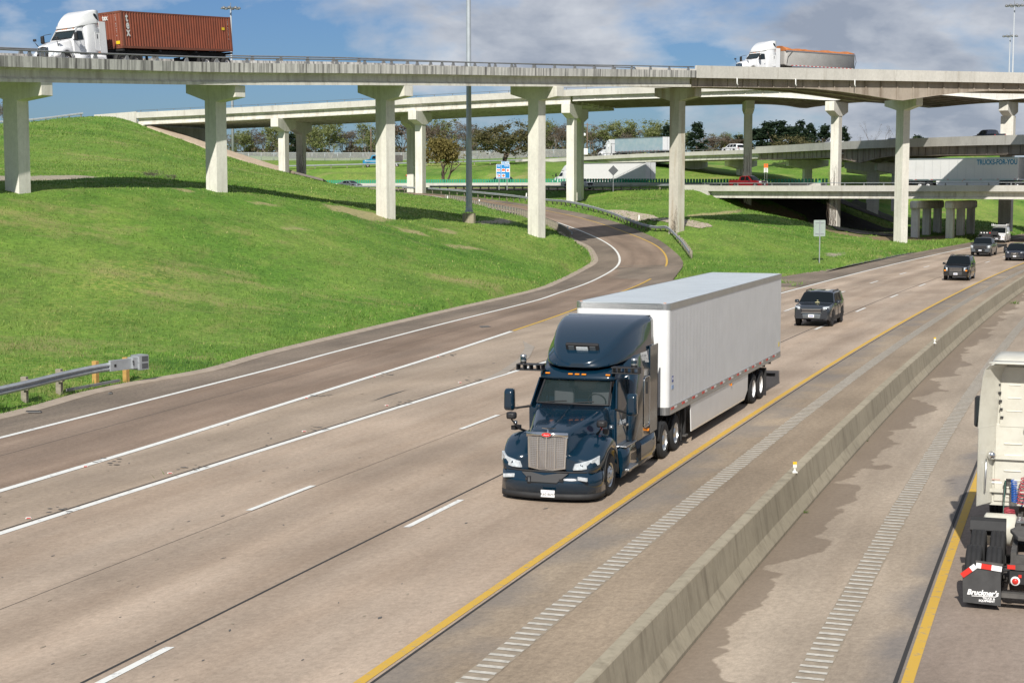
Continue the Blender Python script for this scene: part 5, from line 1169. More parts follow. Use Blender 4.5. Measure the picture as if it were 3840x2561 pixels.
def tree_meshes(kind, seed):
    key = (kind, seed)
    if key in TREE_PROTO: return TREE_PROTO[key]
    rg = random.Random(seed*31+len(kind)); tb = MB(); cb = MB(); tips = []
    if kind == 'oak':       # broad crown, unit height 1 -> built at 10 m
        for a in (0, 2.2, 4.3): branch(tb, (0, 0, .0), (math.cos(a)*.28, math.sin(a)*.28, 1), 2.6, .26, 0, M_bark, [], rg)
        for i in range(11):
            a = i*2.4; branch(tb, (math.cos(a)*.4, math.sin(a)*.4, 2.2), (math.cos(a), math.sin(a), .35+.5*rg.random()), 2.6, .13, 2, M_bark, tips, rg, .6, .1)
        cs = tips+[Vector((rg.gauss(0, 2.2), rg.gauss(0, 2.2), rg.uniform(3.0, 8.6))) for _ in range(22)]+[Vector((math.cos(a)*3.3, math.sin(a)*3.3, rg.uniform(2.3, 5))) for a in [k*.45 for k in range(14)]]; cards(cb, cs, 9500, 1.35, .16, LM['olive'], rg, .8)
    elif kind == 'globe':
        for a in (.5, 2.6, 4.6): branch(tb, (0, 0, 0), (math.cos(a)*.4, math.sin(a)*.4, 1), 2.6, .2, 1, M_bark, tips, rg)
        cs = [Vector((2.9*math.sin(t)*math.cos(f)*rg.uniform(.3, 1), 2.9*math.sin(t)*math.sin(f)*rg.uniform(.3, 1), 4.9+2.4*math.cos(t)*rg.uniform(.3, 1))) for t, f in [(rg.uniform(0, 2.3), rg.uniform(0, 6.28)) for _ in range(50)]]
        cards(cb, cs, 9000, 1.0, .13, LM['yellow'], rg, .8)
    elif kind in ('fresh', 'willow'):
        for a in (.4, 2.4, 4.4): branch(tb, (0, 0, 0), (math.cos(a)*.3, math.sin(a)*.3, 1), 3.4, .15, 2, M_barkg, tips, rg, .5, .25)
        cards(cb, tips+[Vector((rg.gauss(0, 1.7), rg.gauss(0, 1.7), rg.uniform(2.5, 8.8))) for _ in range(26)], 5200, 1.35, .145, LM['fresh'], rg, .9)
    elif kind == 'cedar':
        branch(tb, (0, 0, 0), (0, 0, 1), 7, .16, 0, M_bark, [], rg)
        cs = []
        for i in range(60): z = .4+8.8*rg.random(); r_ = 3.2*(1-z/9.9)**.75; a = rg.uniform(0, 6.28); cs.append(Vector((math.cos(a)*r_*rg.uniform(.3, 1), math.sin(a)*r_*rg.uniform(.3, 1), z)))
        cards(cb, cs, 5200, .7, .22, LM['dark'], rg, 1.0)
    elif kind in ('brush', 'bare', 'bareb'):
        st = 5 if kind != 'bareb' else 2
        for i in range(st): a = i*6.28/st; branch(tb, (math.cos(a)*.3, math.sin(a)*.3, 0), (math.cos(a)*.35, math.sin(a)*.35, 1), 3.1, .11, 3, M_barkg if kind != 'bareb' else M_bark, tips, rg, .55, .2)
        if kind == 'brush': cards(cb, tips+[Vector((rg.gauss(0, 2.2), rg.gauss(0, 2.2), rg.uniform(.3, 6.5))) for _ in range(40)], 3800, 1.0, .11, LM['grey'], rg)
        elif kind == 'bare': cards(cb, tips+[Vector((rg.gauss(0, 1.6), rg.gauss(0, 1.6), rg.uniform(1, 7))) for _ in range(14)], 1900, .9, .11, LM['brown'], rg)
        else: cards(cb, tips, 160, .5, .07, LM['brown'], rg)
    elif kind == 'brownoak':
        for a in (0, 3): branch(tb, (0, 0, 0), (math.cos(a)*.2, math.sin(a)*.2, 1), 2.6, .22, 0, M_bark, [], rg)
        for i in range(8): a = i*2.4; branch(tb, (0, 0, 2.0), (math.cos(a), math.sin(a), .5+.5*rg.random()), 2.5, .12, 2, M_bark, tips, rg, .6, .1)
        cards(cb, tips, 3000, 1.2, .16, LM['brown'], rg, .8)
    t = tb.build('trunk', fix=False); c = cb.build('crown', fix=False); r = (t.data, c.data); bpy.data.objects.remove(t); bpy.data.objects.remove(c); TREE_PROTO[key] = r; return r
def tree(kind, seed, vx, vyb, d, height, width, label, group=None, base=10.0, z=None, rot=None, cat='tree'):
    b = V(vx, vyb, d); zz = gz(b.x, b.y) if z is None else z; tm, cm = tree_meshes(kind, seed)
    nm = {'oak': 'oak_tree', 'globe': 'round_tree', 'fresh': 'leafy_tree', 'cedar': 'cedar_tree', 'brush': 'brush_thicket', 'bare': 'bare_tree', 'bareb': 'bare_tree', 'brownoak': 'brown_tree'}[kind]
    t = thing(nm, label, cat, (b.x, b.y, zz-.15), (seed*1.7+vx) % 6.28 if rot is None else rot, group); sy = height/base; sx = width
    for n_, me in (('trunk', tm), ('crown', cm)): o = bpy.data.objects.new(n_, me); col.objects.link(o); o.parent = t; o.scale = (sx, sx, sy)
    return t
P = 3735.0
tree('oak', 1, 1158, 376, 342, 10.3, 1.45, 'large broad olive oak on the bank directly behind the blue services sign')
tree('globe', 1, 1019, 413, 316, 13.2, 1.42, 'rounded yellowish tree on the bank just left of the tall light mast')
tree('oak', 2, 1818, 424, 345, 7.6, 1.05, 'dark spreading oak under the ramp bridge beyond the orange and white work sign')
HEDGE = [ # kind, x, y foot, depth, height m, width factor
 ('fresh', 560, 366, 425, 5.5, .8), ('brush', 585, 366, 430, 5, .9), ('bare', 612, 366, 428, 6.5, .9), ('fresh', 640, 366, 422, 8.0, .8), ('cedar', 668, 368, 420, 5.0, 1.0), ('brush', 700, 366, 428, 6.5, 1.0),
 ('fresh', 728, 366, 425, 7.5, .9), ('fresh', 760, 366, 420, 8.4, 1.0), ('brush', 795, 366, 424, 6.3, 1.0), ('bare', 815, 366, 428, 6.5, .9), ('fresh', 845, 366, 420, 8.0, .8), ('brush', 880, 366, 424, 7.0, 1.0),
 ('brownoak', 925, 366, 420, 9.2, 1.0), ('bare', 955, 366, 430, 9.0, .9), ('bare', 990, 366, 428, 8.0, 1.0), ('fresh', 1010, 366, 432, 8.6, .9), ('brush', 1040, 366, 430, 8.2, 1.1), ('brush', 1075, 366, 432, 8.0, 1.0), ('brush', 1225, 366, 430, 7.5, 1.1),
 ('fresh', 1245, 366, 428, 9.0, .8), ('bare', 1268, 364, 425, 8.5, .9), ('brush', 1290, 364, 428, 7.5, 1.0), ('bareb', 1300, 364, 420, 9.5, .8), ('fresh', 1335, 364, 428, 7.2, .9), ('bareb', 1362, 364, 420, 8.5, .8), ('brush', 1380, 362, 428, 7.5, 1.1), ('fresh', 1405, 362, 428, 8.4, 1.0),
 ('brush', 1435, 360, 430, 7.6, 1.0), ('fresh', 1462, 358, 430, 8.2, .9), ('fresh', 1500, 358, 430, 8.6, 1.0), ('cedar', 1532, 358, 425, 6.8, .9), ('fresh', 1570, 358, 430, 6.0, .8), ('cedar', 1599, 358, 420, 7.2, 1.05), ('brush', 1630, 358, 430, 5.8, 1.1), ('brownoak', 1655, 358, 430, 5.8, .9), ('fresh', 1672, 358, 434, 5.6, .9), ('cedar', 1696, 358, 430, 4.8, 1.0),
 ('cedar', 1738, 358, 430, 6.2, 1.3), ('cedar', 1762, 358, 425, 7.4, 1.3), ('cedar', 1790, 358, 425, 7.8, 1.4), ('cedar', 1812, 358, 428, 6.6, 1.2), ('brush', 1828, 358, 430, 5.0, 1.0), ('cedar', 1838, 356, 425, 7.8, 1.0), ('bare', 1850, 356, 430, 6.5, .9), ('cedar', 1858, 356, 428, 7.2, .9), ('brush', 1875, 356, 430, 5.5, .9), ('cedar', 1893, 356, 428, 7.0, 1.1), ('cedar', 1932, 354, 428, 6.8, 1.0),
 ('fresh', 1958, 352, 430, 4.0, .8), ('bareb', 1988, 352, 425, 9.0, .7), ('brush', 1970, 352, 428, 3.8, .8), ('fresh', 2010, 350, 430, 4.0, .7), ('cedar', 2025, 350, 430, 4.0, .8), ('bareb', 2043, 350, 420, 8.0, .6),
 ('cedar', 2105, 348, 425, 6.8, 1.1), ('fresh', 2122, 348, 430, 6.8, .9), ('fresh', 2142, 348, 425, 7.4, 1.0), ('brush', 2165, 346, 430, 4.8, 1.0), ('brush', 2190, 344, 430, 4.6, .8), ('fresh', 2232, 342, 428, 5.0, .7), ('brush', 2050, 352, 432, 4, 1.0), ('brush', 530, 368, 432, 4.5, 1.0), ('brush', 20, 368, 432, 14, 1.0)]
KN = {'fresh': 'fresh green leafy tree', 'brush': 'grey leafless thicket', 'bare': 'bare brownish tree', 'bareb': 'thin bare dark tree', 'cedar': 'dark green cedar', 'brownoak': 'rounded brown-leaved tree'}
PL = [(640, 'between the first and second near columns'), (480, ''), ]
def where(vx, i, kind):
    """each label names the neighbours it can be found by"""
    refs = [(-50, 'at the far left edge'), (500, 'just right of the second near column'), (600, 'left of the paired far-flyover columns nearest the hill'), (652, 'behind the paired columns nearest the hill'), (720, 'right of the paired columns nearest the hill'), (800, 'left of the third near column'), (870, 'behind the third near column'), (925, 'between the third near column and the round yellowish tree'), (1000, 'behind the round yellowish tree'), (1060, 'by the tall light mast'), (1200, 'right of the large oak'), (1260, 'right of the fourth near column'), (1330, 'by the utility pole with the grey box'), (1380, 'above the cab of the blue-grey trailer lorry'), (1450, 'above the blue-grey trailer'), (1545, 'beside the brown-stained column'), (1620, 'left of the white SUV on the ramp'), (1700, 'above the white SUV on the ramp'), (1740, 'right of the white SUV on the ramp'), (1830, 'left of the white pickup on the ramp'), (1900, 'behind the white pickup on the ramp'), (1960, 'right of the white pickup on the ramp'), (2050, 'left of the tallest right-hand column'), (2110, 'right of the tallest right-hand column'), (2200, 'left of the dark pickup on the ramp')]
    best = min(refs, key=lambda r: abs(r[0]-vx)); return best[1]
seen = {}
for i, (k, vx, vy, d, h, w) in enumerate(HEDGE):
    lab = KN[k]+' on the skyline '+where(vx, i, k); n_ = seen.get(lab, 0); seen[lab] = n_+1
    tallness = ['', 'taller ', 'smaller ', 'third ', 'fourth '][n_]; lab = tallness+lab
    tree(k, i % 3, vx, vy, d, h*(1.28 if vx < 1100 else 1.2), w*1.35, lab, 'trees along the skyline', base=9.5)
# low dark scrub at fence foot and by the path
tree('brush', 1, 350, 402, 140, .9, .22, 'small scrubby bush in the shadow band left of the second near column', cat='shrub', base=9.5)
tree('brush', 2, 392, 402, 140, .7, .14, 'tiny scrub sprig between the path and the second near column', cat='shrub', base=9.5)
# climbing vines, bare in winter, on three columns
def vines(vx, vyb, d, wv, hv, label, seed, n=26):
    rg = random.Random(seed); b = V(vx, vyb, d); t = wv/3735*d; h = hv/3735*d; mb = MB()
    for i in range(n):
        x = rg.uniform(-t/2, t/2); p = Vector((x, 0, 0)); pts = [p]; L_ = h*rg.uniform(.3, 1)
        for k in range(14): p = p+Vector((rg.gauss(0, .09), 0, L_/14)); p.x = max(-t/2, min(t/2, p.x)); pts.append(Vector(p))
        mb.tube(pts, .014, M_bark, n=3, cap=False, smooth=False)
    o = mb.build('climbing_vine', fix=False); o.location = (b.x, b.y, b.z); tag(o, label, 'vine')
vines(1908, 527, 230.9, 22, 150, 'bare climbing vines covering the lower part of the column left of the tallest one', 3, 30)
vines(1714, 476, 245.5, 20, 140, 'thin bare vines on the column beside the red pickup', 5, 14)
vines(1548, 526, 171.0, 16, 55, 'sparse bare vines at the foot of the brown-stained column', 7, 8)
vines(694, 402, 269.5, 15, 70, 'bare vines on the far one of the paired columns nearest the hill', 9, 14)

def undergrowth():
    rg = random.Random(11); mb = MB(); pts = [V(x, 362, 432) for x in (420, 900, 1400, 1800, 2360)]
    for i in range(15000):
        u = rg.random(); vx = -30+2400*u
        if vx < 560 and rg.random() < .6: continue
        b = V(vx, 360, rg.uniform(424, 440)); h = 2.6+1.3*math.sin(vx*.031)+.9*math.sin(vx*.11+1); z = gz_fast(b.x, b.y)+abs(rg.random())*max(.8, h); k = rg.uniform(.2, .55)
        x = Vector((rg.gauss(0, 1), rg.gauss(0, .5), rg.gauss(0, 1))).normalized(); y = x.cross(Vector((0, 1, .3))).normalized(); p = Vector((b.x, b.y, z)); mb.add([p-x*k, p-y*k*.6, p+x*k*.9, p+y*k*.7], [(0, 1, 2, 3)], (LM['grey'], LM['brown'], LM['grey'], LM['fresh'], LM['olive'])[i % 5])
    o = mb.build('undergrowth', fix=False); tag(o, 'low tangled brown and green scrub along the foot of the skyline trees', 'scrub', kind='stuff')
_gx = np.linspace(-160, 160, 81); _gy = np.array([424., 440.]); _gz = ground_z(np.repeat(_gx, 2), np.tile(_gy, 81)).reshape(81, 2).mean(1)
def gz_fast(x, y): return float(np.interp(x, _gx, _gz))
undergrowth()
# ================================================================== LORRIES
M_navy = mat('navy_paint', (.002, .018, .037), .2, coat=.8, var=.02, spec=.5)
M_wpaint = mat('white_paint', (.74, .75, .76), .28, coat=.6, var=.03, dirt=(.45, .42, .36), dscale=1.2, damt=.15)
M_wpaint2 = mat('offwhite_paint', (.60, .585, .51), .38, coat=.3, var=.05, dirt=(.33, .30, .23), dscale=3.0, damt=.3)
M_trail = mat('trailer_white', (.72, .73, .74), .33, var=.03, dirt=(.50, .50, .48), dscale=.6, damt=.25)
M_trailroof = mat('trailer_roof', (.62, .67, .70), .3, metal=.1, var=.06, vscale=.5)
M_alu = mat('aluminium', (.55, .56, .57), .32, metal=.9, var=.06)
M_chrome = mat('chrome', (.80, .80, .80), .10, metal=1.0, var=.02)
M_glass = mat('cab_glass', (.012, .022, .024), .06, spec=.5, coat=.0, var=.02)
M_glassl = mat('side_glass', (.015, .022, .026), .08, spec=.5, coat=.0, var=.02)
M_wglass = mat('windscreen_glass', (.03, .05, .05), .04, spec=.8); nodes_of(M_wglass)[0]['Principled BSDF'].inputs['Alpha'].default_value = .42
M_tyre = mat('tyre', (.018, .018, .019), .85, var=.2, vscale=6)
M_dark = mat('chassis_black', (.020, .020, .021), .7, var=.3, vscale=3)
M_frame = mat('dusty_frame', (.085, .080, .075), .8, var=.35, vscale=3)
M_amber = mat('amber_lens', (.85, .26, .01), .3); M_redl = mat('red_reflector', (.60, .035, .025), .35)
M_head = mat('headlamp', (.50, .54, .57), .12, spec=.8, coat=1, var=.25, vscale=14)
M_headd = mat('headlamp_inner', (.16, .18, .20), .15, metal=.6)
M_grm = mat('grille_mesh', (.25, .22, .20), .5, metal=.6, var=.1)
M_amberpl = mat('yellow_label', (.75, .55, .02), .5)
_tw = {}
def wheel_meshes(R_, W_, style, rimmt):
    k = (round(R_, 2), round(W_, 2), style, rimmt.name)
    if k in _tw: return _tw[k]
    h = W_/2; rr = R_*(.57 if style != 'car' else .66)
    mb = MB(); mb.lathe([(rr, -h*.92), (R_*.80, -h), (R_*.95, -h*.93), (R_, -h*.72), (R_, -h*.36), (R_-.012, -h*.34), (R_-.012, -h*.28), (R_, -h*.26), (R_, h*.26), (R_-.012, h*.28), (R_-.012, h*.34), (R_, h*.36), (R_, h*.72), (R_*.95, h*.93), (R_*.80, h), (rr, h*.92)], (0, 0, 0), M_tyre, 'y', 36)
    t = mb.build('wheel', fix=False); mb = MB()
    if style == 'steer': prof = [(rr, h*.92), (rr*.94, h*.70), (rr*.72, h*.72), (rr*.62, h*.98), (rr*.40, h*1.02), (rr*.38, h*1.22), (rr*.25, h*1.28), (0, h*1.28)]
    elif style == 'drive': prof = [(rr, h*.92), (rr*.95, h*.2), (rr*.80, -h*.1), (rr*.50, h*.0), (rr*.46, h*.75), (rr*.30, h*.85), (0, h*.85)]
    elif style == 'trail': prof = [(rr, h*.92), (rr*.93, h*.15), (rr*.66, -h*.15), (rr*.34, -h*.1), (rr*.32, h*.5), (0, h*.55)]
    else: prof = [(rr, h*.92), (rr*.92, h*.72), (rr*.86, h*.55), (rr*.55, h*.62), (rr*.22, h*.70), (rr*.2, h*.8), (0, h*.8)]
    mb.lathe(prof, (0, 0, 0), rimmt, 'y', 28)
    if style == 'car':
        for i in range(6):
            a = i*math.pi/3+.3; c = Vector((math.cos(a)*rr*.66, h*.60, math.sin(a)*rr*.66)); mb.lathe([(.0, .022), (rr*.20, .02), (rr*.20, 0)], c, M_dark, 'y', 8, False)
    else:
        for i in range(10):
            a = i*math.pi/5; r2 = rr*.80 if style == 'steer' else rr*.72; c = Vector((math.cos(a)*r2, h*(.72 if style == 'steer' else .0), math.sin(a)*r2)); mb.lathe([(0, .012), (.028, .012), (.028, 0)], c, M_dark, 'y', 8, False)
            r3 = rr*.56; c = Vector((math.cos(a)*r3, h*(.98 if style == 'steer' else .02), math.sin(a)*r3)); mb.lathe([(0, .035), (.014, .03), (.016, 0)], c, M_chrome, 'y', 6, False)
    r = mb.build('rim', fix=False); _tw[k] = (t.data, r.data); bpy.data.objects.remove(t); bpy.data.objects.remove(r); return _tw[k]
def add_wheel(parent, x, y, R_, W_, style, rimmt, dual=0.0, rims=True):
    tm, rm = wheel_meshes(R_, W_, style, rimmt); sg = 1 if y > 0 else -1
    w = bpy.data.objects.new('wheel', tm); col.objects.link(w); w.parent = parent; w.location = (x, y, R_); w.rotation_euler = (0, random.uniform(0, 1), 0 if sg > 0 else math.pi)
    if rims: r = bpy.data.objects.new('rim', rm); col.objects.link(r); r.parent = w
    if dual:
        w2 = bpy.data.objects.new('wheel', tm); col.objects.link(w2); w2.parent = parent; w2.location = (x, y-sg*dual, R_)
    return w
def patchgrid(mb, fn, nu, nv, mt, smooth=True, th=None):
    vs = [fn(i/nu, j/nv) for i in range(nu+1) for j in range(nv+1)]; m = nv+1
    mb.add(vs, [(i*m+j, i*m+j+1, (i+1)*m+j+1, (i+1)*m+j) for i in range(nu) for j in range(nv)], mt, smooth)
def mirror_y(pts): return [(p[0], -p[1], p[2]) for p in pts]

def tractor(name, label, paint, style='pete', loc=(0, 0, 0), rz=0.0, roof='high', gear=True, rimmt=None, fair=True, group=None, sleeper=True, detail=True, cat='semi truck'):
    t = thing(name, label, cat, loc, rz, group); rimmt = rimmt or M_alu; pete = style == 'pete'
    bl = paint if pete else mat('grey_bumper', (.25, .26, .27), .5)
    # ---- hood
    mb = MB()
    hs = [(1.10, .74, 1.50, .50, .44), (1.04, .74, 1.57, .52, .47), (.85, .76, 1.63, .62, .52), (.4, .80, 1.72, .78, .62), (-.1, .85, 1.80, .90, .74), (-.6, .85, 1.90, 1.0, .86), (-1.02, .85, 1.98, 1.05, .93)]
    if not pete: hs = [(1.16, .74, 1.38, .62, .50), (1.08, .74, 1.48, .66, .54), (.85, .76, 1.55, .74, .60), (.4, .80, 1.68, .85, .70), (-.1, .85, 1.79, .95, .80), (-.6, .85, 1.88, 1.03, .90), (-1.02, .85, 1.95, 1.06, .94)]
    mb.loft([rrect(x, z0, z1, wb, wt, .16, .05, 5, wm=(wb*.6+wt*.4), zm=z0+(z1-z0)*.55) for x, z0, z1, wb, wt in hs], paint)
    mb.loft([[(x, -.03, z1+.001), (x, .03, z1+.001), (x, .03, z1+.014), (x, -.03, z1+.014)] for x, z0, z1, wb, wt in hs[2:]], paint)   # centre crease
    mb.build('hood', t)
    # ---- fenders, each one with its wheel arch
    for sg in (1, -1):
        mb = MB(); secs = []
        for x, yo, zt in [(1.12, .98, .90), (1.08, 1.06, .98), (.95, 1.13, 1.05), (.80, 1.17, 1.13), (.62, 1.20, 1.24), (.40, 1.22, 1.34), (.15, 1.23, 1.385), (-.10, 1.23, 1.385), (-.35, 1.22, 1.33), (-.55, 1.21, 1.22), (-.70, 1.19, 1.05), (-.80, 1.16, .80)]:
            zb = .5+math.sqrt(max(0, .60**2-x*x)) if abs(x) < .58 else (.70 if x > 0 else .45)
            zb = min(zb, zt-.10); yi = .46+.10*max(0, -x)
            secs.append([(x, sg*yi, zb), (x, sg*yo, zb), (x, sg*(yo+.012), (zb+zt)/2), (x, sg*(yo-.025), zt-.05), (x, sg*(yo-.09), zt), (x, sg*(yo-.25), zt+.045), (x, sg*yi, zt+.12)])
        mb.loft(secs, paint); mb.build('fender', t)
        # dark arch lip
        mb = MB(); mb.tube([(math.cos(a)*.61, sg*1.225, .5+math.sin(a)*.61) for a in [R(q) for q in range(-6, 187, 12)]], .022, M_dark, n=5); mb.build('arch_lip', t)
        # headlamp
        mb = MB(); P4 = [((1.135, .62, .76), (1.155, .66, .905)), ((1.12, .82, .775), (1.13, .84, .955)), ((1.03, 1.02, .81), (1.04, 1.03, 1.01)), ((.84, 1.17, .88), (.84, 1.165, 1.08))] if pete else [((1.14, .70, .80), (1.12, .72, .93)), ((1.10, .88, .80), (1.08, .90, 1.03)), ((1.0, 1.05, .82), (.98, 1.05, 1.10)), ((.84, 1.17, .86), (.82, 1.165, 1.08))]
        secs = []
        for a, b in P4:
            a = Vector((a[0]+.02, a[1]*sg, a[2])); b = Vector((b[0]-.02, b[1]*sg, b[2])); n_ = Vector((1, sg*.55, 0)).normalized(); a = a+n_*.035; b = b+n_*.045
            secs.append([a, b, b-n_*.12, a-n_*.12])
        mb.loft(secs, M_head, smooth=False); hl = mb.build('headlight', t, bevel=.012)
        mb = MB()
        for q in (.42, .72): 
            i = 1 if q < .6 else 2; a, b = P4[i]; c = Vector(((a[0]+b[0])/2+.015, sg*((a[1]+b[1])/2-.02), (a[2]+b[2])/2)); mb.lathe([(0, .025), (.042, .022), (.052, 0)], c, M_headd, (Vector((1, sg*.4, 0)).normalized(), Vector((0, 1, 0)), Vector((0, 0, 1))), 12)
        mb.build('projector', hl, fix=False)
    # ---- bumper
    def plan(k, off=0.0):
        out = []
        for x, y in [(.46, 1.21), (.80, 1.205), (1.02, 1.13), (1.18, .98), (1.28, .72), (1.345, .38), (1.365, 0)]: out.append((x+off, y+off*.4))
        return out+[(x, -y) for x, y in reversed(out[:-1])]
    def skin(z0, z1, off0, off1, mt, nm, th=.10):
        a = plan(0, off0); b = plan(0, off1); secs = [[(p[0], p[1], z0), (q[0], q[1], z1), (q[0]-th, q[1]*.95, z1), (p[0]-th, p[1]*.95, z0)] for p, q in zip(a, b)]
        mb = MB(); mb.loft(secs, mt, smooth=True); return mb.build(nm, t)
    bp = skin(.235, .70, .0, -.045, bl, 'bumper'); skin(.10, .232, .0, -.002, M_dark if pete else bl, 'air_dam'); skin(.703, .73, -.06, -.06, M_dark, 'bumper_gap')
    mb = MB(); q = [(1.29, -.56, .70), (1.29, .56, .70), (1.372, .30, .49), (1.372, -.30, .49)]; q2 = [(1.30, -.56, .695), (1.30, .56, .695), (1.366, .36, .47), (1.366, -.36, .47)]
    mb.add([(x+.012, y, z) for x, y, z in q]+[(x-.06, y, z) for x, y, z in q], [(0, 1, 2, 3), (7, 6, 5, 4), (0, 4, 5, 1), (1, 5, 6, 2), (2, 6, 7, 3), (3, 7, 4, 0)], M_black); mb.build('lower_grille', bp)
    for sg in (1, -1):
        mb = MB(); mb.box((1.245, sg*.86, .585), (.05, .32, .085), M_head, rot=-sg*.42); mb.build('fog_light', bp, bevel=.01)
        mb = MB(); mb.box((1.345, sg*.40, .545), (.04, .10, .06), M_black, rot=-sg*.1); mb.build('tow_hole', bp)
    if pete:
        pl = MB(); pl.box((1.405, .10, .235), (.012, .33, .165), M_signw); plo = pl.build('number_plate', bp, bevel=.006)
        text_mesh('R60·8697', .088, M_black, 'lettering', plo, (1.4125, -.025, .19), (R(90), 0, R(90)), ext=.001, align='CENTER', bold=.0).location.y = .10
        text_mesh('TEXAS', .040, M_dblue, 'lettering', plo, (1.4125, .10, .275), (R(90), 0, R(90)), ext=.001, align='CENTER')
        mb = MB(); mb.lathe([(.0, .11), (.045, .11), (.045, .06), (.05, .055), (.05, 0), (.06, -.01)], (1.36, -.36, .50), M_black, 'z', 12); mb.build('sensor_puck', bp)
    # ---- grille
    gx = lambda z: 1.155-(z-.74)*.055 if pete else 1.20-(z-.74)*.06
    if pete: out = [(-.40, .80), (-.43, 1.50), (0, 1.535), (.43, 1.50), (.40, .80), (0, .73)]
    else: out = [(-.42, .78), (-.48, 1.10), (-.44, 1.36), (0, 1.42), (.44, 1.36), (.48, 1.10), (.42, .78)]
    def gp_(y, z, o=0): return (gx(z)+o+.03*(1-(y/.45)**2), y, z)
    mb = MB(); n = len(out); mb.add([gp_(y*1.12, z+(.035 if z > 1 else -.03), .0) for y, z in out]+[gp_(y*1.12, z+(.035 if z > 1 else -.03), -.12) for y, z in out], [tuple(range(n)), tuple(range(2*n-1, n-1, -1))]+[(i, i+n, (i+1) % n+n, (i+1) % n) for i in range(n)], M_chrome); gr = mb.build('grille_surround', t, bevel=.012)
    mb = MB(); mb.add([gp_(y, z, .012) for y, z in out]+[gp_(y, z, -.02) for y, z in out], [tuple(range(n)), tuple(range(2*n-1, n-1, -1))]+[(i, i+n, (i+1) % n+n, (i+1) % n) for i in range(n)], M_grm if pete else M_dark)
    if pete:
        for k in range(17):
            z = .82+k*.041; mb.beam(gp_(-.40, z, .016), gp_(.40, z, .016), .008, .010, M_alu)
        for k in range(20): y = -.385+k*.0405; mb.beam(gp_(y, .80, .017), gp_(y, 1.48, .017), .006, .008, M_alu)
    mb.build('grille', gr)
    mb = MB()
    if pete:
        for y in (-.205, 0, .205): mb.beam(gp_(y, .77, .03), gp_(y, 1.50, .03), .022, .03, M_chrome)
    else:
        for k in range(9): mb.beam(gp_(-.43, .83+k*.063, .03), gp_(.43, .83+k*.063, .03), .025, .028, M_chrome)
        for y in (-.2, .2): mb.beam(gp_(y, .78, .03), gp_(y, 1.38, .03), .02, .03, M_chrome)
    mb.build('grille_bar', gr)
    if pete:
        def oval(rx, rz_, x, mt, mbb): mbb.loft([[(x-.02, rx*math.cos(a), 1.555+rz_*math.sin(a)) for a in [k*math.pi/10 for k in range(20)]], [(x, rx*math.cos(a)*.97, 1.555+rz_*.97*math.sin(a)) for a in [k*math.pi/10 for k in range(20)]]], mt, smooth=False)
        mb = MB(); mb.loft([[(1.13, y, 1.49), (1.135, y, 1.60), (1.06, y, 1.60), (1.06, y, 1.49)] for y in (-.50, 0, .50)], M_chrome); oval(.125, .056, 1.205, M_chrome, mb); oval(.112, .046, 1.212, M_red, mb); eb = mb.build('emblem', gr, fix=True)
        text_mesh('Peterbilt', .036, M_signw, 'lettering', eb, (1.2135, 0, 1.54), (R(90), 0, R(90)), ext=.001, align='CENTER', shear=.3)
        mb = MB(); mb.lathe([(.028, 0), (.012, .05), (.01, .08)], (1.08, 0, 1.60), M_chrome, 'z', 8); mb.prism([(1.12, 0), (1.02, .16), (.99, .17), (1.05, .02), (1.05, -.02), (.99, -.17), (1.02, -.16)], 1.675, 1.69, M_chrome, 'xy'); mb.build('ornament', gr)
    # ---- cab
    mb = MB()
    cs = [(-.90, .85, 1.93, 1.05, .93, .08), (-1.0, .80, 2.0, 1.06, .95, .10), (-1.25, .80, 2.30, 1.07, .93, .12), (-1.50, .80, 2.58, 1.08, .92, .14), (-1.62, .80, 2.70, 1.08, .93, .15), (-1.9, .80, 2.86, 1.09, .96, .18), (-2.3, .80, 2.98, 1.10, 1.0, .20)]
    mb.loft([rrect(x, z0, z1, wb, wt, r, .06, 5, wm=wb, zm=1.90) for x, z0, z1, wb, wt, r in cs], paint)
    if pete:      # real opening behind the windscreen with dashboard, wheel and seats inside
        n_ = 26; drop = {i*n_+k for i in (1, 2) for k in range(9, 16)}; keep = [j for j in range(len(mb.f)) if j not in drop]; mb.f = [mb.f[j] for j in keep]; mb.mi = [mb.mi[j] for j in keep]; mb.sm = [mb.sm[j] for j in keep]
    cbo = mb.build('cab', t)
    if pete:
        Mi = mat('cab_interior', (.05, .052, .055), .8); Ms_ = mat('seat_grey', (.16, .17, .18), .8)
        mb = MB(); mb.box((-1.10, 0, 1.88), (.42, 1.7, .12), Mi); mb.box((-1.25, 0, 1.70), (.5, 1.72, .3), Mi); mb.box((-2.1, 0, 1.9), (.05, 1.8, 1.5), Mi); mb.box((-1.6, 0, 1.2), (1.0, 1.9, .06), Mi); mb.build('dashboard', cbo)
        for y in (.48, -.48): mb = MB(); mb.box((-1.88, y, 1.85), (.16, .5, .85), Ms_); mb.box((-1.86, y, 2.35), (.12, .28, .2), Ms_); mb.build('seat', cbo, bevel=.05)
        mb = MB(); c = Vector((-1.42, .48, 2.02)); mb.tube([c+Vector((math.sin(q)*.10, math.cos(q)*.22, math.sin(q)*.19)) for q in [k*math.pi/10 for k in range(21)]], .018, mat('wheel_rim_black', (.02, .02, .02), .5), n=6, cap=False); mb.build('steering_wheel', cbo)
    WB_, WT_ = .90, .83
    def wsf(u, v, o=0.0):
        y = (-1+2*u)*(WB_+(WT_-WB_)*v); return (-.965-.53*v+.07*(1-(y/.95)**2)+o, y, 2.0+.565*v+o*.4)
    mb = MB(); patchgrid(mb, lambda u, v: wsf(u, v, .010), 10, 5, M_wglass if pete else M_glass); ws = mb.build('windshield', t, fix=True)
    mb = MB()
    for s_ in (0, 1): mb.tube([wsf(u/12, s_, .012) for u in range(13)], .022, M_black, n=5)
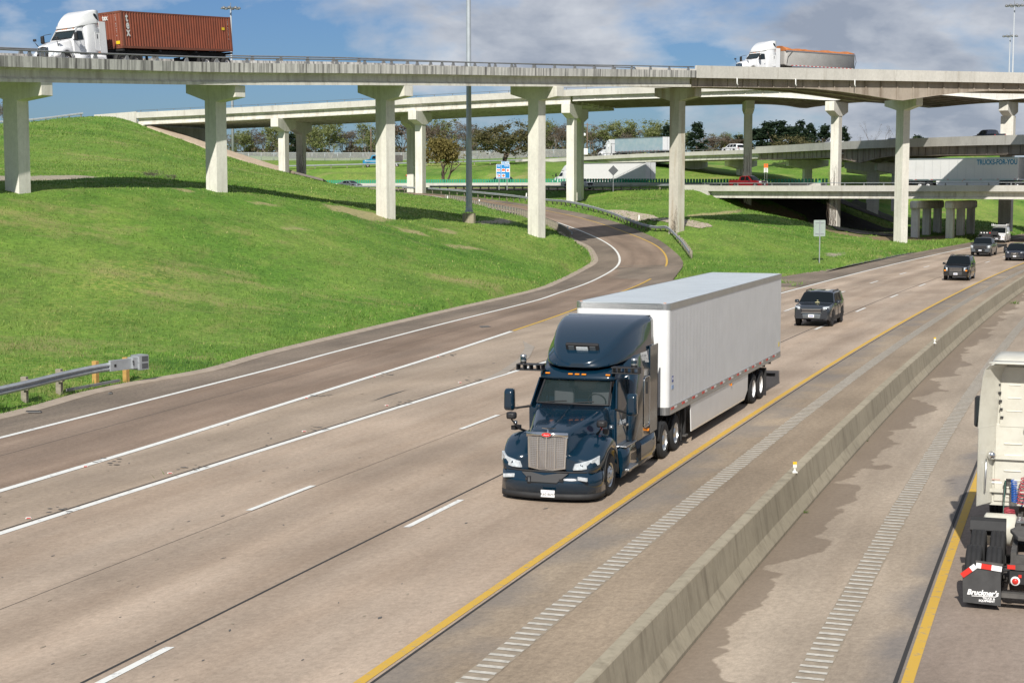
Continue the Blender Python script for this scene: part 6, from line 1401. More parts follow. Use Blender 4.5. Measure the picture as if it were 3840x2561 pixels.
    for s_ in (0, 1): mb.tube([wsf(s_, u/6, .012) for u in range(7)], .026, M_black, n=5)
    mb.build('window_seal', ws, fix=False)
    mb = MB()
    for a, b in ((.12, .42), (.50, .80)): mb.tube([wsf(a, .02, .03), wsf((a+b)/2, .07, .035), wsf(b, .10, .03)], .012, M_black, n=4)
    mb.build('wiper', ws, fix=False)
    mb = MB(); secs = []
    for k in range(11):
        u = k/10; x, y, z = wsf(u, 1, 0); y *= 1.12; b = .05*(1-(y/.95)**2); secs.append([(x+.10+b*.4, y, z-.03), (x+.11+b*.4, y, z+.045), (x-.12, y*.99, z+.21), (x-.35, y*.97, z+.30), (x-.2, y*.95, z-.02)])
    mb.loft(secs, paint); vz = mb.build('sun_visor', t)
    for y in (-.76, -.17, 0, .17, .76): mb = MB(); b = .05*(1-(y/.95)**2); mb.box((-1.41+b*1.4, y, 2.675), (.05, .11, .032), M_amber); mb.build('marker_light', vz, bevel=.006)
    for sg in (1, -1):
        Yc = lambda x, z: sg*(1.07+(1.0 if z < 1.9 else 0)*0-(max(0, z-1.9))*.17+.028)
        def pan(pts, mt, nm, o=0.0, par=None, bev=0.0):
            mb = MB(); n = len(pts); mb.add([(x, Yc(x, z)+sg*o, z) for x, z in pts]+[(x, Yc(x, z)+sg*(o-.03), z) for x, z in pts], [tuple(range(n)), tuple(range(2*n-1, n-1, -1))]+[(i, i+n, (i+1) % n+n, (i+1) % n) for i in range(n)], mt); return mb.build(nm, par or t, bevel=bev)
        dr = pan([(-.98, .98), (-.95, 1.86), (-1.40, 2.56), (-2.02, 2.60), (-2.05, .98)], paint, 'door', .0)
        pan([(-1.04, 1.86), (-1.34, 2.36), (-1.45, 2.50), (-1.93, 2.50), (-1.93, 1.92), (-1.25, 1.86)], M_glassl, 'door_window', .012, dr)
        mb = MB(); mb.box((-1.86, sg*1.115, 1.42), (.20, .03, .045), M_chrome); mb.build('door_handle', dr)
        # mirrors
        mb = MB(); mb.tube([(-.98, sg*1.05, 1.90), (-.80, sg*1.40, 1.86), (-.70, sg*1.50, 1.86)], .028, M_dark, n=6); mb.tube([(-1.15, sg*1.05, 2.45), (-.9, sg*1.35, 2.40), (-.70, sg*1.50, 2.32)], .02, M_dark, n=6) if not pete else None; arm = mb.build('mirror_arm', t)
        mb = MB(); secs = [rrect(0, 0, .52, .11, .11, .05, .05, 4)]; mb.loft([[(-.62-.09*math.cos(0)+dx, sg*1.53+p[1]*k, 1.80+(p[2]-.26)*k+.26) for p in rrect(0, 0, .54, .125, .115, .06, .06, 4)] for dx, k in ((-.10, .98), (0.0, 1.0), (.07, .9), (.10, .6))], paint if pete else M_dark); mm = mb.build('mirror', arm)
        mb = MB(); mb.box((-.815, sg*1.53, 2.07), (.006, .18, .42), M_glassl); mb.build('mirror_glass', arm)
        hx, hy, hz = (.42, 1.10, 1.70) if sg > 0 else (.42, -1.10, 1.80)
        if not pete: hx, hy, hz = .75, sg*1.0, 1.92
        mb = MB(); mb.tube([(.0, sg*.86, 1.42), (.2, sg*.98, 1.52), (hx, hy, hz-.04)] if pete else [(.45, sg*.85, 1.45), (.6, sg*.92, 1.62), (hx, hy, hz-.08)], [.035, .028, .018], M_black, n=6); ha = mb.build('hood_mirror_arm', t)
        mb = MB(); mb.loft([[(hx+dx, hy+p[1]*k, hz+(p[2]-.085)*k+.05) for p in rrect(0, 0, .17, .12, .12, .05, .05, 4)] for dx, k in ((-.06, .95), (.02, 1.0), (.08, .75), (.10, .4))], M_black); mb.build('hood_mirror', ha)
        if pete:   # roof side sensor arm with rotating cylinder
            mb = MB()
            for dy in (0,):
                mb.box((-1.42, sg*1.20, 2.87), (.30, .68, .025), M_black); mb.box((-1.42, sg*1.20, 2.735), (.30, .68, .025), M_black)
                for yy in (.90, 1.02, 1.20, 1.36, 1.53): mb.box((-1.42, sg*yy, 2.80), (.28, .03, .15), M_black)
            sa = mb.build('sensor_arm', t, bevel=.008)
            mb = MB(); c = (-1.42, sg*1.40, 2.885)
            mb.lathe([(.075, 0), (.075, .055)], c, M_black, 'z', 16); mb.lathe([(.078, .055), (.078, .085)], c, M_alu, 'z', 16); mb.lathe([(.075, .085), (.075, .165)], c, mat('lidar_window', (.01, .03, .05), .08, coat=1), 'z', 16); mb.lathe([(.078, .165), (.078, .20), (.06, .215), (0, .215)], c, M_alu, 'z', 16); mb.build('lidar', sa, fix=False)
            mb = MB(); mb.box((.05, sg*1.10, 1.52), (.24, .12, .10), M_black, rot=sg*.4); mb.lathe([(.05, 0), (.05, .08), (0, .09)], (-.12, sg*1.18, 1.57), M_headd, 'z', 10); mb.build('camera_pod', t)
    if pete:
        text_mesh('Aurora', .20, mat('pale_logo', (.5, .55, .6), .4), 'lettering', dr if False else t, (-1.12, 1.127, 1.50), (R(90), 0, R(180)), ext=.002, bold=.003)
        mb = MB(); mb.lathe([(0, .01), (.09, .01), (.09, 0)], (-.15, .935, 1.60), M_red, 'y', 14, False); o = mb.build('side_emblem', t)
    # ---- sleeper with extenders
    if sleeper:
        top = 3.20 if roof == 'high' else 2.9
        mb = MB(); ss = [(-2.06, .92, 2.72, 1.10, .98, .18), (-2.12, .90, 2.86, 1.17, 1.04, .22), (-2.30, .90, 3.02, 1.21, 1.10, .24), (-2.6, .90, top-.05, 1.225, 1.13, .24), (-3.0, .90, top, 1.225, 1.14, .22), (-3.77, .90, top, 1.225, 1.15, .20)]
        mb.loft([rrect(x, z0, z1, wb, wt, r, .04, 5, wm=wb+.004, zm=2.6) for x, z0, z1, wb, wt, r in ss], paint); sl = mb.build('sleeper', t)
        for sg in (1, -1):
            mb = MB(); mb.box((-4.17, sg*1.215, 2.05), (.80, .035, 2.24), paint); mb.box((-4.59, sg*1.215, 2.05), (.045, .04, 2.24), M_black); mb.build('side_extender', sl)
            f = rrpoly(.56, 1.26, .10, 5); mb = MB(); ring = [(-3.42+a, 1.8+b) for a, b in f]; mb.tube([(x, sg*1.238, z) for x, z in ring+ring[:1]], .014, M_chrome if pete else paint, n=5, cap=False); mb.prism([(-3.42+a*.95, 1.8+b*.97) for a, b in f], sg*1.205, sg*1.236, paint); hb = mb.build('side_hatch', sl)
            mb = MB(); mb.box((-3.42, sg*1.245, 2.15), (.08, .02, .30), M_dark); mb.build('hatch_handle', hb)
            mb = MB(); mb.box((-3.60, sg*1.24, 1.06), (.10, .03, .06), M_amber); mb.build('side_marker', sl)
    # ---- roof fairing
    if roof == 'high':
        mb = MB(); fs = [(-1.34, .22, 2.93, 2.84), (-1.40, .48, 3.00, 2.84), (-1.55, .70, 3.12, 2.86), (-1.80, .88, 3.28, 2.90), (-2.15, 1.0, 3.47, 2.95), (-2.6, 1.09, 3.66, 3.0), (-3.1, 1.14, 3.80, 3.05), (-3.6, 1.17, 3.88, 3.05), (-4.1, 1.19, 3.90, 3.08), (-4.32, 1.20, 3.90, 3.10)] if pete else [(-1.30, .5, 2.86, 2.74), (-1.36, .80, 2.98, 2.74), (-1.55, .95, 3.22, 2.78), (-1.9, 1.05, 3.50, 2.85), (-2.4, 1.12, 3.76, 2.9), (-3.0, 1.17, 3.93, 3.0), (-3.5, 1.19, 3.98, 3.05), (-3.9, 1.20, 3.97, 3.08)]
        mb.loft([rrect(x, zb, zt, w, w*min(.97, .80+.06*(-x-1.3)), min(.22-.03*(-x-1.3), (zt-zb)*.45), .02, 5, wm=w*.98, zm=zb+(zt-zb)*.35) for x, w, zt, zb in fs], paint); rf = mb.build('roof_fairing', t)
        if pete:
            mb = MB(); Mx = Matrix.Rotation(R(32), 3, 'Y'); c = Vector((-1.73, .02, 3.30))
            mb.box(c, (.10, .84, .22), M_black, rot=Mx); hb = mb.build('sensor_housing', rf, bevel=.03)
            nrm = Mx @ Vector((1, 0, 0)); upv = Mx @ Vector((0, 0, 1))
            mb = MB(); mb.box(c+nrm*.055-upv*.02, (.03, .30, .12), M_head, rot=Mx); mb.build('sensor_window', hb, bevel=.03)
            mb = MB(); 
            for y in (-.27, .27): mb.box(c+nrm*.055+Vector((0, y, 0)), (.02, .15, .13), M_headd, rot=Mx)
            mb.build('sensor_cover', hb, bevel=.008)
            mb = MB(); mb.loft([[(-4.33, -w, 3.905), (-4.33, w, 3.905), (-4.33, w, 3.875), (-4.33, -w, 3.875)] if 0 else [(x, -w, z), (x, w, z), (x, w, z-.03), (x, -w, z-.03)] for x, w, z in ((-4.0, 1.0, 3.90), (-4.38, 1.08, 3.915))], paint, smooth=False); mb.build('roof_lip', rf)
            pass
        else:
            for sg in (1, -1): mb = MB(); mb.prism([(-3.78, 3.25), (-3.60, 3.62), (-3.35, 3.72), (-3.28, 3.60), (-3.5, 3.36)], sg*1.12, sg*1.205, M_glassl, 'xz'); mb.build('upper_window', rf, bevel=.02)
    # ---- side skirts, steps, tanks
    for sg in (1, -1):
        def sk(x, k=0): return [(x, sg*.70, .26), (x, sg*1.20, .26), (x, sg*1.245, .45), (x, sg*1.245, .72), (x, sg*(1.20-k), .90), (x, sg*(1.02-k), .945), (x, sg*.70, .945)]
        mb = MB(); mb.loft([sk(-.98), sk(-2.34)], paint if fair else M_alu); a = mb.build('step_fairing', t); mb = MB(); mb.loft([sk(-2.38), sk(-4.30), [(p[0]-.10, p[1], max(p[2], .34)) for p in sk(-4.30)]], paint if fair else M_alu); b = mb.build('tank_fairing', t)
        mb = MB(); mb.box((-1.82, sg*1.14, .955), (1.05, .22, .03), M_alu); mb.box((-1.72, sg*1.27, .40), (.95, .12, .05), M_alu); mb.build('step', a, bevel=.01)
        mb = MB(); mb.prism([(-2.75, .40), (-3.95, .36), (-4.1, .70), (-3.9, .78), (-2.75, .78)], sg*1.235, sg*1.262, paint if fair else M_alu, 'xz'); mb.build('fairing_panel', b, bevel=.03)
    # ---- chassis
    if gear:
        mb = MB()
        for y in (-.43, .43): mb.box((-3.3, y, .85), (8.6, .09, .26), M_dark)
        for x in (-.0, -2.6, -4.6, -5.5, -6.85, -7.5): mb.box((x, 0, .80), (.12, .86, .18), M_dark)
        mb.box((-5.55, 0, .50), (.13, 1.9, .13), M_dark); mb.box((-6.90, 0, .50), (.13, 1.9, .13), M_dark); mb.box((0, 0, .48), (.12, 1.9, .12), M_dark); mb.build('chassis', t)
        mb = MB(); mb.lathe([(.0, 0), (.46, 0), (.46, .07), (0, .07)], (-6.05, 0, 1.03), M_frame, 'z', 16, False); mb.box((-6.55, .22, 1.06), (.55, .28, .06), M_frame); mb.box((-6.55, -.22, 1.06), (.55, .28, .06), M_frame); mb.build('fifth_wheel', t)
        for sg in (1, -1):
            for xa in (-5.52, -6.88):
                mb = MB(); mb.loft([[(xa+math.cos(a)*.60, sg*.62, .5+math.sin(a)*.62), (xa+math.cos(a)*.60, sg*1.22, .5+math.sin(a)*.62), (xa+math.cos(a)*.57, sg*1.22, .5+math.sin(a)*.59), (xa+math.cos(a)*.57, sg*.62, .5+math.sin(a)*.59)] for a in [R(q) for q in ((5, 18, 32, 46, 58) if xa > -6 else (122, 136, 150, 165, 180))]], M_dark, smooth=True); mb.build('mudguard', t)
            mb = MB(); mb.box((-7.58, sg*.92, .55), (.03, .62, .72), M_dark); mb.build('mud_flap', t)
    if not pete:
        for o in [c for c in children(t)]:
            for q in [o]+children(o)+[g for c in children(o) for g in children(c)]:
                if q.name.split('.')[0] in ('sleeper', 'roof_fairing', 'side_extender', 'side_hatch', 'hatch_handle', 'side_marker', 'upper_window', 'tank_fairing', 'fairing_panel'):
                    for v in q.data.vertices:
                        if v.co.x < -2.1: v.co.x = -2.1+(v.co.x+2.1)*.78
                elif q.type == 'MESH' and q.name.split('.')[0] not in ('chassis', 'fifth_wheel', 'mudguard', 'mud_flap'):
                    for v in q.data.vertices:
                        if v.co.x > -.95: v.co.x = -.95+(v.co.x+.95)*.87
    for sg in (1, -1):
        add_wheel(t, 0 if pete else -.12, sg*1.07, .50, .28, 'steer', rimmt)
        if gear:
            for xa in (-5.52, -6.88): add_wheel(t, xa, sg*1.10, .50, .26, 'drive', rimmt, dual=.33)
    return t

M_tape_w = mat('white_tape', (.72, .72, .70), .4)
def tape(mb, x0, x1, y, z, h=.05, seg=.30, vert=False, gap=None):
    n = max(1, int(abs(x1-x0)/seg)); s = 1 if x1 > x0 else -1; sg = 1 if y > 0 else -1
    for i in range(n):
        if gap and i % gap[0] >= gap[1]: continue
        mb.box((x0+s*seg*(i+.5), y+sg*.004, z), (seg*.985, .008, h), M_redl if i % 2 == 0 else M_tape_w)
def ribbed_mat(name, c, pitch, dirt, damt, rough=.35, metal=.0):
    m = mat(name, c, rough, metal=metal, var=.04, dirt=dirt, dscale=.7, damt=damt); N, L = nodes_of(m); b = N['Principled BSDF']; tc = N.new('ShaderNodeTexCoord'); s = N.new('ShaderNodeSeparateXYZ'); L.new(tc.outputs['Object'], s.inputs[0])
    q = N.new('ShaderNodeMath'); q.operation = 'MULTIPLY'; L.new(s.outputs[0], q.inputs[0]); q.inputs[1].default_value = 2*math.pi/pitch; w = N.new('ShaderNodeMath'); w.operation = 'SINE'; L.new(q.outputs[0], w.inputs[0])
    mp = N.new('ShaderNodeMapping'); mp.inputs['Scale'].default_value = (6, 1, .9); L.new(tc.outputs['Object'], mp.inputs[0]); nz = N.new('ShaderNodeTexNoise'); nz.inputs['Scale'].default_value = 1; nz.inputs['Detail'].default_value = 4; L.new(mp.outputs[0], nz.inputs['Vector'])
    a = N.new('ShaderNodeMath'); a.operation = 'MULTIPLY_ADD'; L.new(nz.outputs[0], a.inputs[0]); a.inputs[1].default_value = 2.2; L.new(w.outputs[0], a.inputs[2])
    bp = N.new('ShaderNodeBump'); bp.inputs['Strength'].default_value = .14; bp.inputs['Distance'].default_value = .010; L.new(a.outputs[0], bp.inputs['Height']); L.new(bp.outputs[0], b.inputs['Normal']); return m
M_side = ribbed_mat('trailer_side', (.74, .75, .755), .406, (.60, .61, .61), .3, .34, .0)
def van_trailer(label, loc, rz, length=16.15, side=None, roof=None, gear_at=None, tandem=12.2, skirt=True, front='white', group=None, rimmt=None, text=None, tapegap=None, legs=True):
    """origin on the ground below the front face; the trailer extends towards -x"""
    t = thing('box_trailer', label, 'trailer', loc, rz, group); side = side or M_side; Lh = length; hw = 1.295; z0, z1 = 1.14, 4.11
    # body as rounded-front box
    def out(r, ins=0.0):
        pts = [(-Lh, -hw+ins), (-Lh, hw-ins)]
        for k in range(7): a = R(90-15*k); pts.append((-r+r*math.cos(a)*1.0-0, hw-ins-r+r*math.sin(a)))
        for k in range(7): a = R(-15*k); pts.append((-r+r*math.cos(a), -hw+ins+r+r*math.sin(a)))
        return pts
    mb = MB(); a = out(.16); mb.add([(x, y, z0+.20) for x, y in a]+[(x, y, z1-.02) for x, y in a], [tuple(range(len(a)))]+[tuple(range(2*len(a)-1, len(a)-1, -1))]+[(i, i+len(a), (i+1) % len(a)+len(a), (i+1) % len(a)) for i in range(len(a))], side); body = mb.build('box_body', t)
    mb = MB(); mb.add([(x, y*.985, z1-.015) for x, y in a]+[(x, y*.94, z1+.02) for x, y in a], [tuple(range(2*len(a)-1, len(a)-1, -1))]+[(i, i+len(a), (i+1) % len(a)+len(a), (i+1) % len(a)) for i in range(len(a))], roof or M_trailroof)
    for k in range(1, 20): mb.box((-k*Lh/20, 0, z1+.0205), (.03, hw*1.86, .003), roof or M_trailroof)
    mb.build('roof', t)
    mb = MB(); b = out(.17, -.012)
    for za, zb_, mt in ((z1-.16, z1+.012, M_alu), (z0, z0+.21, M_alu)):
        mb.add([(x, y, za) for x, y in b]+[(x, y, zb_) for x, y in b]+[(x*1.0, y*.98, za) for x, y in b]+[(x, y*.98, zb_) for x, y in b], [(i, i+len(b), (i+1) % len(b)+len(b), (i+1) % len(b)) for i in range(len(b))]+[(i+len(b), i+3*len(b), (i+1) % len(b)+3*len(b), (i+1) % len(b)+len(b)) for i in range(len(b))], mt)
    mb.build('rail_trim', t)
    for sg in (1, -1): mb = MB(); mb.box((-Lh/2, sg*(hw+.0135), z0+.15), (Lh-.4, .003, .05), M_alu); tape(mb, -.3, -Lh+.1, sg*(hw+.014), z0+.15, .055, .30, gap=tapegap or (4, 2)); mb.build('reflective_tape', t)
    mb = MB()
    for sg in (1, -1):
        for k in range(int(Lh/.13)): mb.box((-.2-k*.13, sg*(hw+.014), z0+.055), (.022, .012, .022), M_alu)
    o = mb.build('rivet', t, fix=False); o['kind'] = 'stuff'
    mb = MB(); mb.box((-Lh/2, 0, z0-.06), (Lh-.3, 1.1, .12), M_dark)
    for k in range(14): mb.box((-1-k*(Lh-1.5)/14, 0, z0-.05), (.08, 2.5, .10), M_dark)
    mb.box((-tandem, 0, .82), (3.0, 1.0, .35), M_dark)
    for x in (-tandem+.62, -tandem-.62): mb.box((x, 0, .50), (.14, 1.9, .14), M_dark)
    mb.build('underframe', t)
    for sg in (1, -1):
        if legs:
            mb = MB(); mb.box((-2.35, sg*1.12, .75), (.14, .14, .9), M_dark); mb.box((-2.35, sg*1.12, .28), (.26, .26, .05), M_frame); mb.beam((-2.35, sg*1.12, .60), (-2.0, sg*1.0, 1.1), .06, .06, M_dark); mb.build('landing_leg', t)
        if skirt:
            mb = MB(); mb.prism([(-2.62, z0-.01), (-2.72, .34), (-tandem+2.35, .34), (-tandem+1.85, .60), (-tandem+1.80, z0-.01)], sg*1.255, sg*1.28, M_wpaint, 'xz'); s = mb.build('side_skirt', t)
            mb = MB(); mb.box((-7.9, sg*1.30, z0-.06), (.10, .04, .07), M_amber); mb.build('marker_light', s)
        for x in (-tandem+.62, -tandem-.62): add_wheel(t, x, sg*1.12, .50, .26, 'trail', rimmt or M_wpaint, dual=.33)
        mb = MB(); mb.box((-tandem-1.28, sg*.98, .62), (.02, .62, .78), M_dark); mb.build('mud_flap', t)
    mb = MB(); mb.box((-Lh+.12, 0, .50), (.10, 2.3, .11), M_dark); mb.box((-Lh+.12, .5, .80), (.08, .08, .6), M_dark); mb.box((-Lh+.12, -.5, .80), (.08, .08, .6), M_dark); mb.build('rear_guard', t)
    mb = MB(); mb.box((-Lh-.012, 0, (z0+z1)/2+.1), (.03, 2.5, 2.7), M_wpaint); mb.box((-Lh-.03, 0, (z0+z1)/2+.1), (.03, .03, 2.7), M_dark); dd = mb.build('rear_door', t)
    mb = MB(); mb.box((-.10, 1.16, z1+.0), (.10, .06, .05), M_amber); mb.box((-.10, -1.16, z1+.0), (.10, .06, .05), M_amber); mb.build('marker_light', t)
    return t

YAW = .345960746; DL = Vector((math.sin(YAW), math.cos(YAW), 0)); DW = Vector((-math.cos(YAW), math.sin(YAW), 0)); O_ = Vector((4.15340687, 42.9382887, 0))
HEAD = math.atan2(-DL.y, -DL.x)
tl = O_+DW*1.295
tr = van_trailer('long white box trailer coupled behind the dark blue tractor in the foreground', tl, HEAD, tandem=12.35)
mb = MB(); mb.box((-.45, 1.302, 2.08), (.14, .006, .16), M_dblue); mb.box((-.45, 1.306, 2.09), (.08, .004, .07), M_signw); mb.box((-.45, 1.302, 1.86), (.20, .006, .10), mat('pale_blue_decal', (.25, .38, .6), .4)); mb.build('decal', tr)
mb = MB(); mb.box((-15.85, 1.302, 1.62), (.16, .006, .16), M_amberpl); mb.build('yellow_sticker', tr)
YT = -R(1.45)
kp = O_+DW*1.295+DL*.45      # kingpin
fwd = Vector((math.cos(HEAD-YT*-1), math.sin(HEAD-YT*-1), 0))
hd_ = HEAD+R(1.45); fwd = Vector((math.cos(hd_), math.sin(hd_), 0))
loc = kp+fwd*(5.66+.45)
tractor('semi_truck', 'dark blue sleeper tractor with roof sensors in the centre lane foreground', M_navy, 'pete', loc, hd_)

# ---- container lorry on the near flyover
M_rust = mat('container_red', (.215, .055, .026), .6, var=.14, vscale=1.5, dirt=(.14, .05, .03), dscale=1.3, damt=.5)
M_rustd = mat('container_edge', (.17, .06, .035), .7, var=.2)
def container(label, loc, rz, L_=12.19, H_=2.59):
    t = thing('shipping_container', label, 'container', loc, rz)
    def wall(a0, a1, y, along, nm, sg, pitch=.278):
        n = int((a1-a0)/pitch); pts = []
        for i in range(n):
            b = a0+(a1-a0)*i/n; w = (a1-a0)/n; pts += [(b, 0), (b+w*.25, 0), (b+w*.5, 1), (b+w*.75, 1)]
        pts.append((a1, 0)); mb = MB(); vs = []
        for z in (.16, H_-.10):
            for a, k in pts: vs.append((a, y-sg*.05*k, z) if along == 'x' else (y-sg*.045*k, a, z))
        m = len(pts); mb.add(vs, [(i, i+1, m+i+1, m+i) for i in range(m-1)], M_rust); mb.build(nm, t, fix=False)
    hw = 1.219
    wall(-L_+.12, -.12, hw-.01, 'x', 'side_wall', 1); wall(-L_+.12, -.12, -hw+.01, 'x', 'side_wall', -1); wall(-hw+.1, hw-.1, -.01, 'y', 'end_wall', 1, .24); wall(-hw+.1, hw-.1, -L_+.01, 'y', 'end_wall', -1, .24)
    mb = MB()
    for y in (-hw+.06, hw-.06):
        for z in (.08, H_-.06): mb.box((-L_/2, y, z), (L_, .12 if z < 1 else .07, .16 if z < 1 else .10), M_rustd)
        for x in (-.07, -L_+.07): mb.box((x, y, H_/2), (.14, .13, H_), M_rustd)
    for x in (-.07, -L_+.07):
        for z in (.08, H_-.06): mb.box((x, 0, z), (.12, 2.3, .14), M_rustd)
    mb.build('corner_frame', t)
    mb = MB(); mb.box((-L_/2, 0, H_-.03), (L_-.1, 2.4, .03), M_rust); mb.build('roof', t)
    return t
def on_path(path, vx, off, dz=0.0, bank=0.0, rev=True, near=None):
    s = min(np.arange(0, path.len, .25), key=lambda d: abs(pvx(path.at(d, off)[0])-vx)+(0 if near is None else (0 if near(path.at(d, off)[0]) else 9e6)))
    bank = xbank if path is cross and s > XB0[0] else bank; b = bank(s) if callable(bank) else bank; p, t = path.at(s, off, dz, b); a = math.atan2(-t.y, -t.x) if rev else math.atan2(t.y, t.x); return p, a, s, b
M_tex = mat('faded_white_letter', (.62, .62, .60), .6)
c0 = V(467*.6122, 186.5*.6122, 115.6); c1 = V(876*.6122, 199.5*.6122, 126.3); dirA = (c1-c0).normalized(); nA = Vector((dirA.y, -dirA.x, 0)).normalized()
aA = math.atan2(-dirA.y, -dirA.x); b = .05; pitchA = math.asin(dirA.z); pc = c0-nA*1.25+Vector((0, 0, .05-1.42))
def roll(o, b): o.rotation_euler = (b, pitchA, o.rotation_euler[2])
ct = container('rust red corrugated shipping container lettered tex on the near flyover', pc+Vector((0, 0, 1.42)), aA); roll(ct, .045)
# lettering on the long side and the front end
for i, ch in enumerate('tex'): text_mesh(ch, .85, M_tex, 'lettering', ct, (-.42, 1.226, 1.86-.50*i), (R(90), 0, R(180)), ext=.003, bold=.03, xs=.75)
text_mesh('tex', .50, M_tex, 'lettering', ct, (.004, .18, 2.05), (R(90), 0, R(90)), ext=.003, bold=.02, xs=.75).location.y = -.55
for i, ch in enumerate('TEXU 827431 0'): 
    if ch != ' ': text_mesh(ch, .12, M_tex, 'lettering', ct, (-11.75, 1.222, 2.32-.12*i), (R(90), 0, R(180)), ext=.002)
for i, ch in enumerate('TEXU 827431 0'):
    if ch != ' ': text_mesh(ch, .12, M_tex, 'lettering', ct, (.004, .62, 2.30-.12*i), (R(90), 0, R(90)), ext=.002)
mb = MB(); mb.box((-11.2, 1.224, 1.68), (.34, .006, .20), M_amberpl); mb.box((.006, .72, .42), (.006, .34, .22), M_amberpl); mb.build('warning_label', ct)
def chassis(label, loc, rz, L_=12.3):
    t = thing('container_chassis', label, 'trailer', loc, rz); mb = MB()
    for y in (-.45, .45): mb.box((-L_/2, y, 1.22), (L_, .12, .34), M_dark)
    for x in (-.1, -4, -8, -L_+.1): mb.box((x, 0, 1.30), (.2, 2.4, .14), M_dark)
    mb.box((-10.3, 0, .85), (3.6, 1.1, .35), M_dark); mb.build('frame', t)
    for sg in (1, -1):
        mb = MB(); mb.box((-2.9, sg*.8, .72), (.14, .14, .9), M_dark); mb.build('landing_leg', t)
        for x in (-9.1, -10.3, -11.5): add_wheel(t, x, sg*1.10, .50, .26, 'trail', M_wpaint, dual=.33)
        mb = MB(); mb.box((-8.3, sg*.95, .72), (.03, .6, .7), M_dark); mb.build('mud_flap', t)
    return t
ch_ = chassis('black skeletal chassis with three axles under the rust red container', pc, aA); roll(ch_, .045)
fA = Vector((math.cos(aA), math.sin(aA), -dirA.z))
tt = tractor('semi_truck', 'white sleeper tractor pulling the rust red container on the near flyover', M_wpaint, 'casc', pc+fA*5.6, aA, rimmt=M_alu, fair=True); roll(tt, .045)
# ---- end-dump lorry further right on the flyover
def dump_trailer(label, loc, rz):
    L_ = 10.6; t = thing('dump_trailer', label, 'trailer', loc, rz); Ms = ribbed_mat('dump_side', (.42, .41, .39), .30, (.28, .26, .23), .4, .5, .1)
    mb = MB(); mb.loft([rrect(x, 1.30+s, 2.95, 1.22-c, 1.25-c, .04, .10, 4) for x, s, c in ((0, .25, .35), (-.15, .10, .12), (-.45, 0, 0), (-L_, 0, 0))], Ms); mb.build('dump_body', t)
    mb = MB()
    for sg in (1, -1): mb.box((-L_/2, sg*1.26, 2.95), (L_, .09, .10), M_alu); tape(mb, -.8, -L_+.1, sg*1.265, 1.40, .06, .3)
    for sg in (1, -1): mb.box((-L_/2-.4, sg*1.24, 1.30), (L_-1, .05, .18), M_alu)
    mb.build('side_rail', t)
    rg = random.Random(4); mb = MB(); secs = []
    for i in range(25):
        x = -i*L_/24; h = .20+.16*abs(math.sin(i*.9))*rg.random()+(.28 if i < 3 else 0)*(1-i/3); secs.append([(x, -1.22, 2.98), (x, -1.24, 3.02+h*.3), (x, -.6, 3.03+h), (x, 0, 3.05+h*1.1), (x, .6, 3.03+h), (x, 1.24, 3.02+h*.3), (x, 1.22, 2.98)])
    mb.loft(secs, mat('orange_tarp', (.45, .16, .05), .6, var=.3, vscale=1.5)); mb.build('tarpaulin', t)
    mb = MB(); mb.tube([(-.1, 1.28, 1.6), (-.25, 1.3, 2.3), (-.9, 1.3, 2.9)], .03, M_dark, n=5); mb.tube([(-L_+.05, 1.2, 1.2), (-L_-.25, 1.25, 2.2), (-L_-.1, 1.2, 3.0)], .03, M_dark, n=5); mb.build('tarp_arm', t)
    mb = MB(); mb.box((-L_/2, 0, 1.05), (L_-.6, .9, .3), M_frame); mb.box((-L_+1.9, 0, .8), (2.8, 1.0, .4), M_dark); mb.box((-L_+2.6, 1.1, .95), (2.9, .06, .5), M_frame); mb.build('frame', t)
    for sg in (1, -1):
        for x in (-L_+1.3, -L_+2.55): add_wheel(t, x, sg*1.1, .5, .26, 'trail', M_alu, dual=.33)
    return t
p, a, s, b = on_path(pA, 2915*.6122, -4.4, dz=-.05, bank=bankA)
dirD = (pA.at(s+11, -4.1)[0]-pA.at(s, -4.1)[0]).normalized(); aD = math.atan2(-dirD.y, -dirD.x); fD = Vector((math.cos(aD), math.sin(aD), 0))
dt_ = dump_trailer('grey dump trailer under a crumpled orange tarpaulin on the near flyover', p, aD)
tk_ = tractor('semi_truck', 'white sleeper tractor pulling the orange-topped dump trailer on the near flyover', M_wpaint, 'casc', p+fD*4.9, aD, rimmt=M_alu)

# ---- box trailer lorry on the upper ramp
M_bluet = ribbed_mat('pale_blue_side', (.30, .40, .46), .4, (.48, .52, .55), .6, .4)
p, a, s, b = on_path(upper, 2322*.6122, 2.4, near=lambda q: q.y > 300); dirU = (upper.at(s+16, 2.4)[0]-upper.at(s, 2.4)[0]).normalized(); aU = math.atan2(-dirU.y, -dirU.x); fU = Vector((math.cos(aU), math.sin(aU), 0))
van_trailer('pale blue-grey box trailer on the upper ramp beside the brown-stained column', p, aU, side=M_bluet, roof=M_wpaint, skirt=False, tandem=13)
tractor('semi_truck', 'small white sleeper tractor ahead of the pale blue-grey trailer on the upper ramp', M_wpaint, 'casc', p+fU*5.3, aU, rimmt=M_alu, detail=False)
